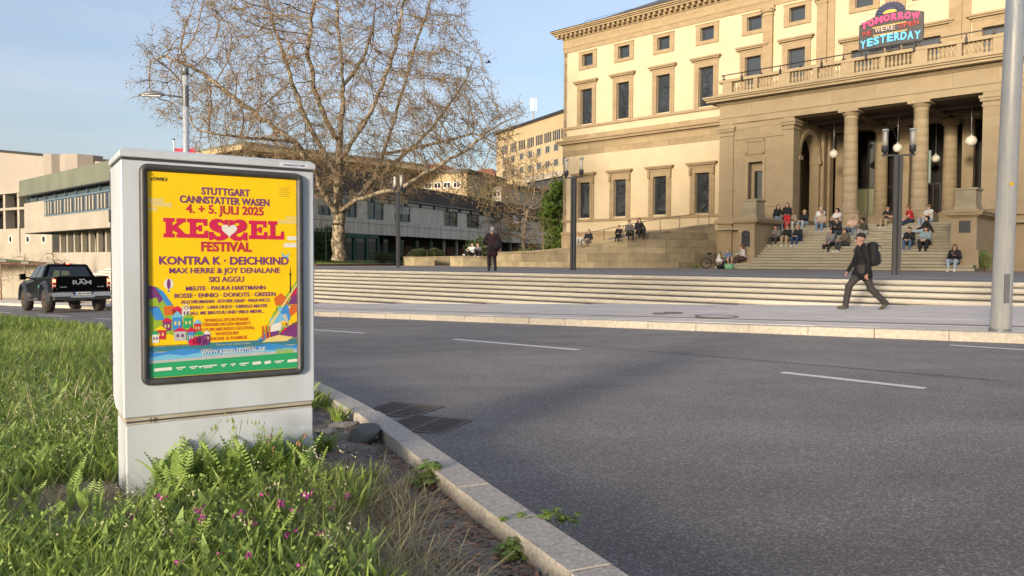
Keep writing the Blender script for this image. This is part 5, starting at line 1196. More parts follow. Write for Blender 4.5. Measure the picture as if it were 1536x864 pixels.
# library with projecting flat roof: near corner seen above the cabinet
cA, cB, cC = aty(262, 300, 101), aty(364, 300, 90), aty(640, 300, 111)
zE = aty(364, 216.5, 90).z
LBT = thing('library_building', 'broad flat-roofed building with ochre eaves and slender ribs seen through the tree crown', 'building', (cB.x, cB.y, 0))
def foot(ins):
    A2, B2, C2 = [Vector((q.x-cB.x, q.y-cB.y)) for q in (cA, cB, cC)]
    d1 = (A2-B2).normalized(); d2 = (C2-B2).normalized(); n1 = Vector((d2.x, d2.y)); k = 6
    B3 = B2+(d1+d2)*ins; A3 = A2+d2*ins-d1*ins*.2; C3 = C2+d1*ins-d2*ins*.2
    return [(B3.x, B3.y), (C3.x, C3.y), (C3.x+1, C3.y+9), (0, 17), (A3.x+1, A3.y+6), (A3.x, A3.y)]
def pr(name, ins, z0, z1, m): return MB().prism(foot(ins), z0, z1).build(name, m, LBT)
pr('eaves', 0, zE-.55, zE, M_OCHRE); pr('roof', .7, zE, zE+.5, M_COPPER); pr('upper_storey', 3.2, zE-4.2, zE-.55, M_VGLASS); pr('balcony_slab', .8, zE-4.6, zE-4.2, M_OCHRE); pr('lower_storey', 2.5, -2, zE-4.6, M_CONC)
for (P_, Q_) in ((cB, cC), (cB, cA)):
    d = (Q_-P_); L_ = d.xy.length; d = d.normalized(); o2 = ((cA-cB).normalized() if Q_ is cC else (cC-cB).normalized())*2.4
    for i in range(1, int(L_/1.6)): q = d*(i*1.6)+o2; MB().box(q.x-.09, q.x+.09, q.y-.09, q.y+.09, zE-4.2, zE-.55).build('rib', M_CONCL, LBT)
FG = thing('red_flag', 'small red banner on a white pole beside the left steel lamp post', 'flag', tuple(aty(261, 233, 60)))
MB().tube([(0, 0, -8), (0, 0, 1.2)], .06, 6).build('pole', M_WHITEP, FG); MB().lathe([(.1, 1.2), (.1, 1.28)], 8).build('pole_cap', M_DARK, FG)
V = [(0.06+1.6*i/10, .10*sin(i*.9), .55-1.9*j/4) for i in range(11) for j in range(5)]; F = [(i*5+j, i*5+j+1, (i+1)*5+j+1, (i+1)*5+j) for i in range(10) for j in range(4)]
mkobj('banner', npmesh('banner', np.array(V), np.array(F), mat('red_cloth', (.45, .03, .07), .8), smooth=True), FG)
# ================================================================ black pickup truck (local: x right, y forward, z up; origin under the rear axle)
hv = Vector((-.675, .738)).normalized(); rc = Vector((-17.39, 28.74))+Vector((hv.y, -hv.x))*.88
TK = thing('pickup_truck', 'black four-door pickup truck with lit red tail lights driving away on the left', 'pickup truck', (rc.x, rc.y, zroad(-.722*rc.x+.691*rc.y)-.128), atan2(-hv.x, hv.y))
TK.rotation_euler = (radians(-1.8), 0, atan2(-hv.x, hv.y))
M_BLK = mat('black_car_paint', (.001, .001, .0012), .16, spec=.1); M_TYRE = mat('tyre_rubber', (.022, .02, .018), .85, (.04, .035, .03), 12); M_RIM = mat('bronze_rim', (.10, .06, .035), .45, metal=.4); M_CHR = mat('chrome', (.62, .64, .68), .22, metal=.9); M_PLAS = mat('black_plastic', (.03, .03, .032), .6)
M_TAIL = mat('tail_light_red', (.25, .01, .01), .25); M_TAILON = mat('tail_light_lit', (.8, .1, .05), .3, emit=((1, .12, .05), 3.0)); M_CARG = glass('car_glass', (.008, .01, .012), .04)
HW = .98
def arc_cut(yc, r, z0, n=12): return [(yc-r*cos(t), z0+r*sin(t)) for t in np.linspace(0, pi, n)]
zl = .62
# lower body side profile with wheel arches
prof = [(-1.18, .62), (-1.20, .80), (-1.20, 1.30), (-1.15, 1.33), (.62, 1.33), (.64, 1.30), (2.4, 1.28), (3.3, 1.24), (4.35, 1.16), (4.65, 1.05), (4.70, .62)]
low = [(4.70, .62), (4.40, .60)]+[(3.75+.56*cos(t), .50+.56*sin(t)) for t in np.linspace(.15, pi-.15, 12)]+[(3.1, .52), (.7, .52)]+[(0+.56*cos(t), .50+.56*sin(t)) for t in np.linspace(.15, pi-.15, 12)]+[(-.75, .60)]
poly = prof[:-1]+low
def side(xa, xb, m=M_BLK, name='body_side', par=TK):
    mb = MB(); n = len(poly)
    mb.add([(xa, y, z) for y, z in poly]+[(xb, y, z) for y, z in poly], [tuple(range(n)), tuple(range(n, 2*n))[::-1]]+[(i, n+i, n+(i+1) % n, (i+1) % n) for i in range(n)])
    return mb
body = MB()
for s_ in (-1, 1):
    # outer skin slightly barrel-shaped: three layers
    n = len(poly); L0 = [(s_*(HW-.10), y, z) for y, z in poly]
    L1 = [(s_*(HW-(.06 if z > 1.2 else (.0 if .7 < z < 1.1 else .03))), y, z) for y, z in poly]
    body.add(L0+L1, [tuple(range(n)), tuple(range(n, 2*n))[::-1]]+[(i, n+i, n+(i+1) % n, (i+1) % n) for i in range(n)])
bd = body.build('body', M_BLK, TK, bevel=.012)
m_ = MB(); m_.box(-.88, .88, .62, 4.5, .55, 1.24); m_.hexa([(-.88, 2.55, 1.24), (.88, 2.55, 1.24), (.86, 4.4, 1.1), (-.86, 4.4, 1.1)], [(-.86, 2.55, 1.32), (.86, 2.55, 1.32), (.8, 4.35, 1.2), (-.8, 4.35, 1.2)]); m_.build('hood', M_BLK, TK, bevel=.02)
MB().box(-.88, .88, -1.1, .62, .72, .78).build('bed_floor', M_PLAS, TK)
tg = MB(); tg.box(-.84, .84, -1.21, -1.14, .80, 1.31); tg.box(-.80, .80, -1.225, -1.205, .86, .93); tg.box(-.84, .84, -1.235, -1.12, 1.27, 1.335); tg = tg.build('tailgate', M_BLK, TK, bevel=.015)
MB().box(-.10, .10, -1.235, -1.222, 1.20, 1.235).build('handle', M_CHR, tg)
o = text('RAM', .21, M_CHR, tg, (0, -1.222, 1.04), ext=.008, off=.004, name='tailgate_lettering', fit=.62)
o = text('RAM', .05, M_CHR, tg, (.62, -1.216, .93), ext=.004, off=.001, name='badge', fit=.22); o = text('1500', .05, M_CHR, tg, (-.62, -1.216, .93), ext=.004, off=.001, name='badge', fit=.22)
cab = MB()
def lerp(a, b, t): return a+(b-a)*t
bx, tx = .93, .70
yb0, yb1, yt0, yt1, zb, zt_ = .62, 3.25, .90, 2.45, 1.28, 1.84
cab.hexa([(-bx, yb0, zb), (bx, yb0, zb), (bx, yb1, zb), (-bx, yb1, zb)], [(-tx, yt0, zt_), (tx, yt0, zt_), (tx, yt1, zt_), (-tx, yt1, zt_)])
cb_ = cab.build('cab', M_BLK, TK, bevel=.05)
def panel(name, quad, m, off):  # quad of 4 points, inset by construction
    a, b, c, d = [Vector(q) for q in quad]; nrm = (b-a).cross(d-a).normalized()
    return MB().add([a+nrm*off, b+nrm*off, c+nrm*off, d+nrm*off, a, b, c, d], [(0,1,2,3),(0,4,5,1),(1,5,6,2),(2,6,7,3),(3,7,4,0)]).build(name, m, cb_)
def fp(x, tz, back=True):
    y = lerp(yb0, yt0, tz); w_ = lerp(bx, tx, tz); return (x*w_, y, lerp(zb, zt_, tz))
panel('rear_window', [fp(-.84, .08), fp(.84, .08), fp(.82, .82), fp(-.82, .82)], M_CARG, .008)
panel('rear_window_seat', [fp(-.62, .12), fp(-.38, .12), fp(-.38, .55), fp(-.62, .55)], mat('seen_through_glass', (.10, .12, .07), .5), .011); panel('rear_window_seat', [fp(-.30, .2), fp(.02, .2), fp(.02, .52), fp(-.30, .52)], MATS['seen_through_glass'], .011)
for s_ in (-1, 1):
    def sp_(ty, tz): y = lerp(lerp(yb0, yb1, ty), lerp(yt0, yt1, ty), tz); return (s_*lerp(bx, tx, tz), y, lerp(zb, zt_, tz))
    for t0, t1 in ((.10, .44), (.49, .88)):
        q = [sp_(t0, .1), sp_(t1, .1), sp_(t1 if t1 < .5 else .80, .84), sp_(t0+.03, .84)]
        panel('side_window', q if s_ > 0 else [q[1], q[0], q[3], q[2]], M_SIDEG if 'M_SIDEG' in globals() else M_CARG, .008)
    m_ = MB(); m_.hexa([(s_*1.0, 2.72, 1.30), (s_*1.34, 2.66, 1.27), (s_*1.34, 2.80, 1.27), (s_*1.0, 2.85, 1.30)], [(s_*1.02, 2.72, 1.36), (s_*1.34, 2.66, 1.54), (s_*1.34, 2.80, 1.54), (s_*1.02, 2.85, 1.36)]) if False else None
    m_ = MB(); m_.tube([(s_*.92, 2.75, 1.33), (s_*1.10, 2.72, 1.35)], .035, 6); m_.box(min(s_*1.08, s_*1.30), max(s_*1.08, s_*1.30), 2.66, 2.80, 1.26, 1.50); m_.build('side_mirror', M_BLK, TK, bevel=.03)
    # wheels and flares
    for yc in (0, 3.75):
        w_ = MB(); w_.lathe([(.30, -.15), (.40, -.155), (.445, -.11), (.45, 0), (.445, .11), (.40, .155), (.30, .15)], 28); nm = w_.build('wheel', M_TYRE, TK, loc=(s_*.86, yc, .45), rot=(0, pi/2, 0))
        for k in range(24):
            t = 2*pi*k/24; MB_ = None
        r_ = MB(); sd_ = s_
        r_.lathe([(.05, .135*sd_), (.08, .13*sd_), (.27, .10*sd_), (.30, .14*sd_), (.305, .155*sd_)], 24, cap=False)
        for k in range(6):
            t = 2*pi*k/6; r_.tube([(.04*cos(t), .04*sin(t), .15*sd_), (.28*cos(t-.12), .28*sin(t-.12), .14*sd_)], .028, 5)
        r_.build('rim', M_RIM, nm)
        fl = MB(); pts = [(yc-.60*cos(t), .50+.60*sin(t)) for t in np.linspace(-.1, pi+.1, 16)]
        vs = []; 
        for y, z in pts:
            k = ((y-yc)/.60, (z-.50)/.60); vs += [(s_*.93, y-k[0]*.05, z-k[1]*.05), (s_*1.08, y-k[0]*.03, z-k[1]*.03), (s_*1.08, y+k[0]*.03, z+k[1]*.03), (s_*.95, y+k[0]*.09, z+k[1]*.09)]
        fl.add(vs, [(i*4+e, i*4+(e+1) % 4, i*4+4+(e+1) % 4, i*4+4+e) for i in range(15) for e in range(4)]); fl.build('wheel_flare', mat('flare_grey', (.03, .035, .045), .4), TK)
    m_ = MB(); m_.box(min(s_*.845, s_*.965), max(s_*.845, s_*.965), -1.225, -1.12, .92, 1.27); tl = m_.build('tail_light', M_TAIL, TK, bevel=.012)
    MB().box(min(s_*.86, s_*.955), max(s_*.86, s_*.955), -1.235, -1.226, 1.12, 1.23).build('lit_bulb', M_TAILON, tl); MB().box(min(s_*.86, s_*.95), max(s_*.86, s_*.95), -1.233, -1.226, .98, 1.02).build('reflector', M_WHITEP, tl)
    MB().box(min(s_*.80, s_*.55), max(s_*.80, s_*.55), -1.29, -1.28, .745, .76).build('bumper_reflector', M_TAIL, TK)
    MB().box(min(s_*.94, s_*1.0), max(s_*.94, s_*1.0), .75, 3.1, .42, .50).build('side_step', M_PLAS, TK, bevel=.01)
m_ = MB(); m_.box(-.98, -.34, -1.36, -1.18, .60, .75); m_.box(.34, .98, -1.36, -1.18, .60, .75); m_.box(-.34, .34, -1.34, -1.18, .55, .64); m_.hexa([(-.40, -1.355, .56), (-.30, -1.355, .55), (-.30, -1.2, .55), (-.40, -1.2, .56)], [(-.40, -1.355, .74), (-.30, -1.355, .66), (-.30, -1.2, .66), (-.40, -1.2, .74)]); m_.hexa([(.30, -1.355, .55), (.40, -1.355, .56), (.40, -1.2, .56), (.30, -1.2, .55)], [(.30, -1.355, .66), (.40, -1.355, .74), (.40, -1.2, .74), (.30, -1.2, .66)])
bm_ = m_.build('rear_bumper', M_CHR, TK); MB().box(-.95, .95, -1.33, -1.16, .46, .60).build('bumper_skirt', M_PLAS, TK, bevel=.02)
pl = MB().box(-.27, .27, -1.352, -1.342, .645, .755).build('number_plate', M_WHITEP, TK); MB().box(-.27, -.225, -1.356, -1.3525, .648, .752).build('blue_band', M_PB, pl)
text('BBI·CB 888', .085, M_DARK, pl, (.03, -1.3535, .668), ext=.001, off=.002, fit=.42, name='plate_text')
m_ = MB(); m_.box(-.12, .12, .86, .93, 1.835, 1.875); hb = m_.build('high_brake_light', M_TAIL, TK); MB().box(-.06, .06, .852, .86, 1.84, 1.87).build('lit_bulb', M_TAILON, hb)
for s_ in (-1, 1): MB().box(min(s_*.14, s_*.27), max(s_*.14, s_*.27), .862, .88, 1.845, 1.865).build('cargo_lamp', M_CHR, hb)
m_ = MB(); m_.box(-.45, .45, -.9, 4.2, .42, .60); m_.tube([(-.85, 0, .45), (.85, 0, .45)], .07, 8); m_.sphere((0, 0, .43), .17, 10); m_.tube([(.4, -1.1, .46), (.4, 1.0, .5)], .05, 8); m_.box(-.08, .08, -1.34, -1.1, .42, .52); m_.build('chassis', M_PLAS, TK)
m_ = MB(); m_.tube([(0, 1.5, 1.84), (0, 1.35, 1.92)], .03, 5); m_.build('roof_antenna', M_PLAS, TK)
MB().box(-1.003, -.985, .85, .99, .93, 1.03).build('green_sticker', mat('green_sticker', (.02, .3, .16), .5), TK)

# ================================================================ trees: space colonisation
def grow(guides, attr, step=.35, di=3.0, dk=.6, iters=120, seed=1, wig=.12, grav=0):
    rng = np.random.RandomState(seed); P = []; par = []; fixed = []
    for g_ in guides:   # guide = (parent_point_index or None, [points])
        pi_, pts = g_
        last = pi_
        pts = [np.array(p, float) for p in pts]
        if last is None: P.append(pts[0]); par.append(-1); last = len(P)-1; pts = pts[1:]; prev = P[last]
        else: last = int(np.argmin([np.linalg.norm(p-pts[0]) for p in P])); prev = P[last]
        for q in pts:
            d = np.linalg.norm(q-prev); k = max(1, int(round(d/step)))
            for j in range(1, k+1):
                w_ = rng.normal(0, wig*step, 3) if j < k else 0
                P.append(prev+(q-prev)*j/k+w_); par.append(last); last = len(P)-1
            prev = q
    P = np.array(P); par = list(par); A_ = np.array(attr); n0 = len(P)
    d2 = ((A_[:, None, :]-P[None])**2).sum(-1); near = d2.argmin(1); nd = np.sqrt(d2.min(1)); dirs0 = None
    alive = nd > dk; A_ = A_[alive]; near = near[alive]; nd = nd[alive]
    for it in range(iters):
        m = nd < di
        if not m.any(): di *= 1.5; 
        if not m.any() and di > 20: break
        m = nd < di; src = near[m]; v = A_[m]-P[src]; v /= np.linalg.norm(v, axis=1, keepdims=True)
        us, inv = np.unique(src, return_inverse=True); S_ = np.zeros((len(us), 3)); np.add.at(S_, inv, v)
        S_ += rng.normal(0, .25, S_.shape); S_[:, 2] += grav
        S_ /= np.linalg.norm(S_, axis=1, keepdims=True)+1e-9
        new = P[us]+S_*step; base = len(P); P = np.vstack([P, new]); par += list(us)
        dn = np.sqrt(((A_[:, None, :]-new[None])**2).sum(-1)); mi = dn.argmin(1); md = dn.min(1); b = md < nd; near[b] = base+mi[b]; nd[b] = md[b]
        keep = nd > dk; A_ = A_[keep]; near = near[keep]; nd = nd[keep]
        if len(A_) < 5: break
    return P, np.array(par), n0
def tubes_np(P, par, R, nside=5):
    """one short cone per edge, merged rings skipped: joined by overlap"""
    idx = np.where(par >= 0)[0]; a = P[par[idx]]; b = P[idx]; d = b-a; L_ = np.linalg.norm(d, axis=1, keepdims=True)+1e-9; d = d/L_
    # direction of parent for continuity
    pd = np.zeros_like(P); pd[idx] = d
    da = pd[par[idx]]; da[np.linalg.norm(da, axis=1) < .1] = d[np.linalg.norm(da, axis=1) < .1]
    da = da+d; da /= np.linalg.norm(da, axis=1, keepdims=True)+1e-9
    db = d
    def frame(dd):
        ref = np.tile(np.array([.3, .2, .93]), (len(dd), 1)); ref[np.abs(dd[:, 2]) > .9] = (1, .1, 0); x = np.cross(dd, ref); x /= np.linalg.norm(x, axis=1, keepdims=True)+1e-9; return x, np.cross(dd, x)
    xa, ya = frame(da); xb = xa-(xa*db).sum(1, keepdims=True)*db; xb /= np.linalg.norm(xb, axis=1, keepdims=True)+1e-9; yb = np.cross(db, xb); ya = np.cross(da, xa)
    ra = R[par[idx]]; rb = R[idx]; ra = np.minimum(ra, rb*1.35)[:, None]; rb = rb[:, None]; V = []
    for k in range(nside):
        t = 2*pi*k/nside; V.append(a+(xa*cos(t)+ya*sin(t))*ra)
    for k in range(nside):
        t = 2*pi*k/nside; V.append(b+(xb*cos(t)+yb*sin(t))*rb)
    V = np.stack(V, 1).reshape(-1, 3); n = len(idx); o = np.arange(n)[:, None]*2*nside
    F = [np.hstack([o+k, o+(k+1) % nside, o+nside+(k+1) % nside, o+nside+k]) for k in range(nside)]
    return V, np.stack(F, 1).reshape(-1, 4)
def radii(P, par, rt, e=2.3, tip=.008):
    n = len(P); w_ = np.zeros(n); ch = np.zeros(n, int)
    for i in range(n-1, 0, -1):
        if par[i] >= 0: ch[par[i]] += 1
    order = range(n-1, -1, -1)
    # children always have larger index except guides joins (also larger)
    for i in order:
        if w_[i] == 0: w_[i] = tip**e
        if par[i] >= 0: w_[par[i]] += w_[i]
    R = w_**(1/e); s_ = rt/R[0]
    return tip+(R-tip)*(rt-tip)/(R[0]-tip), ch
def quads(C, U_, W_):  # centres, half-length vec, half-width vec -> leaf quads
    V = np.stack([C-U_, C+W_-U_*.1, C+U_, C-W_-U_*.1], 1).reshape(-1, 3); n = len(C); F = (np.arange(n)[:, None]*4+np.arange(4)); return V, F
def rvec(rng, n): v = rng.normal(0, 1, (n, 3)); return v/np.linalg.norm(v, axis=1, keepdims=True)
def make_tree(name, label, cat, loc, guides, attr, rt, bark, leafm, nleaf=0, lsize=.05, twigs=2, twl=.5, seed=1, step=.35, dk=.6, di=3.0, thick=.05, ns=7, hang=.3, group=None, tip=.008, e=2.3, wig=.12):
    P, par, n0 = grow(guides, attr, step, di, dk, seed=seed, wig=wig); R, ch = radii(P, par, rt, e, tip)
    # root flare
    z0 = P[0][2]; fl = (P[:, 2]-z0) < 1.2; R[fl] *= 1+.30*np.exp(-(P[fl, 2]-z0)/.3)
    t = thing(name, label, cat, loc, group=group)
    big = R > thick; idx = np.arange(len(P))
    pb = par.copy(); pb[~big] = -1
    V, F = tubes_np(P, pb, R, ns); mkobj('trunk', npmesh('trunk', V, F, bark, smooth=True), t)
    ps = par.copy(); ps[big] = -1
    V1, F1 = tubes_np(P, ps, R, 4)
    rng = np.random.RandomState(seed+5); src = np.where((R < thick*.55))[0]
    TV = []; TF = []; off = len(V1); ends = []
    if twigs and len(src):
        sel = np.repeat(src, twigs); a = P[sel]; gd = P[sel]-P[np.maximum(par[sel], 0)]; gd /= np.linalg.norm(gd, axis=1, keepdims=True)+1e-9
        d = gd*.6+rvec(rng, len(sel))*.8; d[:, 2] -= .05; d /= np.linalg.norm(d, axis=1, keepdims=True); L_ = twl*rng.uniform(.4, 1.1, (len(sel), 1))
        m = a+d*L_*.55; d2 = d+rvec(rng, len(sel))*.45; d2[:, 2] -= hang*.4; d2 /= np.linalg.norm(d2, axis=1, keepdims=True); b = m+d2*L_*.5
        PP = np.vstack([a, m, b]); k = len(a); pr = np.concatenate([-np.ones(k, int), np.arange(k), k+np.arange(k)]); RR = np.concatenate([np.full(k, tip*.8), np.full(k, tip*.65), np.full(k, tip*.45)])
        V2, F2 = tubes_np(PP, pr, RR, 3); off = len(V1); V1 = np.vstack([V1, V2]) if len(V1) else V2; F1 = np.vstack([F1, F2+off]); ends = np.vstack([m, b, b])
    o = mkobj('twigs', npmesh('twigs', V1, F1, M_TWIG, smooth=True), t)
    if nleaf:
        base = ends if len(ends) else P[src]; c = base[rng.randint(0, len(base), nleaf)]+rng.normal(0, twl*.12, (nleaf, 3)); c[:, 2] -= hang*rng.uniform(0, .25, nleaf)
        u = rvec(rng, nleaf); w_ = np.cross(u, rvec(rng, nleaf)); s_ = lsize*rng.uniform(.5, 1.3, (nleaf, 1)); VL, FL = quads(c, u*s_, w_*s_*.7)
        mkobj('leaves', npmesh('leaves', VL, FL, leafm), t)
    return t
TY = 54.
def TP(u, v, dy=0, Y=TY): p = aty(u, v, Y+dy); return (p.x, dy, p.z)
tb = aty(508, 391, TY); tloc = (tb.x, TY, tb.z)
def rel(pts): return [(p[0]-tb.x, p[1], p[2]-tb.z) for p in pts]
G = [(None, rel([TP(508, 391.5), TP(507, 372), TP(508, 345), TP(508, 322)])),
     (0, rel([TP(508, 322), TP(507, 300, .2), TP(508, 270, .3), TP(509, 235, 0), TP(511, 205, -.2), TP(514, 160, 0), TP(513, 105, 0), TP(508, 50, .5), TP(505, 0, .5), TP(507, -50, 0)])),
     (0, rel([TP(508, 326), TP(522, 309, .5), TP(545, 288, 1.3), TP(562, 268, 2), TP(575, 230, 2.2), TP(590, 185, 2.0), TP(606, 130, 1.8), TP(622, 70, 2), TP(640, 20, 2), TP(650, -20, 2)])),
     (0, rel([TP(508, 318), TP(530, 302, -1.2), TP(562, 291, -2.2), TP(600, 283, -3), TP(632, 262, -3.4), TP(665, 244, -3.5), TP(700, 225, -3.4), TP(735, 195, -3), TP(768, 178, -2.6), TP(786, 170, -2.4)])),
     (0, rel([TP(507, 325), TP(497, 308, -.6), TP(486, 290, -1.4), TP(478, 268, -2), TP(462, 240, -2.4), TP(440, 212, -2.6), TP(408, 188, -2.8), TP(370, 160, -3), TP(330, 130, -3), TP(290, 100, -2.6), TP(250, 84, -2.2), TP(225, 92, -2)])),
     (0, rel([TP(508, 275, .3), TP(494, 245, .8), TP(478, 215, 1.4), TP(458, 178, 1.8), TP(440, 130, 2.2), TP(425, 80, 2.5), TP(408, 30, 2.6), TP(398, -20, 2.8)])),
     (0, rel([TP(509, 240), TP(530, 210, -1), TP(555, 170, -1.5), TP(575, 125, -2), TP(590, 80, -2.4), TP(603, 20, -2.6), TP(612, -30, -2.6)])),
     (0, rel([TP(562, 268, 2), TP(600, 238, 3.4), TP(640, 200, 4.4), TP(672, 160, 5), TP(700, 118, 5.2), TP(715, 80, 5)])),
     (0, rel([TP(510, 215), TP(488, 180, -2), TP(470, 130, -3.4), TP(462, 70, -4.4), TP(470, 10, -5), TP(478, -40, -5.2)])),
     (0, rel([TP(440, 212, -2.6), TP(400, 208, -4), TP(360, 205, -5), TP(320, 200, -5.4), TP(290, 190, -5.6)])),
     (0, rel([TP(575, 230, 2.2), TP(620, 222, 1), TP(665, 212, 0), TP(710, 200, -.6), TP(745, 215, -1)])),
     (0, rel([TP(513, 130), TP(545, 90, 3.5), TP(560, 40, 5.5), TP(565, -10, 7)]))]
rng = np.random.RandomState(4); att = []
cx, cz = aty(505, 130, TY).x-tb.x, aty(505, 130, TY).z-tb.z
while len(att) < 4600:
    q = rng.uniform(-1, 1, 3); r = np.linalg.norm(q)
    if r > 1: continue
    if r < .55 and rng.rand() < .6: continue
    x = q[0]*12.6+cx; y = q[1]*10.5; z = q[2]*11.0+cz
    if q[2] < 0: z = q[2]*8.2+cz; x = x+(.6 if q[0] > 0 else 0)
    # silhouette trimmed to the photographed crown
    u = 768+1152*(x+tb.x)/(TY); v = 391-1152*(z+tb.z)/TY
    if z < 2.6: continue
    if u > 700 and v < 150-.9*(790-u) and v < 95: continue
    if u < 300 and (v > 190 or v < 55): continue
    if u < 250 and v > 120: continue
    if u > 735 and (v < 150 or v > 235): continue
    if v > 262 and (u < 440 or u > 640) and rng.rand() < .8: continue
    att.append((x, y, z))
for _ in range(260): att.append((rng.uniform(aty(620, 1, TY).x, aty(785, 1, TY).x)-tb.x, rng.uniform(-5, 1), (391-rng.uniform(165, 300))/1152*TY-tb.z))
for _ in range(80): att.append((rng.uniform(aty(222, 1, TY).x, aty(330, 1, TY).x)-tb.x, rng.uniform(-4, 0), (391-rng.uniform(75, 170))/1152*TY-tb.z))
TREE = make_tree('plane_tree', 'huge bare-branched plane tree with mottled bark and brown buds standing on the lawn', 'tree', tloc, G, att, .44, M_BARK, M_PLANELEAF, nleaf=60000, lsize=.055, twigs=4, twl=.8, seed=3, step=.42, dk=.62, di=3.6, thick=.055, ns=9, hang=.7, tip=.0155, e=2.15, wig=.10)
# two more plane trees behind the camera, seen in the window panes and shading the porch
for i, (x, y, sc, rz, lb) in enumerate([(-14, -9, 1.0, 1.0, 'bare plane tree behind the viewer, left of the road'), (-4, -21, 1.0, 3.9, 'second bare plane tree farther behind the viewer'), (-27, -13, 1.0, 2.2, 'third bare plane tree behind the viewer, left of the first')]):
    c = copytree(TREE); c.location = (x, y, -.6); c.rotation_euler = (0, 0, rz); c.scale = (sc, sc, sc); tag(c, lb, 'tree', 'plane trees behind the viewer')
def attr_ell(n, c, r, seed, hollow=.3, zmin=-99):
    rng = np.random.RandomState(seed); out = []
    while len(out) < n:
        q = rng.uniform(-1, 1, 3); rr_ = np.linalg.norm(q)
        if rr_ > 1 or (rr_ < hollow): continue
        z = c[2]+q[2]*r[2]
        if z < zmin: continue
        out.append((c[0]+q[0]*r[0], c[1]+q[1]*r[1], z))
    return out
# young street trees in front of the beige wall
def sapling(u, Y, vt, lb, seed, grp='young bare trees in front of the beige wall', basez=None):
    b = aty(u, 440, Y); zb = basez if basez is not None else zroad(-.722*b.x+.691*Y)+.02; h = aty(u, vt, Y).z-zb
    make_tree('young_tree', lb, 'tree', (b.x, Y, zb), [(None, [(0, 0, 0), (.02, 0, h*.35), (0, .03, h*.6), (.03, 0, h*.95)])], attr_ell(160, (0, 0, h*.66), (h*.28, h*.28, h*.36), seed), .05, M_TWIG, None, twigs=2, twl=.35, seed=seed, step=.16, dk=.22, di=1.2, thick=.018, ns=5, tip=.007)
sapling(37, 47, 377, 'thin bare young tree with a bird box in front of the beige wall, left one', 21); sapling(80, 43, 372, 'thin bare young tree right behind the pickup truck cab', 22); sapling(1, 50, 384, 'thin bare young tree cut by the left picture edge', 23)
sapling(664+150, 66, 322, 'small bare tree in front of the right end of the concrete building', 24, basez=-.4)
sapling(648, 62, 292, 'slender bare tree between the planters and the concrete building', 25, basez=-.4) if False else None
for u, v, Y in ((5, 391, 49.6), (38, 394, 46.6), (76, 394, 42.7)):
    q = aty(u, v, Y); MB().box(-.22, .22, -.05, .05, -.06, .06).build('wall_vent', M_DARK, None, loc=(q.x, q.y, q.z)); ob = bpy.data.objects['wall_vent'] if 'wall_vent' in bpy.data.objects else None
for i, o in enumerate([o for o in bpy.data.objects if o.name.startswith('wall_vent')]): o.name = 'bird_box' if i == 0 else 'bird_box.%03d' % i; tag(o, ['dark box fixed to the young tree at the left picture edge', 'dark box fixed to the young tree left of the truck', 'dark box fixed to the young tree behind the truck cab'][i], 'box', 'dark boxes on the young trees')
# leafy tree beside the palace corner, bare tree before the office block, shrubs
p = aty(838, 380, 74)
make_tree('leafy_tree', 'fresh green leafy tree squeezed between the concrete building and the palace corner', 'tree', (p.x, 74, -.4), [(None, [(0, 0, 0), (0, 0, 2), (.1, .1, 4)])], attr_ell(420, (0, 0, 4.4), (1.7, 2.4, 4.2), 31), .16, M_BARK, M_LMLEAF, nleaf=26000, lsize=.13, twigs=2, twl=.5, seed=31, step=.3, dk=.4, thick=.05)
p = aty(785, 330, 105)
make_tree('bare_tree', 'bare yellowish tree in front of the sunlit office block', 'tree', (p.x, 105, -1), [(None, [(0, 0, 0), (0, 0, 4), (.6, 0, 8)])], attr_ell(900, (0, 0, 9.2), (6, 5, 7), 32), .28, M_BARK, M_PLANELEAF, nleaf=5000, lsize=.11, twigs=3, twl=1.0, seed=32, step=.5, dk=.8, thick=.09, tip=.022)
p = aty(700, 330, 100)
make_tree('bare_tree', 'bare brown tree over the dark roof, left of the office block', 'tree', (p.x, 100, -1), [(None, [(0, 0, 0), (0, 0, 4), (-.6, 0, 7)])], attr_ell(330, (0, 0, 8.5), (4.0, 4, 4), 33), .18, M_BARK, M_PLANELEAF, nleaf=2200, lsize=.10, twigs=2, twl=.9, seed=33, step=.5, dk=.8, thick=.09, tip=.02)
M_ARCH = leafmat('arching_leaf', (.05, .085, .02), (.12, .16, .05))
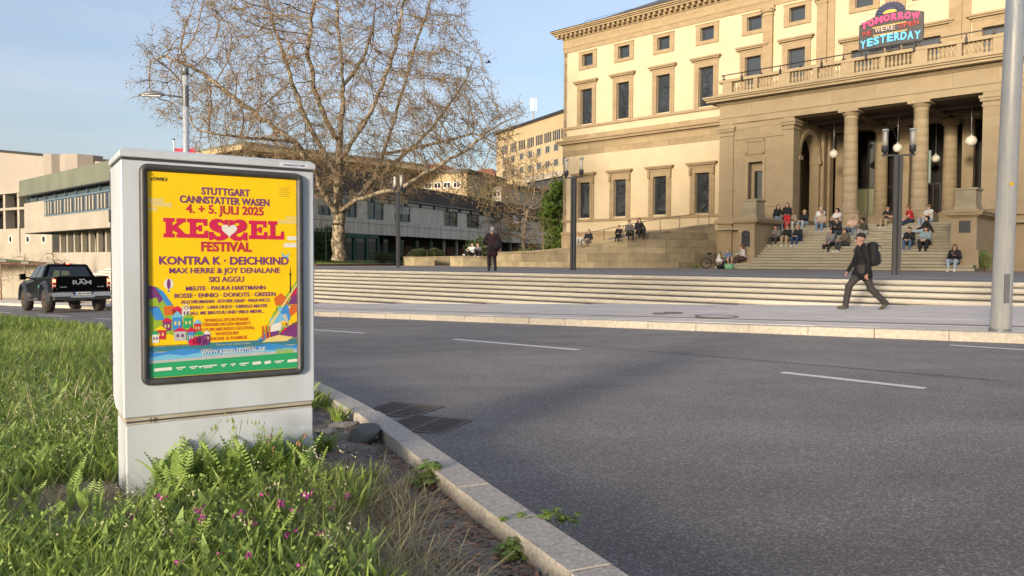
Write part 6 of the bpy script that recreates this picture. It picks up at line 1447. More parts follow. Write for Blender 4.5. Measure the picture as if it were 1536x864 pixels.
def shrub(name, lb, x, y, z, r, n, leafm, ls, seed, cat='shrub', blade=False, arch=False):
    rng = np.random.RandomState(seed); t = thing(name, lb, cat, (x, y, z)); st = MB()
    if arch:
        V = []; F = []; o_ = 0
        for i in range(60):
            a = rng.uniform(0, 2*pi); L_ = r[0]*rng.uniform(.7, 1.2); h = r[2]*rng.uniform(.6, 1.1); pts = []
            for j in range(9): s_ = j/8; pts.append((cos(a)*L_*s_, sin(a)*L_*s_, h*(.35+1.3*s_-1.25*s_*s_)))
            st.tube(pts, .015, 3)
            for j in range(1, 9):
                for s2 in (-1, 1):
                    for k in range(3):
                        c = np.array(pts[j])+rng.normal(0, .03, 3); d = np.array([-sin(a)*s2, cos(a)*s2, -.5])*ls*rng.uniform(.7, 1.2); w_ = np.array([cos(a), sin(a), 0])*ls*.22
                        V += [c-w_, c+w_, c+d+w_*.3, c+d-w_*.3]; F.append([o_, o_+1, o_+2, o_+3]); o_ += 4
        st.tube([(0, 0, 0), (0, 0, r[2]*.4)], .08, 6)
        st.build('stems', M_TWIG, t); mkobj('fronds', npmesh('fronds', np.array(V), np.array(F), leafm), t); return t
    for i in range(14):
        a = rng.uniform(0, 2*pi); q = rng.uniform(.2, .8); st.tube([(0, 0, 0), (cos(a)*r[0]*q*.5, sin(a)*r[1]*q*.5, r[2]*.8), (cos(a)*r[0]*q, sin(a)*r[1]*q, r[2]*1.5)], [.03, .02, .008], 4)
    st.build('stems', M_TWIG, t)
    cl = rvec(rng, 40)*rng.uniform(.3, .85, (40, 1))*np.array(r)+np.array([0, 0, r[2]*1.05]); c = cl[rng.randint(0, 40, n)]+rng.normal(0, .22, (n, 3))*np.array(r)*.9
    c[:, 2] = np.maximum(c[:, 2], .03); u = rvec(rng, n); w_ = np.cross(u, rvec(rng, n)); s_ = ls*rng.uniform(.5, 1.3, (n, 1)); V, F = quads(c, u*s_, w_*s_*.6); mkobj('foliage', npmesh('foliage', V, F, leafm), t); return t
q = aty(486, 391, 60); shrub('shrub', 'dark green bush left of the plane tree trunk by the green post', q.x, 60, -.2, (2.0, 1.5, 1.4), 7000, M_DKLEAF, .09, 41)
q = aty(642, 385, 66); shrub('arching_shrub', 'bush with long arching green fronds behind the low stone bench blocks', q.x, 66, -.4, (1.6, 2, 1.9), 0, M_ARCH, .28, 42, arch=True)
q = aty(719, 385, 58); shrub('olive_bush', 'loose grey green bush behind the seated couple', q.x, 58, -.4, (1.1, 1, 1.25), 1500, M_DKLEAF, .09, 43)
q = aty(575, 390, 66); shrub('low_bush', 'low dark bush at the foot of the archive brick panels, nearer the tree', q.x, 66, -.4, (1.1, .8, .6), 1500, M_DKLEAF, .07, 44)
q = aty(595, 391, 68); shrub('low_bush', 'low dark bush at the foot of the archive behind the leftmost plaza lamp', q.x, 68, -.4, (.9, .8, .55), 1300, M_DKLEAF, .07, 45)
q = aty(793, 377, 50.8); shrub('wall_plant', 'small pale green plant behind the low end of the ramp wall', q.x, 51.5, .3, (.8, .4, .25), 700, M_LMLEAF, .05, 46)
w_ = bworld(7.75, 4.3, ZT); shrub('weed_clump', 'tall green weed clump at the foot of the right stair plinth', w_.x, w_.y, ZT, (.35, .35, .55), 500, M_LMLEAF, .06, 47)
w_ = bworld(-5.9, 4.9, ZT); shrub('weed_clump', 'tiny green weed at the foot of the ramp wall left of the bicycle', w_.x-.9, w_.y+.4, ZT, (.35, .2, .12), 250, M_LMLEAF, .04, 48)
FN = thing('green_fence', 'thin green mesh fence post line left of the big tree trunk', 'fence', (aty(489, 380, 58).x, 58, -.2))
for i in range(4): MB().box(-.05+i*-2.2, .05+i*-2.2, -.04, .04, 0, 2.6).build('post', M_GREENFR, FN)
for k in range(6): MB().box(-6.6, .0, -.01, .01, .2+k*.45, .22+k*.45).build('wire', M_GREENFR, FN)
# ================================================================ people: one smooth implicit surface per body
def netmesh(prims, h, k=.03, pad=.06):
    """prims: (label, a, b, ra, rb[, k]) tapered capsules -> verts, quads, labels (naive surface nets)"""
    A_ = np.array([p[1] for p in prims], float); B_ = np.array([p[2] for p in prims], float); ra = np.array([p[3] for p in prims]); rb = np.array([p[4] for p in prims])
    lo = np.minimum(A_-ra[:, None], B_-rb[:, None]).min(0)-pad; hi = np.maximum(A_+ra[:, None], B_+rb[:, None]).max(0)+pad
    n = np.ceil((hi-lo)/h).astype(int)+1; Sd = np.full(n, 1.0); Lb = np.zeros(n, np.int8); Lm = np.full(n, 9.)
    ax_ = [lo[i]+h*np.arange(n[i]) for i in range(3)]
    for p in prims:
        lab, a, b, r0, r1 = p[:5]; kk = p[5] if len(p) > 5 else k
        a = np.array(a, float); b = np.array(b, float); mr = max(r0, r1)+kk+2.5*h
        i0 = np.maximum(((np.minimum(a, b)-mr-lo)/h).astype(int), 0); i1 = np.minimum(((np.maximum(a, b)+mr-lo)/h).astype(int)+2, n)
        sl = tuple(slice(i0[i], i1[i]) for i in range(3)); X, Y, Z = np.meshgrid(*[ax_[i][sl[i]] for i in range(3)], indexing='ij')
        ab = b-a; L2 = max(ab@ab, 1e-9); t = np.clip(((X-a[0])*ab[0]+(Y-a[1])*ab[1]+(Z-a[2])*ab[2])/L2, 0, 1)
        d = np.sqrt((X-a[0]-t*ab[0])**2+(Y-a[1]-t*ab[1])**2+(Z-a[2]-t*ab[2])**2)-(r0+(r1-r0)*t)
        s0 = Sd[sl]; hh = np.clip(kk-np.abs(s0-d), 0, None)/kk; Sd[sl] = np.minimum(s0, d)-hh*hh*kk*.25
        m = d < Lm[sl]; Lb[sl] = np.where(m, lab, Lb[sl]); Lm[sl] = np.where(m, d, Lm[sl])
    ins = Sd < 0; nx, ny, nz = n
    cell = np.zeros((nx-1, ny-1, nz-1)); acc = np.zeros((nx-1, ny-1, nz-1, 3)); cnt = np.zeros((nx-1, ny-1, nz-1))
    cor = [(i, j, l) for i in (0, 1) for j in (0, 1) for l in (0, 1)]
    V8 = {c: Sd[c[0]:nx-1+c[0], c[1]:ny-1+c[1], c[2]:nz-1+c[2]] for c in cor}
    for c in cor:
        for a_ in range(3):
            if c[a_] == 0:
                e = list(c); e[a_] = 1; e = tuple(e); s0, s1 = V8[c], V8[e]; m = (s0 < 0) != (s1 < 0)
                t = np.where(m, s0/np.where(m, s0-s1, 1), 0); pt = np.zeros(acc.shape); 
                for q in range(3): pt[..., q] = c[q]
                pt[..., a_] += t; acc += pt*m[..., None]; cnt += m
    act = cnt > 0; ids = -np.ones(cnt.shape, int); ids[act] = np.arange(act.sum()); w_ = np.argwhere(act)
    V = lo+h*(w_+acc[act]/cnt[act][:, None]); lab = Lb[w_[:, 0], w_[:, 1], w_[:, 2]]
    F = []; FL = []
    for a_ in range(3):
        b_, c_ = (a_+1) % 3, (a_+2) % 3
        s0 = [slice(1, m-1) for m in n]; s0[a_] = slice(0, n[a_]-1); s1 = list(s0); s1[a_] = slice(1, n[a_]); i0 = ins[tuple(s0)]; i1 = ins[tuple(s1)]
        cr = np.argwhere(i0 != i1)
        if not len(cr): continue
        fl = i0[tuple(cr.T)]; g = cr+1; g[:, a_] -= 1
        def cid(db, dc): q = g.copy(); q[:, b_] += db; q[:, c_] += dc; return ids[q[:, 0], q[:, 1], q[:, 2]]
        Q = np.stack([cid(-1, -1), cid(0, -1), cid(0, 0), cid(-1, 0)], 1); Q[~fl] = Q[~fl][:, ::-1]; F.append(Q)
    F = np.vstack(F); FLb = lab[F[:, 0]]
    # relax a little
    E_ = np.vstack([F[:, [0, 1]], F[:, [1, 2]], F[:, [2, 3]], F[:, [3, 0]]])
    for _ in range(2):
        s_ = np.zeros_like(V); c_ = np.zeros(len(V)); np.add.at(s_, E_[:, 0], V[E_[:, 1]]); np.add.at(s_, E_[:, 1], V[E_[:, 0]]); np.add.at(c_, E_[:, 0], 1); np.add.at(c_, E_[:, 1], 1); V = V*.6+.4*s_/c_[:, None]
    return V, F, FLb
def v3(*a): return np.array(a, float)
def unitv(v): return v/(np.linalg.norm(v)+1e-9)
def ik(a, b, l1, l2, pole):
    d = b-a; L_ = np.linalg.norm(d); 
    if L_ > l1+l2-.01: b = a+d/L_*(l1+l2-.01); d = b-a; L_ = l1+l2-.01
    x = (l1*l1-l2*l2+L_*L_)/(2*L_); hgt = sqrt(max(l1*l1-x*x, 0)); u = d/L_; p = pole-u*(pole@u); p = unitv(p); return a+u*x+p*hgt, b
PM = {}
def pm(c, r=.8):
    k = tuple(round(x, 3) for x in c)
    if k not in PM: PM[k] = mat('cloth_%d' % len(PM), c, r, tuple(x*.72 for x in c), 9, bump=.3, bscale=18)
    return PM[k]
M_SKIN = mat('skin', (.56, .33, .22), .55); M_EYE = mat('eye_dark', (.03, .02, .02), .3)
def hand_prims(w, dirv, palm, side):
    """palm and five bent fingers; w wrist, dirv finger direction, palm = palm normal"""
    d = unitv(dirv); p = unitv(palm-d*(palm@d)); s_ = np.cross(d, p)*side; out = []
    for o in (-.03, -.01, .01, .028): out.append((0, w, w+d*.085+s_*o, .017, .014, .012))
    for o, L_ in ((-.036, .058), (-.013, .078), (.011, .084), (.034, .074)):
        k0 = w+d*.088+s_*o; k1 = k0+(d*.8+p*.6)*L_*.5; k2 = k1+(d*.35+p*.94)*L_*.5; out += [(0, k0, k1, .0095, .009, .006), (0, k1, k2, .009, .0075, .006)]
    t0 = w+d*.025+s_*.028; t1 = t0+(d*.6+s_*.8)*.04; out += [(0, t0, t1, .013, .011, .01), (0, t1, t1+(d*.75+p*.5)*.035, .011, .009, .006)]
    return out
def person(label, loc, rz, pose, top, bottom, hair, shoes=(.6, .58, .55), skin=None, hairlen=0, sleeve=1, shorts=0, sc=1.0, h=.021, cap=None, skirt=False, extra=None, coat=0, group=None, look=(0, -1, 0), heavy=1.0, beard=None, parts=None, glasses=False):
    J = pose; P = []
    pel, ch, nk, hd = J['pel'], J['ch'], J['nk'], J['hd']
    rt = unitv(J['sh'][1]-J['sh'][0]); hr = unitv(J['hip'][1]-J['hip'][0]); T, B_, SK, SH = 1, 2, 0, 3
    up = unitv(ch-pel)
    for s_ in (-1, 1):
        P.append((B_, pel+hr*s_*.07, J['hip'][0 if s_ < 0 else 1], .115*heavy, .105*heavy, .06))
        P.append((T, pel+hr*s_*.055+up*.06, ch+rt*s_*.06, .105*heavy, .118*heavy, .06)); P.append((T, ch+rt*s_*.06, nk-up*.05+rt*s_*.10, .118*heavy, .075, .05))
    P.append((T, J['sh'][0], J['sh'][1], .07, .07, .05)); P.append((SK, nk-up*.05, hd-up*.05, .055, .05, .03))
    lf = unitv(np.array(look, float)); hu = unitv(up*.5+v3(0, 0, 1)); hu = unitv(hu-lf*(hu@lf)); hs_ = np.cross(lf, hu)
    P += [(SK, hd+hu*.035-lf*.02, hd+hu*.03+lf*.015, .088, .085, .02), (SK, hd+hu*.02+lf*.03, hd-hu*.075+lf*.045, .072, .042, .03), (SK, hd+lf*.10+hu*.005, hd+lf*.115-hu*.022, .011, .014, .015), (SK, hd+lf*.088-hu*.052-hs_*.012, hd+lf*.088-hu*.052+hs_*.012, .012, .012, .01)]
    for s_ in (-1, 1): P.append((SK, hd+hs_*s_*.082+hu*.015-lf*.01, hd+hs_*s_*.082-hu*.02-lf*.005, .014, .010, .01))
    for i in (0, 1):
        sd_ = -1 if i == 0 else 1
        S_, E_, W_ = J['sh'][i], J['el'][i], J['wr'][i]; lab2 = T if sleeve else SK
        P.append((T, S_, S_+(E_-S_)*(.55 if not sleeve else 1), .062*heavy, (.055 if not sleeve else .05)*heavy, .04))
        if not sleeve: P.append((SK, S_+(E_-S_)*.4, E_, .045, .038, .02))
        P.append((lab2, E_, W_, .048*heavy if sleeve else .038, .034*heavy if sleeve else .026, .02))
        dv = J['hand'][i] if 'hand' in J else unitv(W_-E_); P += hand_prims(W_, dv, J.get('palm', v3(0, 0, -1)), sd_)
        H_, K_, A_ = J['hip'][i], J['kn'][i], J['an'][i]
        P.append((B_, H_, K_, .092*heavy, .062*heavy, .04))
        if shorts: P[-1] = (B_, H_, H_+(K_-H_)*.55, .092, .08, .04); P.append((SK, H_+(K_-H_)*.5, K_, .068, .052, .02)); P.append((SK, K_, A_, .055, .034, .02))
        else: P.append((B_, K_, A_, .064*heavy, .046*heavy**2, .03))
        ft = unitv(J['foot'][i]); P += [(SH, A_+v3(0, 0, -.03)-ft*.035, A_+v3(0, 0, -.045)+ft*.06, .042, .042, .02), (SH, A_+v3(0, 0, -.045)+ft*.05, A_+v3(0, 0, -.052)+ft*.155, .042, .034, .02)]
    if skirt:
        for i in (0, 1): P.append((B_, J['hip'][i], J['kn'][i]+v3(0, 0, -.05), .11, .10, .06)); P.append((B_, J['kn'][i], J['kn'][i]+(J['an'][i]-J['kn'][i])*.7, .09, .09, .06))
        P.append((B_, J['kn'][0], J['kn'][1], .08, .08, .05))
    if coat:
        for i in (0, 1): P.append((T, pel+up*.1, J['hip'][i]+(J['kn'][i]-J['hip'][i])*coat, .125*heavy, .115*heavy, .05))
    if extra: P += extra(J)
    V, F, L_ = netmesh(P, h)
    t = thing('person', label, 'person', loc, rz, group); t.scale = (sc, sc, sc)
    mats = [M_SKIN if skin is None else pm(skin, .55), pm(top), pm(bottom), pm(shoes)]
    mkobj('body', npmesh('body', V, F, mats, L_, smooth=True), t)
    # hair / cap
    HP = []
    if cap is None or hairlen: 
        HP += [(0, hd+hu*.05-lf*.035, hd+hu*.065+lf*.01, .094, .083), (0, hd-lf*.05+hu*.01, hd-lf*.055-hu*.03, .075, .06)]
        if hairlen:
            for s_ in (-1, 1): HP += [(0, hd+hs_*s_*.065-lf*.02+hu*.03, hd+hs_*s_*.085-hu*(.08+hairlen*.5)-lf*.02, .045, .04), (0, hd+hs_*s_*.085-hu*(.08+hairlen*.4)-lf*.03, hd+hs_*s_*.085-hu*(.1+hairlen)-lf*.02, .04, .02)]
            HP += [(0, hd-lf*.06, hd-lf*.085-hu*(.1+hairlen), .07, .05)]
        V, F, _ = netmesh(HP, .016 if h > .015 else .01, .03); mkobj('hair', npmesh('hair', V, F, [pm(hair, .7)], smooth=True), t)
    if beard: V, F, _ = netmesh([(0, hd-hu*.07+lf*.055-hs_*.03, hd-hu*.07+lf*.055+hs_*.03, .03, .03), (0, hd-hu*.05+lf*.05, hd-hu*.09+lf*.06, .04, .03)], .016, .02); mkobj('beard', npmesh('beard', V, F, [pm(beard, .8)], smooth=True), t)
    if cap is not None:
        HP = [(0, hd+hu*.06-lf*.03, hd+hu*.07+lf*.005, .092, .085)]+[(0, hd+hu*.045+lf*.07+hs_*q, hd+hu*.035+lf*.135+hs_*q*.8, .012, .010) for q in (-.04, -.02, 0, .02, .04)]
        V, F, _ = netmesh(HP, .014, .02); mkobj('cap', npmesh('cap', V, F, [pm(cap, .7)], smooth=True), t)
    m_ = MB()
    for s_ in (-1, 1): c = hd+hs_*s_*.032+lf*.086+hu*.018; m_.sphere(tuple(c), .0105, 6)
    e = m_.build('eyes', M_EYE, t, fix=False); e['kind'] = 'stuff'
    if glasses:
        m_ = MB(); a = [tuple(hd+hs_*q+lf*.103+hu*.022) for q in (-.06, -.02, .02, .06)]; m_.tube(a, .014, 5); m_.build('sunglasses', M_BLACK, t)
    return t, J
def seated(lean=0., twist=0., feet=((-.12, -.50, -.26), (.12, -.50, -.26)), wr=None, hyaw=0., sit=.11, side=0., spread=.1, pel=(0, 0)):
    p = v3(pel[0], pel[1], sit); lean_v = v3(side, lean, 1); lean_v = unitv(lean_v); ch = p+lean_v*.34; nk = p+lean_v*.52+v3(0, -.01, 0); hd = nk+unitv(lean_v+v3(0, -.1, .6))*.135
    c, s_ = cos(twist), sin(twist); rx = v3(c, s_, 0); sh = [ch+lean_v*.12-rx*.17, ch+lean_v*.12+rx*.17]; hip = [p+v3(-.10, -.05, -.01), p+v3(.10, -.05, -.01)]
    an = [v3(*feet[0])+v3(0, 0, .085), v3(*feet[1])+v3(0, 0, .085)]
    kn = []; an2 = []
    for i in (0, 1):
        k, a = ik(hip[i], an[i], .43, .42, v3((-1 if i == 0 else 1)*spread, -.35, 1)); kn.append(k); an2.append(a)
    if wr is None: wr = [kn[0]+v3(.06, .03, .10), kn[1]+v3(-.06, .03, .10)]
    el = []; w2 = []
    for i in (0, 1):
        e, w_ = ik(sh[i], np.array(wr[i], float), .29, .26, v3((-1 if i == 0 else 1)*.7, .5, -.6)); el.append(e); w2.append(w_)
    return dict(pel=p, ch=ch, nk=nk, hd=hd, sh=sh, hip=hip, kn=kn, an=an2, el=el, wr=w2, foot=[v3(-.15, -1, 0), v3(.15, -1, 0)])
def standing(feet=((-.1, .0, 0), (.1, -.02, 0)), ph=.93, lean=0., wr=None, twist=0., fdir=None, kp=(0, -1, 0), hyaw=0, elp=.5):
    p = v3(0, 0, ph); lv = unitv(v3(0, lean, 1)); ch = p+lv*.32; nk = p+lv*.52; hd = nk+unitv(lv+v3(0, -.25, .6))*.14
    rx = v3(cos(twist), sin(twist), 0); sh = [ch+lv*.13-rx*.185, ch+lv*.13+rx*.185]; hip = [p+v3(-.09, 0, -.04), p+v3(.09, 0, -.04)]; kn = []; an = []
    for i in (0, 1):
        k, a = ik(hip[i], v3(*feet[i])+v3(0, 0, .085), .45, .44, v3(*kp)); kn.append(k); an.append(a)
    if wr is None: wr = [sh[0]+v3(-.06, -.04, -.53), sh[1]+v3(.06, -.04, -.53)]
    el = []; w2 = []
    for i in (0, 1):
        e, w_ = ik(sh[i], np.array(wr[i], float), .30, .27, v3((-1 if i == 0 else 1)*.4, elp, -.2)); el.append(e); w2.append(w_)
    return dict(pel=p, ch=ch, nk=nk, hd=hd, sh=sh, hip=hip, kn=kn, an=an, el=el, wr=w2, foot=fdir or [v3(-.1, -1, 0), v3(.1, -1, 0)])
BLK = (.012, .012, .014); JEAN = (.16, .23, .33); LJEAN = (.34, .42, .50); NAVY = (.02, .035, .075); BEI = (.42, .32, .20); WHT = (.72, .70, .66); GRY = (.22, .21, .205); DGR = (.05, .05, .055); OLV = (.075, .075, .045); TAN = (.34, .27, .18)
HBR = (.05, .025, .015); HBL = (.38, .26, .12); HDK = (.015, .010, .008); HRD = (.07, .015, .02); HGR = (.45, .42, .38)
rsx = 2.54/16
def stairz(k): return -.41+rsx*k
def stair_t(k): return 5.6-.32*(k-1)
# (label, s, seat step k, yaw, feet drop steps, pose kwargs, person kwargs)
G1 = 'people sitting on the entrance stairs'
def sit(label, s, k, rz=0., kf=2, fx=.12, fy=.50, lean=-.05, dt=0., pose=None, **kw):
    """seated on step k with feet kf steps lower"""
    t_ = stair_t(k)-.20+dt
    z = stairz(k); pz = dict(lean=lean, feet=((-fx, -fy, -rsx*kf), (fx, -fy, -rsx*kf))); pz.update(pose or {})
    kw.setdefault('heavy', 1.14); kw['sc'] = kw.get('sc', 1)*1.06; w_ = bworld(s, t_, z); return person(label, (w_.x, w_.y, z+.004), BANG+rz, seated(**pz), group=G1, **kw)
up_hands = lambda x=0: dict(wr=[(-.06, -.26, .42), (.07, -.27, .40)])
sit('fair-haired person in tan jacket and pale trousers, left end of top row', -3.0, 16, .1, look=(.1, -1, -.1), top=TAN, bottom=(.45, .47, .42), hair=HBL, pose=up_hands(), lean=-.12)
sit('blond person in black sweater and light jeans, second in top row', -2.25, 16, -.15, look=(-.25, -1, -.1), top=BLK, bottom=LJEAN, hair=HBL, shoes=BLK, glasses=True, lean=-.1, fy=.56)
sit('grey-haired person in white shirt behind the beige t-shirt', -1.45, 17, .1, look=(.3, -1, -.1), top=WHT, bottom=LJEAN, hair=HGR, lean=-.05)
sit('person in beige t-shirt and blue jeans with purple headband, arms on the knees', -1.1, 15, .0, look=(0, -1, -.15), top=(.45, .35, .26), bottom=JEAN, hair=(.08, .02, .07), sleeve=0, lean=-.15)
sit('dark-haired person in white t-shirt and dark trousers beside the first column pedestal', -.35, 16, -.3, look=(-.8, -.6, 0), top=WHT, bottom=DGR, hair=HDK, sleeve=0, lean=-.1, glasses=True)
sit('bearded person in black jacket and dark jeans one row below the white t-shirt', .10, 12, -.1, look=(-.2, -1, -.1), top=BLK, bottom=(.06, .08, .11), hair=HDK, beard=HBR, lean=-.12, pose=up_hands())
sit('long-haired person in grey cardigan over black clothes, lowest of the middle group', .25, 8, -.15, look=(-.3, -1, 0), top=GRY, bottom=BLK, hair=HDK, hairlen=.22, shoes=WHT, lean=-.05, kf=3, fy=.5)
sit('person in peach top and light cap beside the olive jacket', .8, 13, .1, look=(.2, -1, -.3), top=(.58, .40, .30), bottom=JEAN, hair=HBR, cap=(.5, .40, .33), sleeve=0, lean=-.15)
sit('person in olive jacket and grey trousers leaning toward the peach top', 1.6, 12, -.75, look=(-.9, -.6, -.1), top=OLV, bottom=(.36, .35, .33), hair=HDK, shoes=WHT, lean=-.25, kf=2)
sit('long-haired person in patterned brown jacket and dark trousers behind the walker', 1.05, 8, -.5, look=(-.3, -1, -.1), top=(.16, .12, .08), bottom=DGR, hair=HDK, hairlen=.2, shoes=WHT, lean=-.1, fy=.6)
sit('person with sunglasses, dark vest and beige trousers just left of the lamp post', 2.35, 16, -.2, look=(.2, -1, 0), top=BLK, bottom=BEI, hair=HDK, hairlen=.1, sleeve=0, glasses=True, lean=-.1, pose=up_hands())
sit('person in red polo shirt and navy trousers with ginger hair', 3.5, 16, -.85, look=(-.8, -.7, -.2), top=(.50, .02, .025), bottom=NAVY, hair=(.22, .09, .03), sleeve=0, shoes=(.45, .4, .35), lean=-.2, kf=3, fy=.62)
sit('person in white t-shirt, jeans and brown cap, rightmost in the top row', 4.4, 16, -.6, look=(-1, -.15, 0), top=WHT, bottom=LJEAN, hair=HBR, cap=(.16, .10, .05), sleeve=0, lean=-.05)
sit('person in black sweater and light jeans stretched sideways, leaning back on one arm', 4.45, 12, -1.15, kf=1, fy=.86, look=(-.3, -1, 0), top=BLK, bottom=LJEAN, hair=HDK, shoes=WHT, lean=.32, pose=dict(wr=[(-.15, -.25, .25), (.25, .45, .02)]))
sit('dark-haired person in black jacket and blue jeans, arms folded on the knees', 4.2, 8, .0, look=(0, -1, -.15), top=BLK, bottom=(.07, .12, .20), hair=HDK, shoes=(.4, .38, .34), lean=-.2)
sit('person in light denim jacket and black skirt with black boots', 4.95, 8, .0, look=(0, -1, -.2), top=(.28, .38, .42), bottom=BLK, hair=HBR, hairlen=.06, shoes=BLK, lean=-.12, skirt=True)
sit('person in black coat and jeans sitting alone on the lowest right steps', 6.7, 2, -.05, kf=2, look=(0, -1, 0), top=BLK, bottom=LJEAN, hair=HBR, hairlen=.14, shoes=WHT, glasses=True, lean=-.1, pose=dict(wr=[(-.06, -.25, .48), (.1, -.3, .40)]), fy=.45, coat=.2, dt=.02)
sit('person in grey jacket and dark trousers with dark hair, left of the row of three', -3.15, 10, .1, look=(.15, -1, -.2), top=(.20, .19, .185), bottom=DGR, hair=HDK, shoes=WHT, lean=-.15, pose=up_hands(), heavy=1.08)
sit('person in black jacket and beige trousers, middle of the row of three', -2.45, 10, .0, look=(0, -1, -.1), top=BLK, bottom=BEI, hair=HBR, shoes=WHT, glasses=True, lean=-.1)
sit('blond person in black jacket and navy trousers, right of the row of three', -1.8, 10, -.1, look=(-.3, -1, -.25), top=BLK, bottom=(.03, .06, .15), hair=HBL, shoes=WHT, lean=-.18)
# two perched on the left stair cheek
w_ = bworld(-3.62, 1.35, 2.52); person('long-haired person in black jacket and jeans perched on the left stair cheek', (w_.x, w_.y, 2.50), BANG+.9, seated(lean=-.1, feet=((-.08, -.46, -.78), (.1, -.5, -.72)), wr=[(-.22, -.05, .02), (.18, -.2, .25)]), BLK, JEAN, HRD, shoes=WHT, hairlen=.2, look=(-.2, -1, 0))
w_ = bworld(-3.15, 1.05, 0); person('person in black sweater and bright red trousers standing against the left stair cheek', (w_.x, w_.y, stairz(14)), BANG+.35, standing(lean=.05, wr=[(-.12, -.25, 1.02), (.12, -.25, 1.02)]), BLK, (.58, .02, .03), HRD, hairlen=.02, sc=.98, look=(-.1, -1, -.05), heavy=1.0)
# pair with the bicycle at the lower left
w_ = bworld(-4.9, 4.95, 0); person('blond girl in blue denim jacket and shorts with bare legs, next to the bicycle', (w_.x, w_.y, stairz(2)), BANG+.75, seated(lean=.02, feet=((-.08, -.46, -.20), (.1, -.42, -.16))), (.16, .24, .33), (.05, .06, .08), HBL, hairlen=.08, shorts=1, shoes=BLK, look=(.1, -1, -.35), sc=.95, group=G1)
w_ = bworld(-4.0, 4.75, 0); person('person with long reddish hair, white blouse and brown skirt reading on lowest left steps', (w_.x, w_.y, stairz(3)), BANG-.65, seated(lean=-.22, feet=((-.08, -.62, -.34), (.1, -.58, -.34)), wr=[(-.1, -.36, .30), (.1, -.36, .32)]), (.66, .62, .55), (.085, .045, .035), (.22, .09, .04), hairlen=.22, skirt=True, shoes=WHT, look=(-.2, -1, -.5), group=G1)
PP = thing('open_paper', 'open white paper in the hands of the reader on the lowest left steps', 'paper', tuple(bworld(-4.2, 5.12, stairz(3)+.36)), BANG-.65); MB().box(-.17, .0, -.11, .11, 0, .01).build('page', M_WHITEP, PP, rot=(.3, .15, 0)); MB().box(.0, .17, -.11, .11, 0, .01).build('page', M_WHITEP, PP, rot=(.3, -.15, 0))
# people on the ramp wall
def onwall(u, dz=0, back=.15):
    s_ = min(range(400), key=lambda k: abs((lambda p: 768+1152*p.x/p.y)(rw_at(cum[-1]*k/399)[0])-u)); p, d = rw_at(cum[-1]*s_/399); nn = Vector((d.y, -d.x, 0)); q = p-nn*back; return q.x, q.y, p.z+dz, atan2(d.y, d.x)
G2 = 'people sitting on the ramp wall'
for lb, u, kw, ps in [
    ('small fair-haired person in white on the lower end of the ramp wall, legs drawn up', 868, dict(top=WHT, bottom=(.5, .45, .38), hair=HBR, sc=.8, shoes=WHT, look=(.8, -1, -.1)), dict(feet=((-.1, -.55, .02), (.1, -.58, .02)))),
    ('person in black jacket and pale trousers on the lower end of the ramp wall', 881, dict(top=BLK, bottom=(.42, .33, .26), hair=(.25, .2, .15), look=(-.4, -1, 0), shoes=WHT), dict(lean=.05, feet=((-.45, -.75, .0), (-.25, -.72, .0)), wr=[(-.1, -.35, .3), (.1, -.3, .3)])),
    ('small person in black sitting sideways on the ramp wall, left of the standing pair', 928, dict(top=BLK, bottom=BLK, hair=HBR, sc=.88, look=(.5, -1, -.1), shoes=BLK), dict(lean=-.1, feet=((-.3, -.6, -.25), (-.1, -.6, -.25)))),
    ('person in grey hooded jacket over white shirt on the ramp wall', 943.5, dict(top=(.12, .115, .11), bottom=BLK, hair=HDK, look=(0, -1, 0), shoes=BLK, sc=1.08), dict(lean=0, wr=[(-.05, -.2, .36), (.12, -.3, .2)])),
    ('person in long black dress with dark hair on the ramp wall, rightmost one', 959.5, dict(top=BLK, bottom=BLK, hair=HRD, hairlen=.1, look=(.1, -1, 0), shoes=BLK, skirt=True, sc=1.1), dict(lean=.05, wr=[(-.12, -.25, .25), (.24, -.12, .3)]))]:
    x, y, z, a = onwall(u); person(lb, (x, y, z), a*.6, seated(**ps), group=G2, **kw)
# couple on the stone bench block
t_ = [o for o in bpy.data.objects if o.name == 'stone_bench.002'][0]; bz = -.45+(onY(694, 384, 52.5)[2]+.45)
for lb, u, kw, ps in (('long dark-haired person in white jacket with pale shoes stretched along the bench block', 708, dict(top=WHT, bottom=BLK, hair=HDK, hairlen=.22, shoes=WHT, look=(.6, -1, 0)), dict(lean=.0, feet=((-.62, -.35, .02), (-.55, -.5, .02)))),
                      ('person in grey jacket sitting beside the white jacket on the bench block', 717, dict(top=(.13, .14, .155), bottom=BLK, hair=(.1, .04, .025), look=(-.9, -.8, -.1)), dict(lean=-.1, feet=((-.25, -.55, -.05), (.0, -.6, -.1))))):
    q = aty(u, 385, 53.1); person(lb, (q.x, q.y, bz+.005), .1, seated(**ps), group='couple on the stone bench block', **kw)
# person in light blue in the doorway
w_ = bworld(-.95, -5.4, 0); 
x_, _ = bpt(1283, 318, -2.4); w_ = bworld(x_, -2.4, 2.13)
person('person in light blue shirt half hidden behind the first column in the doorway', (w_.x, w_.y, 2.13), BANG+2.4, standing(), (.30, .42, .50), (.2, .26, .32), HDK, sc=1.0)
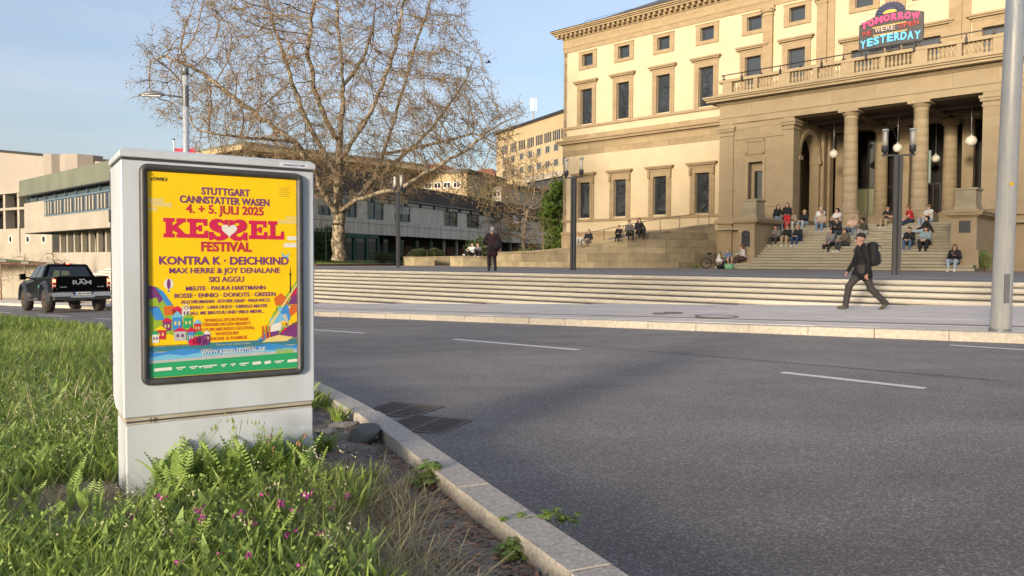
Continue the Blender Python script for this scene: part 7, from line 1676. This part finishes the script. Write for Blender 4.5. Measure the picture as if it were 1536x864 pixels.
# man in dark coat seen from behind on the terrace
q = atz(738, 406.3, -.405)
def bag(J): return []
ht = (406.3-338)/1152*q.y
person('grey-haired person in long dark maroon coat seen from behind on the terrace', (q.x, q.y, -.408), pi+.08, standing(feet=((-.13, .02, 0), (.12, 0, 0)), lean=.02, wr=[(-.30, -.06, .90), (.24, -.12, 1.02)]), (.035, .012, .016), (.014, .013, .016), HGR, shoes=BLK, h=.013, sc=ht/1.78, coat=.55, heavy=1.12, look=(.05, -1, -.05))
BG = thing('shoulder_bag', 'dark shoulder bag hanging at the back of the person in the maroon coat', 'bag', (q.x+.20, q.y-.16, .62), pi+.3)
m_ = MB(); m_.sphere((0, 0, 0), .17, 14, sc=(1.0, .55, 1.15)); m_.build('bag_body', pm((.02, .014, .02)), BG); m_ = MB(); m_.tube([(-.1, 0, .14), (.0, .1, .52), (.08, .16, .6)], .014, 5); m_.build('strap', M_BLACK, BG)
# walking man with backpack: moves toward the left of the picture
u, v = 1293, 464.5
d = ray(u, v); k = (-.868-.2406)/(d.z+.032*(-.722*d.x+.691*d.y)-.02*(.691*d.x+.722*d.y)); q = d*k; ht = (464.5-354)/1152*q.y; wsc = ht/1.665
J = standing(feet=((-.07, -.34, 0), (.07, .48, .07)), ph=.92, lean=-.06, wr=[(-.25, -.26, .84), (.25, .0, .80)], fdir=[v3(-.02, -1, 0), v3(.04, -.8, -.62)], kp=(0, -1, 0), elp=.6)
WK, _ = person('walking person in black jacket, grey trousers and black cap with a large backpack', (q.x, q.y, q.z+.005), -pi/2-.10, J, (.004, .004, .005), (.045, .04, .038), HBR, shoes=(.09, .085, .05), cap=(.010, .010, .011), h=.0115, sc=wsc, look=(.10, -1, -.12), heavy=1.2, skin=(.50, .27, .19), coat=.24)
for i, (a, b) in enumerate([((-.07, -.37), 0), ((.07, .46), 1)]): pass
BPK = thing('backpack', 'large black and grey backpack on the back of the walking person', 'backpack', tuple(Vector((q.x, q.y, q.z))), -pi/2-.10); BPK.scale = (wsc,)*3
c0 = J['ch']+v3(0, .20, .02)
V, F, _ = netmesh([(0, c0+v3(-.07, .0, -.17), c0+v3(-.06, .02, .17), .11, .10), (0, c0+v3(.07, .0, -.17), c0+v3(.06, .02, .17), .11, .10), (0, c0+v3(0, .09, -.16), c0+v3(0, .09, .0), .11, .09), (0, c0+v3(-.05, .01, .2), c0+v3(.05, .01, .2), .07, .07)], .012, .04); mkobj('pack_body', npmesh('pack_body', V, F, [pm((.012, .012, .013))], smooth=True), BPK)
V, F, _ = netmesh([(0, c0+v3(0, .15, -.15), c0+v3(0, .15, -.02), .075, .055), (0, c0+v3(-.135, .10, -.10), c0+v3(-.13, .11, .02), .035, .028)], .01, .03); mkobj('front_pocket', npmesh('front_pocket', V, F, [pm((.10, .10, .105))], smooth=True), BPK)
m_ = MB()
for s_ in (-1, 1): m_.tube([tuple(c0+v3(s_*.1, -.1, .22)), tuple(c0+v3(s_*.13, -.24, .23)), tuple(c0+v3(s_*.15, -.34, .08)), tuple(c0+v3(s_*.17, -.24, -.08)), tuple(c0+v3(s_*.14, -.06, -.14))], .016, 6)
st_ = m_.build('shoulder_straps', pm((.03, .03, .032)), BPK); st_['kind'] = 'stuff'
m_ = MB(); m_.tube([tuple(c0+v3(0, .205, .1-.03*i)+v3(.03*(-1)**i, 0, 0)) for i in range(8)], .005, 4); m_.tube([tuple(c0+v3(-.06, .12, .22)), tuple(c0+v3(0, .2, .16)), tuple(c0+v3(.06, .12, .22))], .012, 5); z_ = m_.build('bungee_cord', M_GALVD, BPK); z_['kind'] = 'stuff'
# bags and bicycle at the foot of the stairs
w_ = bworld(-4.35, 5.85, ZT); GB = thing('shopping_bag', 'bright green glossy shopping bag on the ground at the left foot of the stairs', 'bag', (w_.x, w_.y, ZT), BANG+.3)
m_ = MB(); m_.hexa([(-.22, -.1, 0), (.22, -.1, 0), (.22, .12, 0), (-.22, .12, 0)], [(-.26, -.06, .30), (.24, -.05, .27), (.25, .07, .28), (-.24, .06, .31)]); m_.build('bag_body', mat('green_plastic', (.01, .22, .06), .3), GB, bevel=.02); m_ = MB(); m_.tube([(-.1, -.06, .28), (-.08, -.06, .40), (.08, -.06, .40), (.1, -.05, .27)], .01, 4); m_.build('handle', MATS['green_plastic'], GB)
w_ = bworld(-4.85, 5.75, ZT); BB = thing('rucksack', 'small black rucksack lying between the bicycle and the green shopping bag', 'bag', (w_.x, w_.y, ZT+.12), BANG)
V, F, _ = netmesh([(0, v3(-.2, 0, 0), v3(.12, 0, .05), .11, .13), (0, v3(.05, 0, .1), v3(.12, .02, .25), .09, .07)], .02); mkobj('bag_body', npmesh('bag_body', V, F, [pm(BLK)], smooth=True), BB)
w_ = bworld(2.1, stair_t(15)-.1, stairz(15)); B2 = thing('handbag', 'black bag on the steps left of the lamp post below the beige trousers', 'bag', (w_.x, w_.y, stairz(14)+.15), BANG)
V, F, _ = netmesh([(0, v3(-.12, 0, 0), v3(.12, 0, 0), .12, .12), (0, v3(0, 0, 0), v3(0, 0, .12), .1, .07)], .02); mkobj('bag_body', npmesh('bag_body', V, F, [pm(BLK)], smooth=True), B2)
p0 = bworld(-6.05, 5.35, ZT); BK = thing('bicycle', 'small-wheeled dark city bicycle leaning by the ramp wall left of the stairs', 'bicycle', (p0.x, p0.y, ZT), BANG+.35)
def wheel(x, r):
    m_ = MB(); V = []; Fq = []; n, k = 28, 6
    for i in range(n):
        a = 2*pi*i/n
        for j in range(k): b = 2*pi*j/k; V.append((x+(r+.03*cos(b))*cos(a), .03*sin(b), r+.03+(r+.03*cos(b))*sin(a)))
    for i in range(n):
        for j in range(k): Fq.append((i*k+j, ((i+1) % n)*k+j, ((i+1) % n)*k+(j+1) % k, i*k+(j+1) % k))
    m_.add(V, Fq, 0, True); w_ = m_.build('wheel', M_TYRE, BK)
    for q in range(12): a = 2*pi*q/12; MB().tube([(x, 0, r+.03), (x+r*cos(a), 0, r+.03+r*sin(a))], .004, 3).build('spoke', M_GALVD, w_)
wheel(0, .29); wheel(1.02, .29)
m_ = MB(); m_.tube([(0, 0, .32), (.35, 0, .30), (.85, 0, .62)], .028, 6); m_.tube([(.35, 0, .30), (.22, 0, .85)], .025, 6); m_.tube([(0, 0, .32), (.26, 0, .62)], .016, 5); m_.tube([(1.02, 0, .32), (.88, 0, .62), (.80, 0, .98)], .022, 6); m_.build('frame', M_IRON, BK)
m_ = MB(); m_.tube([(.80, -.02, .98), (.76, -.26, 1.02)], .014, 5); m_.tube([(.80, .02, .98), (.76, .26, 1.02)], .014, 5); m_.build('handlebar', M_IRON, BK)
m_ = MB(); m_.sphere((.18, 0, .88), .13, 10, sc=(1.1, .7, .35)); m_.build('saddle', M_BLACK, BK); MB().box(-.25, .15, -.08, .08, .64, .67).build('carrier', M_IRON, BK)
w_ = BK.matrix_basis @ Vector((.75, -.22, .62)); CBG = thing('cloth_bag', 'white cloth bag hanging from the bicycle handlebar', 'bag', (w_.x, w_.y, w_.z), BANG)
V, F, _ = netmesh([(0, v3(-.08, 0, -.15), v3(.1, 0, -.15), .12, .12), (0, v3(-.02, 0, -.1), v3(.02, 0, .18), .13, .05)], .02); mkobj('bag_body', npmesh('bag_body', V, F, [pm((.72, .70, .64))], smooth=True), CBG)
# ================================================================ verge: grass, herbs, flowers, gravel, leaf litter
def vz(X, Y): return np.array([verge_z(x, y) for x, y in zip(X, Y)])
def edge_d(X, Y):
    a = -.722*X+.691*Y; c = .691*X+.722*Y; return np.array([cn(q) for q in a])-.15-c
def scatter(rng, n, y0, y1, dens=None, xl=-.72, xpad=.5, dmin=.52, wob=.08, p=1.0, dmax=99):
    out = np.zeros((0, 2))
    while len(out) < n:
        Y = y0+(y1-y0)*rng.uniform(0, 1, n*2)**p; X = xl*Y-xpad+rng.uniform(0, 1, n*2)*( -xl*Y+xpad+3.2)
        d = edge_d(X, Y); th = dmin+wob*np.sin(Y*3.1+1)+wob*.6*np.sin(Y*7.7)
        th = np.where(Y > 5.4, .12, th)
        ok = (d > th) & (d < dmax)
        # not inside the cabinet nor on the bare patch beside it
        lx_ = (X-CBX.x)*cos(CBA)+(Y-CBX.y)*sin(CBA); ly_ = -(X-CBX.x)*sin(CBA)+(Y-CBX.y)*cos(CBA)
        ok &= ~((lx_ > -.10) & (lx_ < .70) & (ly_ > -.01) & (ly_ < .40)); ok &= ~((lx_ > .62) & (lx_ < 1.6) & (ly_ > -.15) & (ly_ < 1.3))
        pr_ = np.exp(-(((lx_+.26)/.24)**2+((ly_+.02)/.42)**2)); ok &= rng.uniform(0, 1, len(X)) > pr_*2.4
        if dens is not None: ok &= rng.uniform(0, 1, len(X)) < dens(X, Y)
        out = np.vstack([out, np.stack([X[ok], Y[ok]], 1)])
    return out[:n]
def blades(rng, XY, Lr, Wr, bend=.5, lev=3, prof=None, tiltr=.35):
    n = len(XY); base = np.stack([XY[:, 0], XY[:, 1], vz(XY[:, 0], XY[:, 1])-.01], 1); L_ = rng.uniform(*Lr, n)[:, None]; W_ = rng.uniform(*Wr, n)[:, None]
    az = rng.uniform(0, 2*pi, n); dirh = np.stack([np.cos(az), np.sin(az), np.zeros(n)], 1); fa = az+pi/2+rng.normal(0, .5, n); wv = np.stack([np.cos(fa), np.sin(fa), np.zeros(n)], 1)
    b = rng.uniform(.15, bend, n)[:, None]; tl = rng.uniform(0, tiltr, n)[:, None]; V = []
    prof = prof or ([1, .8, .05] if lev == 3 else [1, .95, .6, .04])
    for k in range(lev):
        t = k/(lev-1); c = base+dirh*L_*(tl*t+b*t*t)+np.array([0, 0, 1])*L_*(t-.35*b*t*t); V += [c-wv*W_*prof[k]*.5, c+wv*W_*prof[k]*.5]
    V = np.stack(V, 1).reshape(-1, 3); o = np.arange(n)[:, None]*2*lev
    F = np.stack([np.hstack([o+2*k, o+2*k+1, o+2*k+3, o+2*k+2]) for k in range(lev-1)], 1).reshape(-1, 4); return V, F
def stuffobj(name, parts, m, label=None):
    V = []; F = []; o = 0
    for v, f in parts: V.append(v); F.append(f+o); o += len(v)
    ob = mkobj(name, npmesh(name, np.vstack(V), np.vstack(F), m)); tag(ob, label, None, None, 'stuff'); return ob
rng = np.random.RandomState(12)
pn = lambda X, Y: .25+.75*np.clip(.5+.6*np.sin(X*2.3+1)*np.sin(Y*2.9)+.4*np.sin(X*5.1+Y*3.3), 0, 1)
g_ = [blades(rng, scatter(rng, 56000, 1.5, 5.2, pn), (.05, .16), (.003, .007), .9, 4), blades(rng, scatter(rng, 4500, 1.5, 5.2, pn), (.08, .17), (.008, .017), .6, 4, [.5, 1, .8, .05]),
      blades(rng, scatter(rng, 26000, 5.2, 13, None, p=.8), (.10, .26), (.009, .02), .8, 3), blades(rng, scatter(rng, 22000, 13, 46, None, p=.8, xpad=2), (.15, .34), (.03, .06), .8, 3)]
stuffobj('meadow_grass', g_, M_GRASS, 'lush green meadow grass on the verge around the poster cabinet')
# broad leaved herbs
stuffobj('broad_leaves', [blades(rng, scatter(rng, 2600, 1.6, 5.4, lambda X, Y: pn(Y, X)), (.07, .16), (.022, .042), .7, 4, [.25, 1, .85, .05]), blades(rng, scatter(rng, 1800, 5.2, 12), (.12, .25), (.03, .05), .8, 4, [.25, 1, .85, .05])], M_FERN, 'broad green herb leaves between the grass')
# low clover-like fill
XY = scatter(rng, 26000, 1.5, 6.5, None, dmin=.56); z = vz(XY[:, 0], XY[:, 1])+rng.uniform(.01, .13, len(XY)); C = np.stack([XY[:, 0], XY[:, 1], z], 1); u_ = rvec(rng, len(C)); w_ = np.cross(u_, rvec(rng, len(C))); s_ = rng.uniform(.004, .010, (len(C), 1))
stuffobj('clover', [quads(C, u_*s_, w_*s_*.8)], M_FERN, 'small leaved ground herbs under the grass')
# dry straw near the dirt strip and at the cabinet corner
XY = scatter(rng, 3800, 1.5, 4.2, None, dmin=.26, dmax=.8, wob=.08); X2 = np.stack([rng.normal(-1.72, .14, 700), rng.normal(2.98, .12, 700)], 1)
stuffobj('dry_grass', [blades(rng, XY, (.05, .17), (.002, .005), 1.5, 3, tiltr=.9), blades(rng, X2, (.04, .12), (.002, .004), 1.5, 3, tiltr=.9), blades(rng, scatter(rng, 1500, 4, 16), (.2, .36), (.004, .008), .8, 3)], M_DRY, 'dry straw coloured grass by the dirt strip')
# seed heads floating over the grass
XY = scatter(rng, 420, 2.2, 6.5, pn); sel = np.repeat(np.arange(len(XY)), 9); z = vz(XY[:, 0], XY[:, 1])+rng.uniform(.10, .2, len(XY)); C = np.stack([XY[sel, 0], XY[sel, 1], z[sel]], 1)+rng.normal(0, .012, (len(sel), 3)); u_ = rvec(rng, len(C)); w_ = np.cross(u_, rvec(rng, len(C)))
stuffobj('seed_heads', [quads(C, u_*.0045, w_*.004), blades(rng, XY, (.10, .2), (.0015, .0025), .25, 3)], M_CREAMFL, 'pale cream flower and seed heads over the grass')
# vetch flowers, each plant head one thing
def onverge(u, v, hz=0):
    d = ray(u, v); lo, hi = 1.0, 60.
    for _ in range(40):
        m = (lo+hi)/2; p = d*(m/d.y)
        if p.z > verge_z(p.x, p.y)+hz: lo = m
        else: hi = m
    return d*(lo/d.y)
fl = [(205, 800), (240, 745), (283, 745), (297, 765), (360, 770), (377, 786), (368, 762), (441, 768), (457, 745), (462, 741), (460, 752), (420, 757), (327, 818), (329, 832), (318, 843), (480, 800), (482, 822), (372, 834), (420, 842), (395, 744), (511, 725), (196, 774), (244, 807), (302, 780), (430, 800), (267, 845), (350, 800), (495, 760), (470, 783), (290, 812), (405, 818), (450, 850), (385, 690), (389, 677), (533, 714), (520, 746)]
fm = {}
hp = [rvec(np.random.RandomState(q), 9) for q in range(3)]
for q in range(3):
    r2 = np.random.RandomState(50+q); C = r2.normal(0, .009, (11, 3)); u_ = rvec(r2, 11); w_ = np.cross(u_, rvec(r2, 11)); V, F = quads(C, u_*.009, w_*.007); fm[q] = npmesh('petals', V, F, M_FLOWER)
stm = MB().tube([(0, 0, -.2), (.01, 0, -.1), (0, 0, 0)], .0015, 3).mesh('stem', M_GRASS)
big = {4: 'magenta vetch flower in the middle of the central flower group', 5: 'largest magenta vetch flower, low in the middle of the foreground grass', 24: 'magenta vetch flower in the grass right below the cabinet base', 8: 'magenta vetch flower before the right end of the cabinet base', 1: 'magenta vetch flower before the left part of the cabinet base'}
rest = MB()
for i, (u, v) in enumerate(fl):
    hz_ = .12+.03*math.sin(i*2.3); p = onverge(u, v, hz_); sc_ = .55 if v > 790 else .8
    if i in big:
        t = thing('vetch_flower', big[i], 'flower', tuple(p), group='magenta vetch flowers in the foreground grass'); t.scale = (.85,)*3
        mkobj('petals', fm[i % 3], t, rot=(0, 0, i)); mkobj('stem', stm, t)
    elif i % 2:
        me = fm[i % 3]; vs = [tuple(p+v_.co*sc_) for v_ in me.vertices]; rest.add(vs, [tuple(f.vertices) for f in me.polygons])
tag(rest.build('small_vetch_flowers', M_FLOWER, fix=False), 'scattered tiny magenta vetch flowers in the grass', kind='stuff')
# fern-like yarrow leaves in front of the cabinet base
def frond(rng, L_=.24, n=15):
    V = []; F = []; o = 0; az = 0; lean = rng.uniform(.1, .5)
    def cen(t): return np.array([lean*L_*t*t, 0, L_*(t-.12*t*t)])
    for k in range(n):
        t0, t1 = k/n, (k+1)/n; w0 = .0022; V += [cen(t0)+[0, -w0, 0], cen(t0)+[0, w0, 0], cen(t1)+[0, w0*.8, 0], cen(t1)+[0, -w0*.8, 0]]; F.append([o, o+1, o+2, o+3]); o += 4
        ll = .034*math.sin(pi*min(1, (t0*.9+.12)))**.8
        for s_ in (-1, 1):
            c = cen(t0); e = c+np.array([.004, s_*ll, ll*.55]); V += [c+[0, 0, -.002], e+[0, 0, -.003], e+[0, 0, .003], c+[0, 0, .0075]]; F.append([o, o+1, o+2, o+3]); o += 4
    return np.array(V), np.array(F)
rngf = np.random.RandomState(9); fms = [npmesh('frond', *frond(rngf, L_), M_FERN) for L_ in (.20, .25, .29, .23)]
spots = [(232+rngf.uniform(0, 245), rngf.uniform(725, 775)) for _ in range(34)]+[(30+rngf.uniform(0, 160), rngf.uniform(690, 860)) for _ in range(14)]+[(rngf.uniform(150, 440), rngf.uniform(800, 864)) for _ in range(10)]
PV, PF, PO = [], [], 0
for i, (u, v) in enumerate(spots):
    if i < 34: lx_ = .02+.62*((i*7) % 34)/34; ly_ = -.03-.15*rngf.rand(); x = CBX.x+lx_*cos(CBA)-ly_*sin(CBA); y = CBX.y+lx_*sin(CBA)+ly_*cos(CBA)
    else: p = onverge(u, v); x, y = p.x, p.y
    z0 = verge_z(x, y)
    for k in range(rngf.randint(3, 6)):
        me = fms[rngf.randint(4)]; R_ = Matrix.Translation((x, y, z0)) @ Matrix.Rotation(rngf.uniform(0, 6.3), 4, 'Z') @ Matrix.Rotation(rngf.uniform(-.05, .35), 4, 'Y') @ Matrix.Scale(rngf.uniform(.75, 1.05) if i < 34 else .6, 4)
        co = np.array([R_ @ v_.co for v_ in me.vertices]); PV.append(co); PF.append(np.array([list(f.vertices) for f in me.polygons])+PO); PO += len(co)
tag(mkobj('fern_leaves', npmesh('fern_leaves', np.vstack(PV), np.vstack(PF), M_FERN)), 'feathery fern-like leaves before the cabinet base and in the meadow', kind='stuff')
for i, (u, vb, vt, lb) in enumerate([(352, 735, 628, 'tall grass stalk in front of the cabinet base, left one with drooping ears'), (392, 735, 632, 'tall branching weed in front of the cabinet base, right of the middle'), (402, 735, 655, 'weed with small red-green seed head before the cabinet base'), (465, 735, 655, 'reddish seed head weed at the right end of the cabinet base'), (298, 745, 640, 'spiky forked grass stalk left of the middle of the cabinet base')]):
    lx_ = (u-190)/286*.66-.06; ly_ = -.14; x = CBX.x+lx_*cos(CBA)-ly_*sin(CBA); y = CBX.y+lx_*sin(CBA)+ly_*cos(CBA); z0 = verge_z(x, y); zt_ = (391-vt)/1152*y
    t = thing('tall_weed', lb, 'plant', (x, y, z0)); H_ = zt_-z0; r2 = random.Random(i); m_ = MB(); m_.tube([(0, 0, 0), (.01, 0, H_*.5), (.015*(1 if i % 2 else -1), 0, H_*.85)], .0018, 4)
    for k in range(5):
        a = r2.uniform(0, 6); s_ = .35+.12*k; m_.tube([(0, 0, H_*s_), (.03*cos(a), .02*sin(a), H_*(s_+.1)), (.06*cos(a), .04*sin(a), H_*(s_+.22))], .0013, 3)
    m_.build('stalk', M_GRASS, t)
    r3 = np.random.RandomState(i); C = []; 
    for k in range(5): a = r3.uniform(0, 6); s_ = .55+.1*k; C += [np.array([.05*cos(a)*r3.rand(), .03*sin(a), H_*s_])+r3.normal(0, .004, 3) for _ in range(7)]
    C = np.array(C); u_ = rvec(r3, len(C))*.3+np.array([0, 0, 1]); w_ = np.cross(u_, rvec(r3, len(C))); V, F = quads(C, u_*.012, w_*.003); tag(mkobj('ears', npmesh('ears', V, F, M_FERN if i not in (2, 3) else M_DEADLEAF), t), kind='stuff')
# stones, gravel, leaf litter
def rockmesh(seed, m):
    bm = bmesh.new(); bmesh.ops.create_icosphere(bm, subdivisions=3, radius=1); r2 = random.Random(seed)
    pl = [(Vector((r2.gauss(0, 1), r2.gauss(0, 1), r2.gauss(0, 1))).normalized(), r2.uniform(.55, .85)) for _ in range(14)]
    for v in bm.verts:
        v.co *= 1+.05*math.sin(v.co.x*9+seed)*math.sin(v.co.y*11)
        for n_, d_ in pl:
            k = v.co.dot(n_)-d_
            if k > 0: v.co -= n_*k
    me = bpy.data.meshes.new('rock'); bm.to_mesh(me); bm.free(); me.materials.append(m); return me
M_ROCK = mat('grey_rock', (.15, .155, .15), .9, (.24, .235, .22), 14, bump=.8, bscale=40, bdist=.01); M_ROCKB = mat('pale_rock', (.34, .31, .27), .9, (.24, .22, .20), 9, bump=.6, bscale=30, bdist=.01)
for u, v, r, sc, m, lb in [(549, 662, .10, (1.2, .85, .85), M_ROCK, 'grey angular boulder between the cabinet and the kerb'), (512, 640, .075, (1.4, 1, .35), M_ROCKB, 'flat pale stone behind the grey boulder, nearest the kerb'), (487, 650, .06, (1.2, 1, .4), M_ROCKB, 'flat pale stone beside the cabinet, left of the boulder'), (592, 688, .016, (1.2, 1, .8), M_DEADLEAF, 'small orange-brown pebble in front of the boulder'), (530, 682, .018, (1, 1, .7), M_ROCKB, 'small pale pebble just in front of the boulder'), (152, 706, .035, (1.2, .9, .7), M_ROCKB, 'broken stone lump on the bare patch left of the cabinet')]:
    p = onverge(u, v); t = mkobj('rock', rockmesh(int(u), m), None, (p.x, p.y, p.z+r*sc[2]*.5), (0, 0, u), (r*sc[0], r*sc[1], r*sc[2])); tag(t, lb, 'stone')
tk = thing('dry_twig', 'pale dry twig lying across the bare patch left of the cabinet', 'twig', tuple(onverge(122, 690)+Vector((0, 0, .02)))); q = onverge(180, 674)-tk.location; MB().tube([(0, 0, 0), (q.x*.5, q.y*.5, q.z*.5+.02), (q.x, q.y, q.z+.03)], [.004, .005, .003], 5).build('stem', M_DRY, tk)
def pebbles(rng, XY, rr_, m, name, label):
    n = len(XY); z = vz(XY[:, 0], XY[:, 1]); base = np.array([[1,0,0],[-1,0,0],[0,1,0],[0,-1,0],[0,0,.7],[0,0,-.7]]); tri = np.array([[0,2,4],[2,1,4],[1,3,4],[3,0,4],[2,0,5],[1,2,5],[3,1,5],[0,3,5]])
    s_ = rng.uniform(*rr_, n)[:, None, None]; V = base[None]*s_*rng.uniform(.6, 1.3, (n, 6, 1))+rng.normal(0, .15, (n, 6, 3))*s_; a = rng.uniform(0, 6.3, n); c, s2 = np.cos(a)[:, None], np.sin(a)[:, None]
    V = np.stack([V[..., 0]*c-V[..., 1]*s2, V[..., 0]*s2+V[..., 1]*c, V[..., 2]], -1)+np.stack([XY[:, 0], XY[:, 1], z+.002], 1)[:, None]
    F = (np.arange(n)[:, None, None]*6+tri[None]).reshape(-1, 3); ob = mkobj(name, npmesh(name, V.reshape(-1, 3), F, m)); tag(ob, label, None, None, 'stuff')
def strip(rng, n, y0, y1, d0, d1):
    out = []
    while len(out) < n:
        Y = rng.uniform(y0, y1); 
        a = rng.uniform(-.5, 5.6); d = rng.uniform(d0, d1); c = cn(a)-.15-d; x, y = ac(a, c)
        if y0 < y < y1: out.append((x, y))
    return np.array(out)
XY = np.vstack([strip(rng, 5200, 1.8, 6.2, .0, .85), np.stack([rng.normal(-1.80, .14, 700), rng.normal(3.0, .25, 700)], 1), np.stack([rng.uniform(-1.15, -.7, 900), rng.uniform(3.6, 4.9, 900)], 1)])
pebbles(rng, XY, (.002, .009), M_ROCKB, 'gravel', 'fine gravel along the inside of the near kerb'); pebbles(rng, strip(rng, 500, 1.8, 6, .0, .8), (.008, .018), M_ROCK, 'coarse_gravel', 'coarser grey gravel along the near kerb')
XY = np.vstack([strip(rng, 1000, 1.8, 4.4, .0, .55), strip(rng, 250, 1.8, 6, .0, .14)]); C = np.stack([XY[:, 0], XY[:, 1], vz(XY[:, 0], XY[:, 1])+.006], 1); n = len(C); u_ = rvec(rng, n); u_[:, 2] *= .35; w_ = np.cross(u_, np.array([0, 0, 1.])+rvec(rng, n)*.4); s_ = rng.uniform(.008, .024, (n, 1))
stuffobj('leaf_litter', [quads(C, u_*s_, w_*s_*.6)], M_DEADLEAF, 'brown dead leaves along the inside of the near kerb')
# green plants on the kerb
def kerbplant(name, lb, u, v, r, hgt, n, m, ls, seed, cat='plant', creep=None):
    p = onverge(u, v); t = thing(name, lb, cat, (p.x, p.y, p.z)); r2 = np.random.RandomState(seed); V = []; F = []; o = 0; st = MB()
    for i in range(n):
        a = r2.uniform(0, 6.3); q = r2.uniform(.1, 1); z = hgt*r2.uniform(.3, 1)*(1-.5*q); c = np.array([cos(a)*r*q, sin(a)*r*q, z])
        if creep is not None: s_ = r2.uniform(0, 1); c = np.array([creep[0]*s_, creep[1]*s_, .05+hgt*math.sin(pi*s_)*.6])+r2.normal(0, .018, 3)
        st.tube([(c[0]*.2 if creep is None else c[0], c[1]*.2 if creep is None else c[1], .0 if creep is None else c[2]-.03), tuple(c)], .0015, 3)
        for k in range(5):   # five-fingered leaf
            b = a+(k-2)*.62; d = np.array([cos(b), sin(b), -.25+r2.normal(0, .12)]); w_ = np.array([-sin(b), cos(b), 0])*ls*.26; e = d*ls*(1-.12*abs(k-2)); V += [c, c+e*.5+w_, c+e, c+e*.5-w_]; F.append([o, o+1, o+2, o+3]); o += 4
    if creep is not None: st.tube([(0, 0, .02), (creep[0]*.5, creep[1]*.5, .06+hgt*.55), (creep[0], creep[1], .05)], .003, 4)
    st.build('stems', M_GRASS, t); mkobj('leaves', npmesh('leaves', np.array(V), np.array(F), m), t); return t
kerbplant('kerb_plant', 'bushy green five-leaved plant by the kerb, middle one', 648, 728, .10, .13, 60, M_LMLEAF, .042, 61)
kerbplant('kerb_plant', 'low green plant in the dirt in front of the creeping vine', 772, 836, .055, .07, 26, M_LMLEAF, .034, 62)
kerbplant('kerb_plant', 'small green plant inside the kerb right of the middle one', 700, 752, .04, .06, 14, M_LMLEAF, .03, 64)
kerbplant('creeping_vine', 'green five-leaved vine creeping from the dirt across the near kerb to the road', 768, 812, .08, .05, 24, M_LMLEAF, .034, 63, creep=(.24, .10))
for u, v, n, L_, lb in ((507, 634, 60, (.08, .17), 'green grass tuft at the kerb behind the flat stones'), (487, 612, 25, (.08, .2), 'thin grass tuft at the right edge of the cabinet'), (486, 680, 60, (.08, .16), 'broad grass tuft at the right lower corner of the cabinet'), (560, 730, 30, (.07, .14), 'grass tuft in the dirt in front of the boulder')):
    p = onverge(u, v); XY = np.stack([rng.normal(p.x, .025, n), rng.normal(p.y, .025, n)], 1); t = thing('grass_tuft', lb, 'plant', (0, 0, 0)); V, F = blades(rng, XY, L_, (.008, .014), .6, 4, [.5, 1, .8, .05]); mkobj('blades', npmesh('blades', V, F, M_GRASS), t)
p = onverge(676, 744); t = thing('yellow_flower', 'small yellow flower head by the kerb right of the bushy plant', 'flower', (p.x, p.y, p.z+.04)); C = np.random.RandomState(3).normal(0, .008, (14, 3)); u_ = rvec(rng, 14); w_ = np.cross(u_, rvec(rng, 14)); V, F = quads(C, u_*.009, w_*.008); mkobj('petals', npmesh('petals', V, F, mat('yellow_petal', (.75, .55, .02), .6)), t)
# bird
q = aty(733, 94, 50); BD = thing('bird', 'tiny dark bird flying right of the plane tree crown', 'bird', tuple(q)); V, F, _ = netmesh([(0, v3(-.14, 0, 0), v3(.12, 0, .02), .05, .035)], .02); mkobj('body', npmesh('body', V, F, [M_BLACK], smooth=True), BD)
for s_ in (-1, 1): MB().hexa([(-.06, 0, .02), (.08, 0, .02), (.02, s_*.3, .1), (-.04, s_*.3, .1)], [(-.06, 0, .035), (.08, 0, .035), (.02, s_*.3, .11), (-.04, s_*.3, .11)]).build('wing', M_BLACK, BD)
# lawn grass fringe near the tree
rg = np.random.RandomState(77); XY = np.stack([rg.uniform(-22, -6, 9000), rg.uniform(50, 62, 9000)], 1); k = np.array([inlawn(x, y)[0] for x, y in XY]); XY = XY[k]
_vz = vz
def vz(X, Y): return np.array([lawn_z(x, y) for x, y in zip(X, Y)])
stuffobj('lawn_grass', [blades(rg, XY, (.05, .12), (.02, .05), .5, 3)], M_GRASS, 'short lawn grass around the plane tree')
vz = _vz
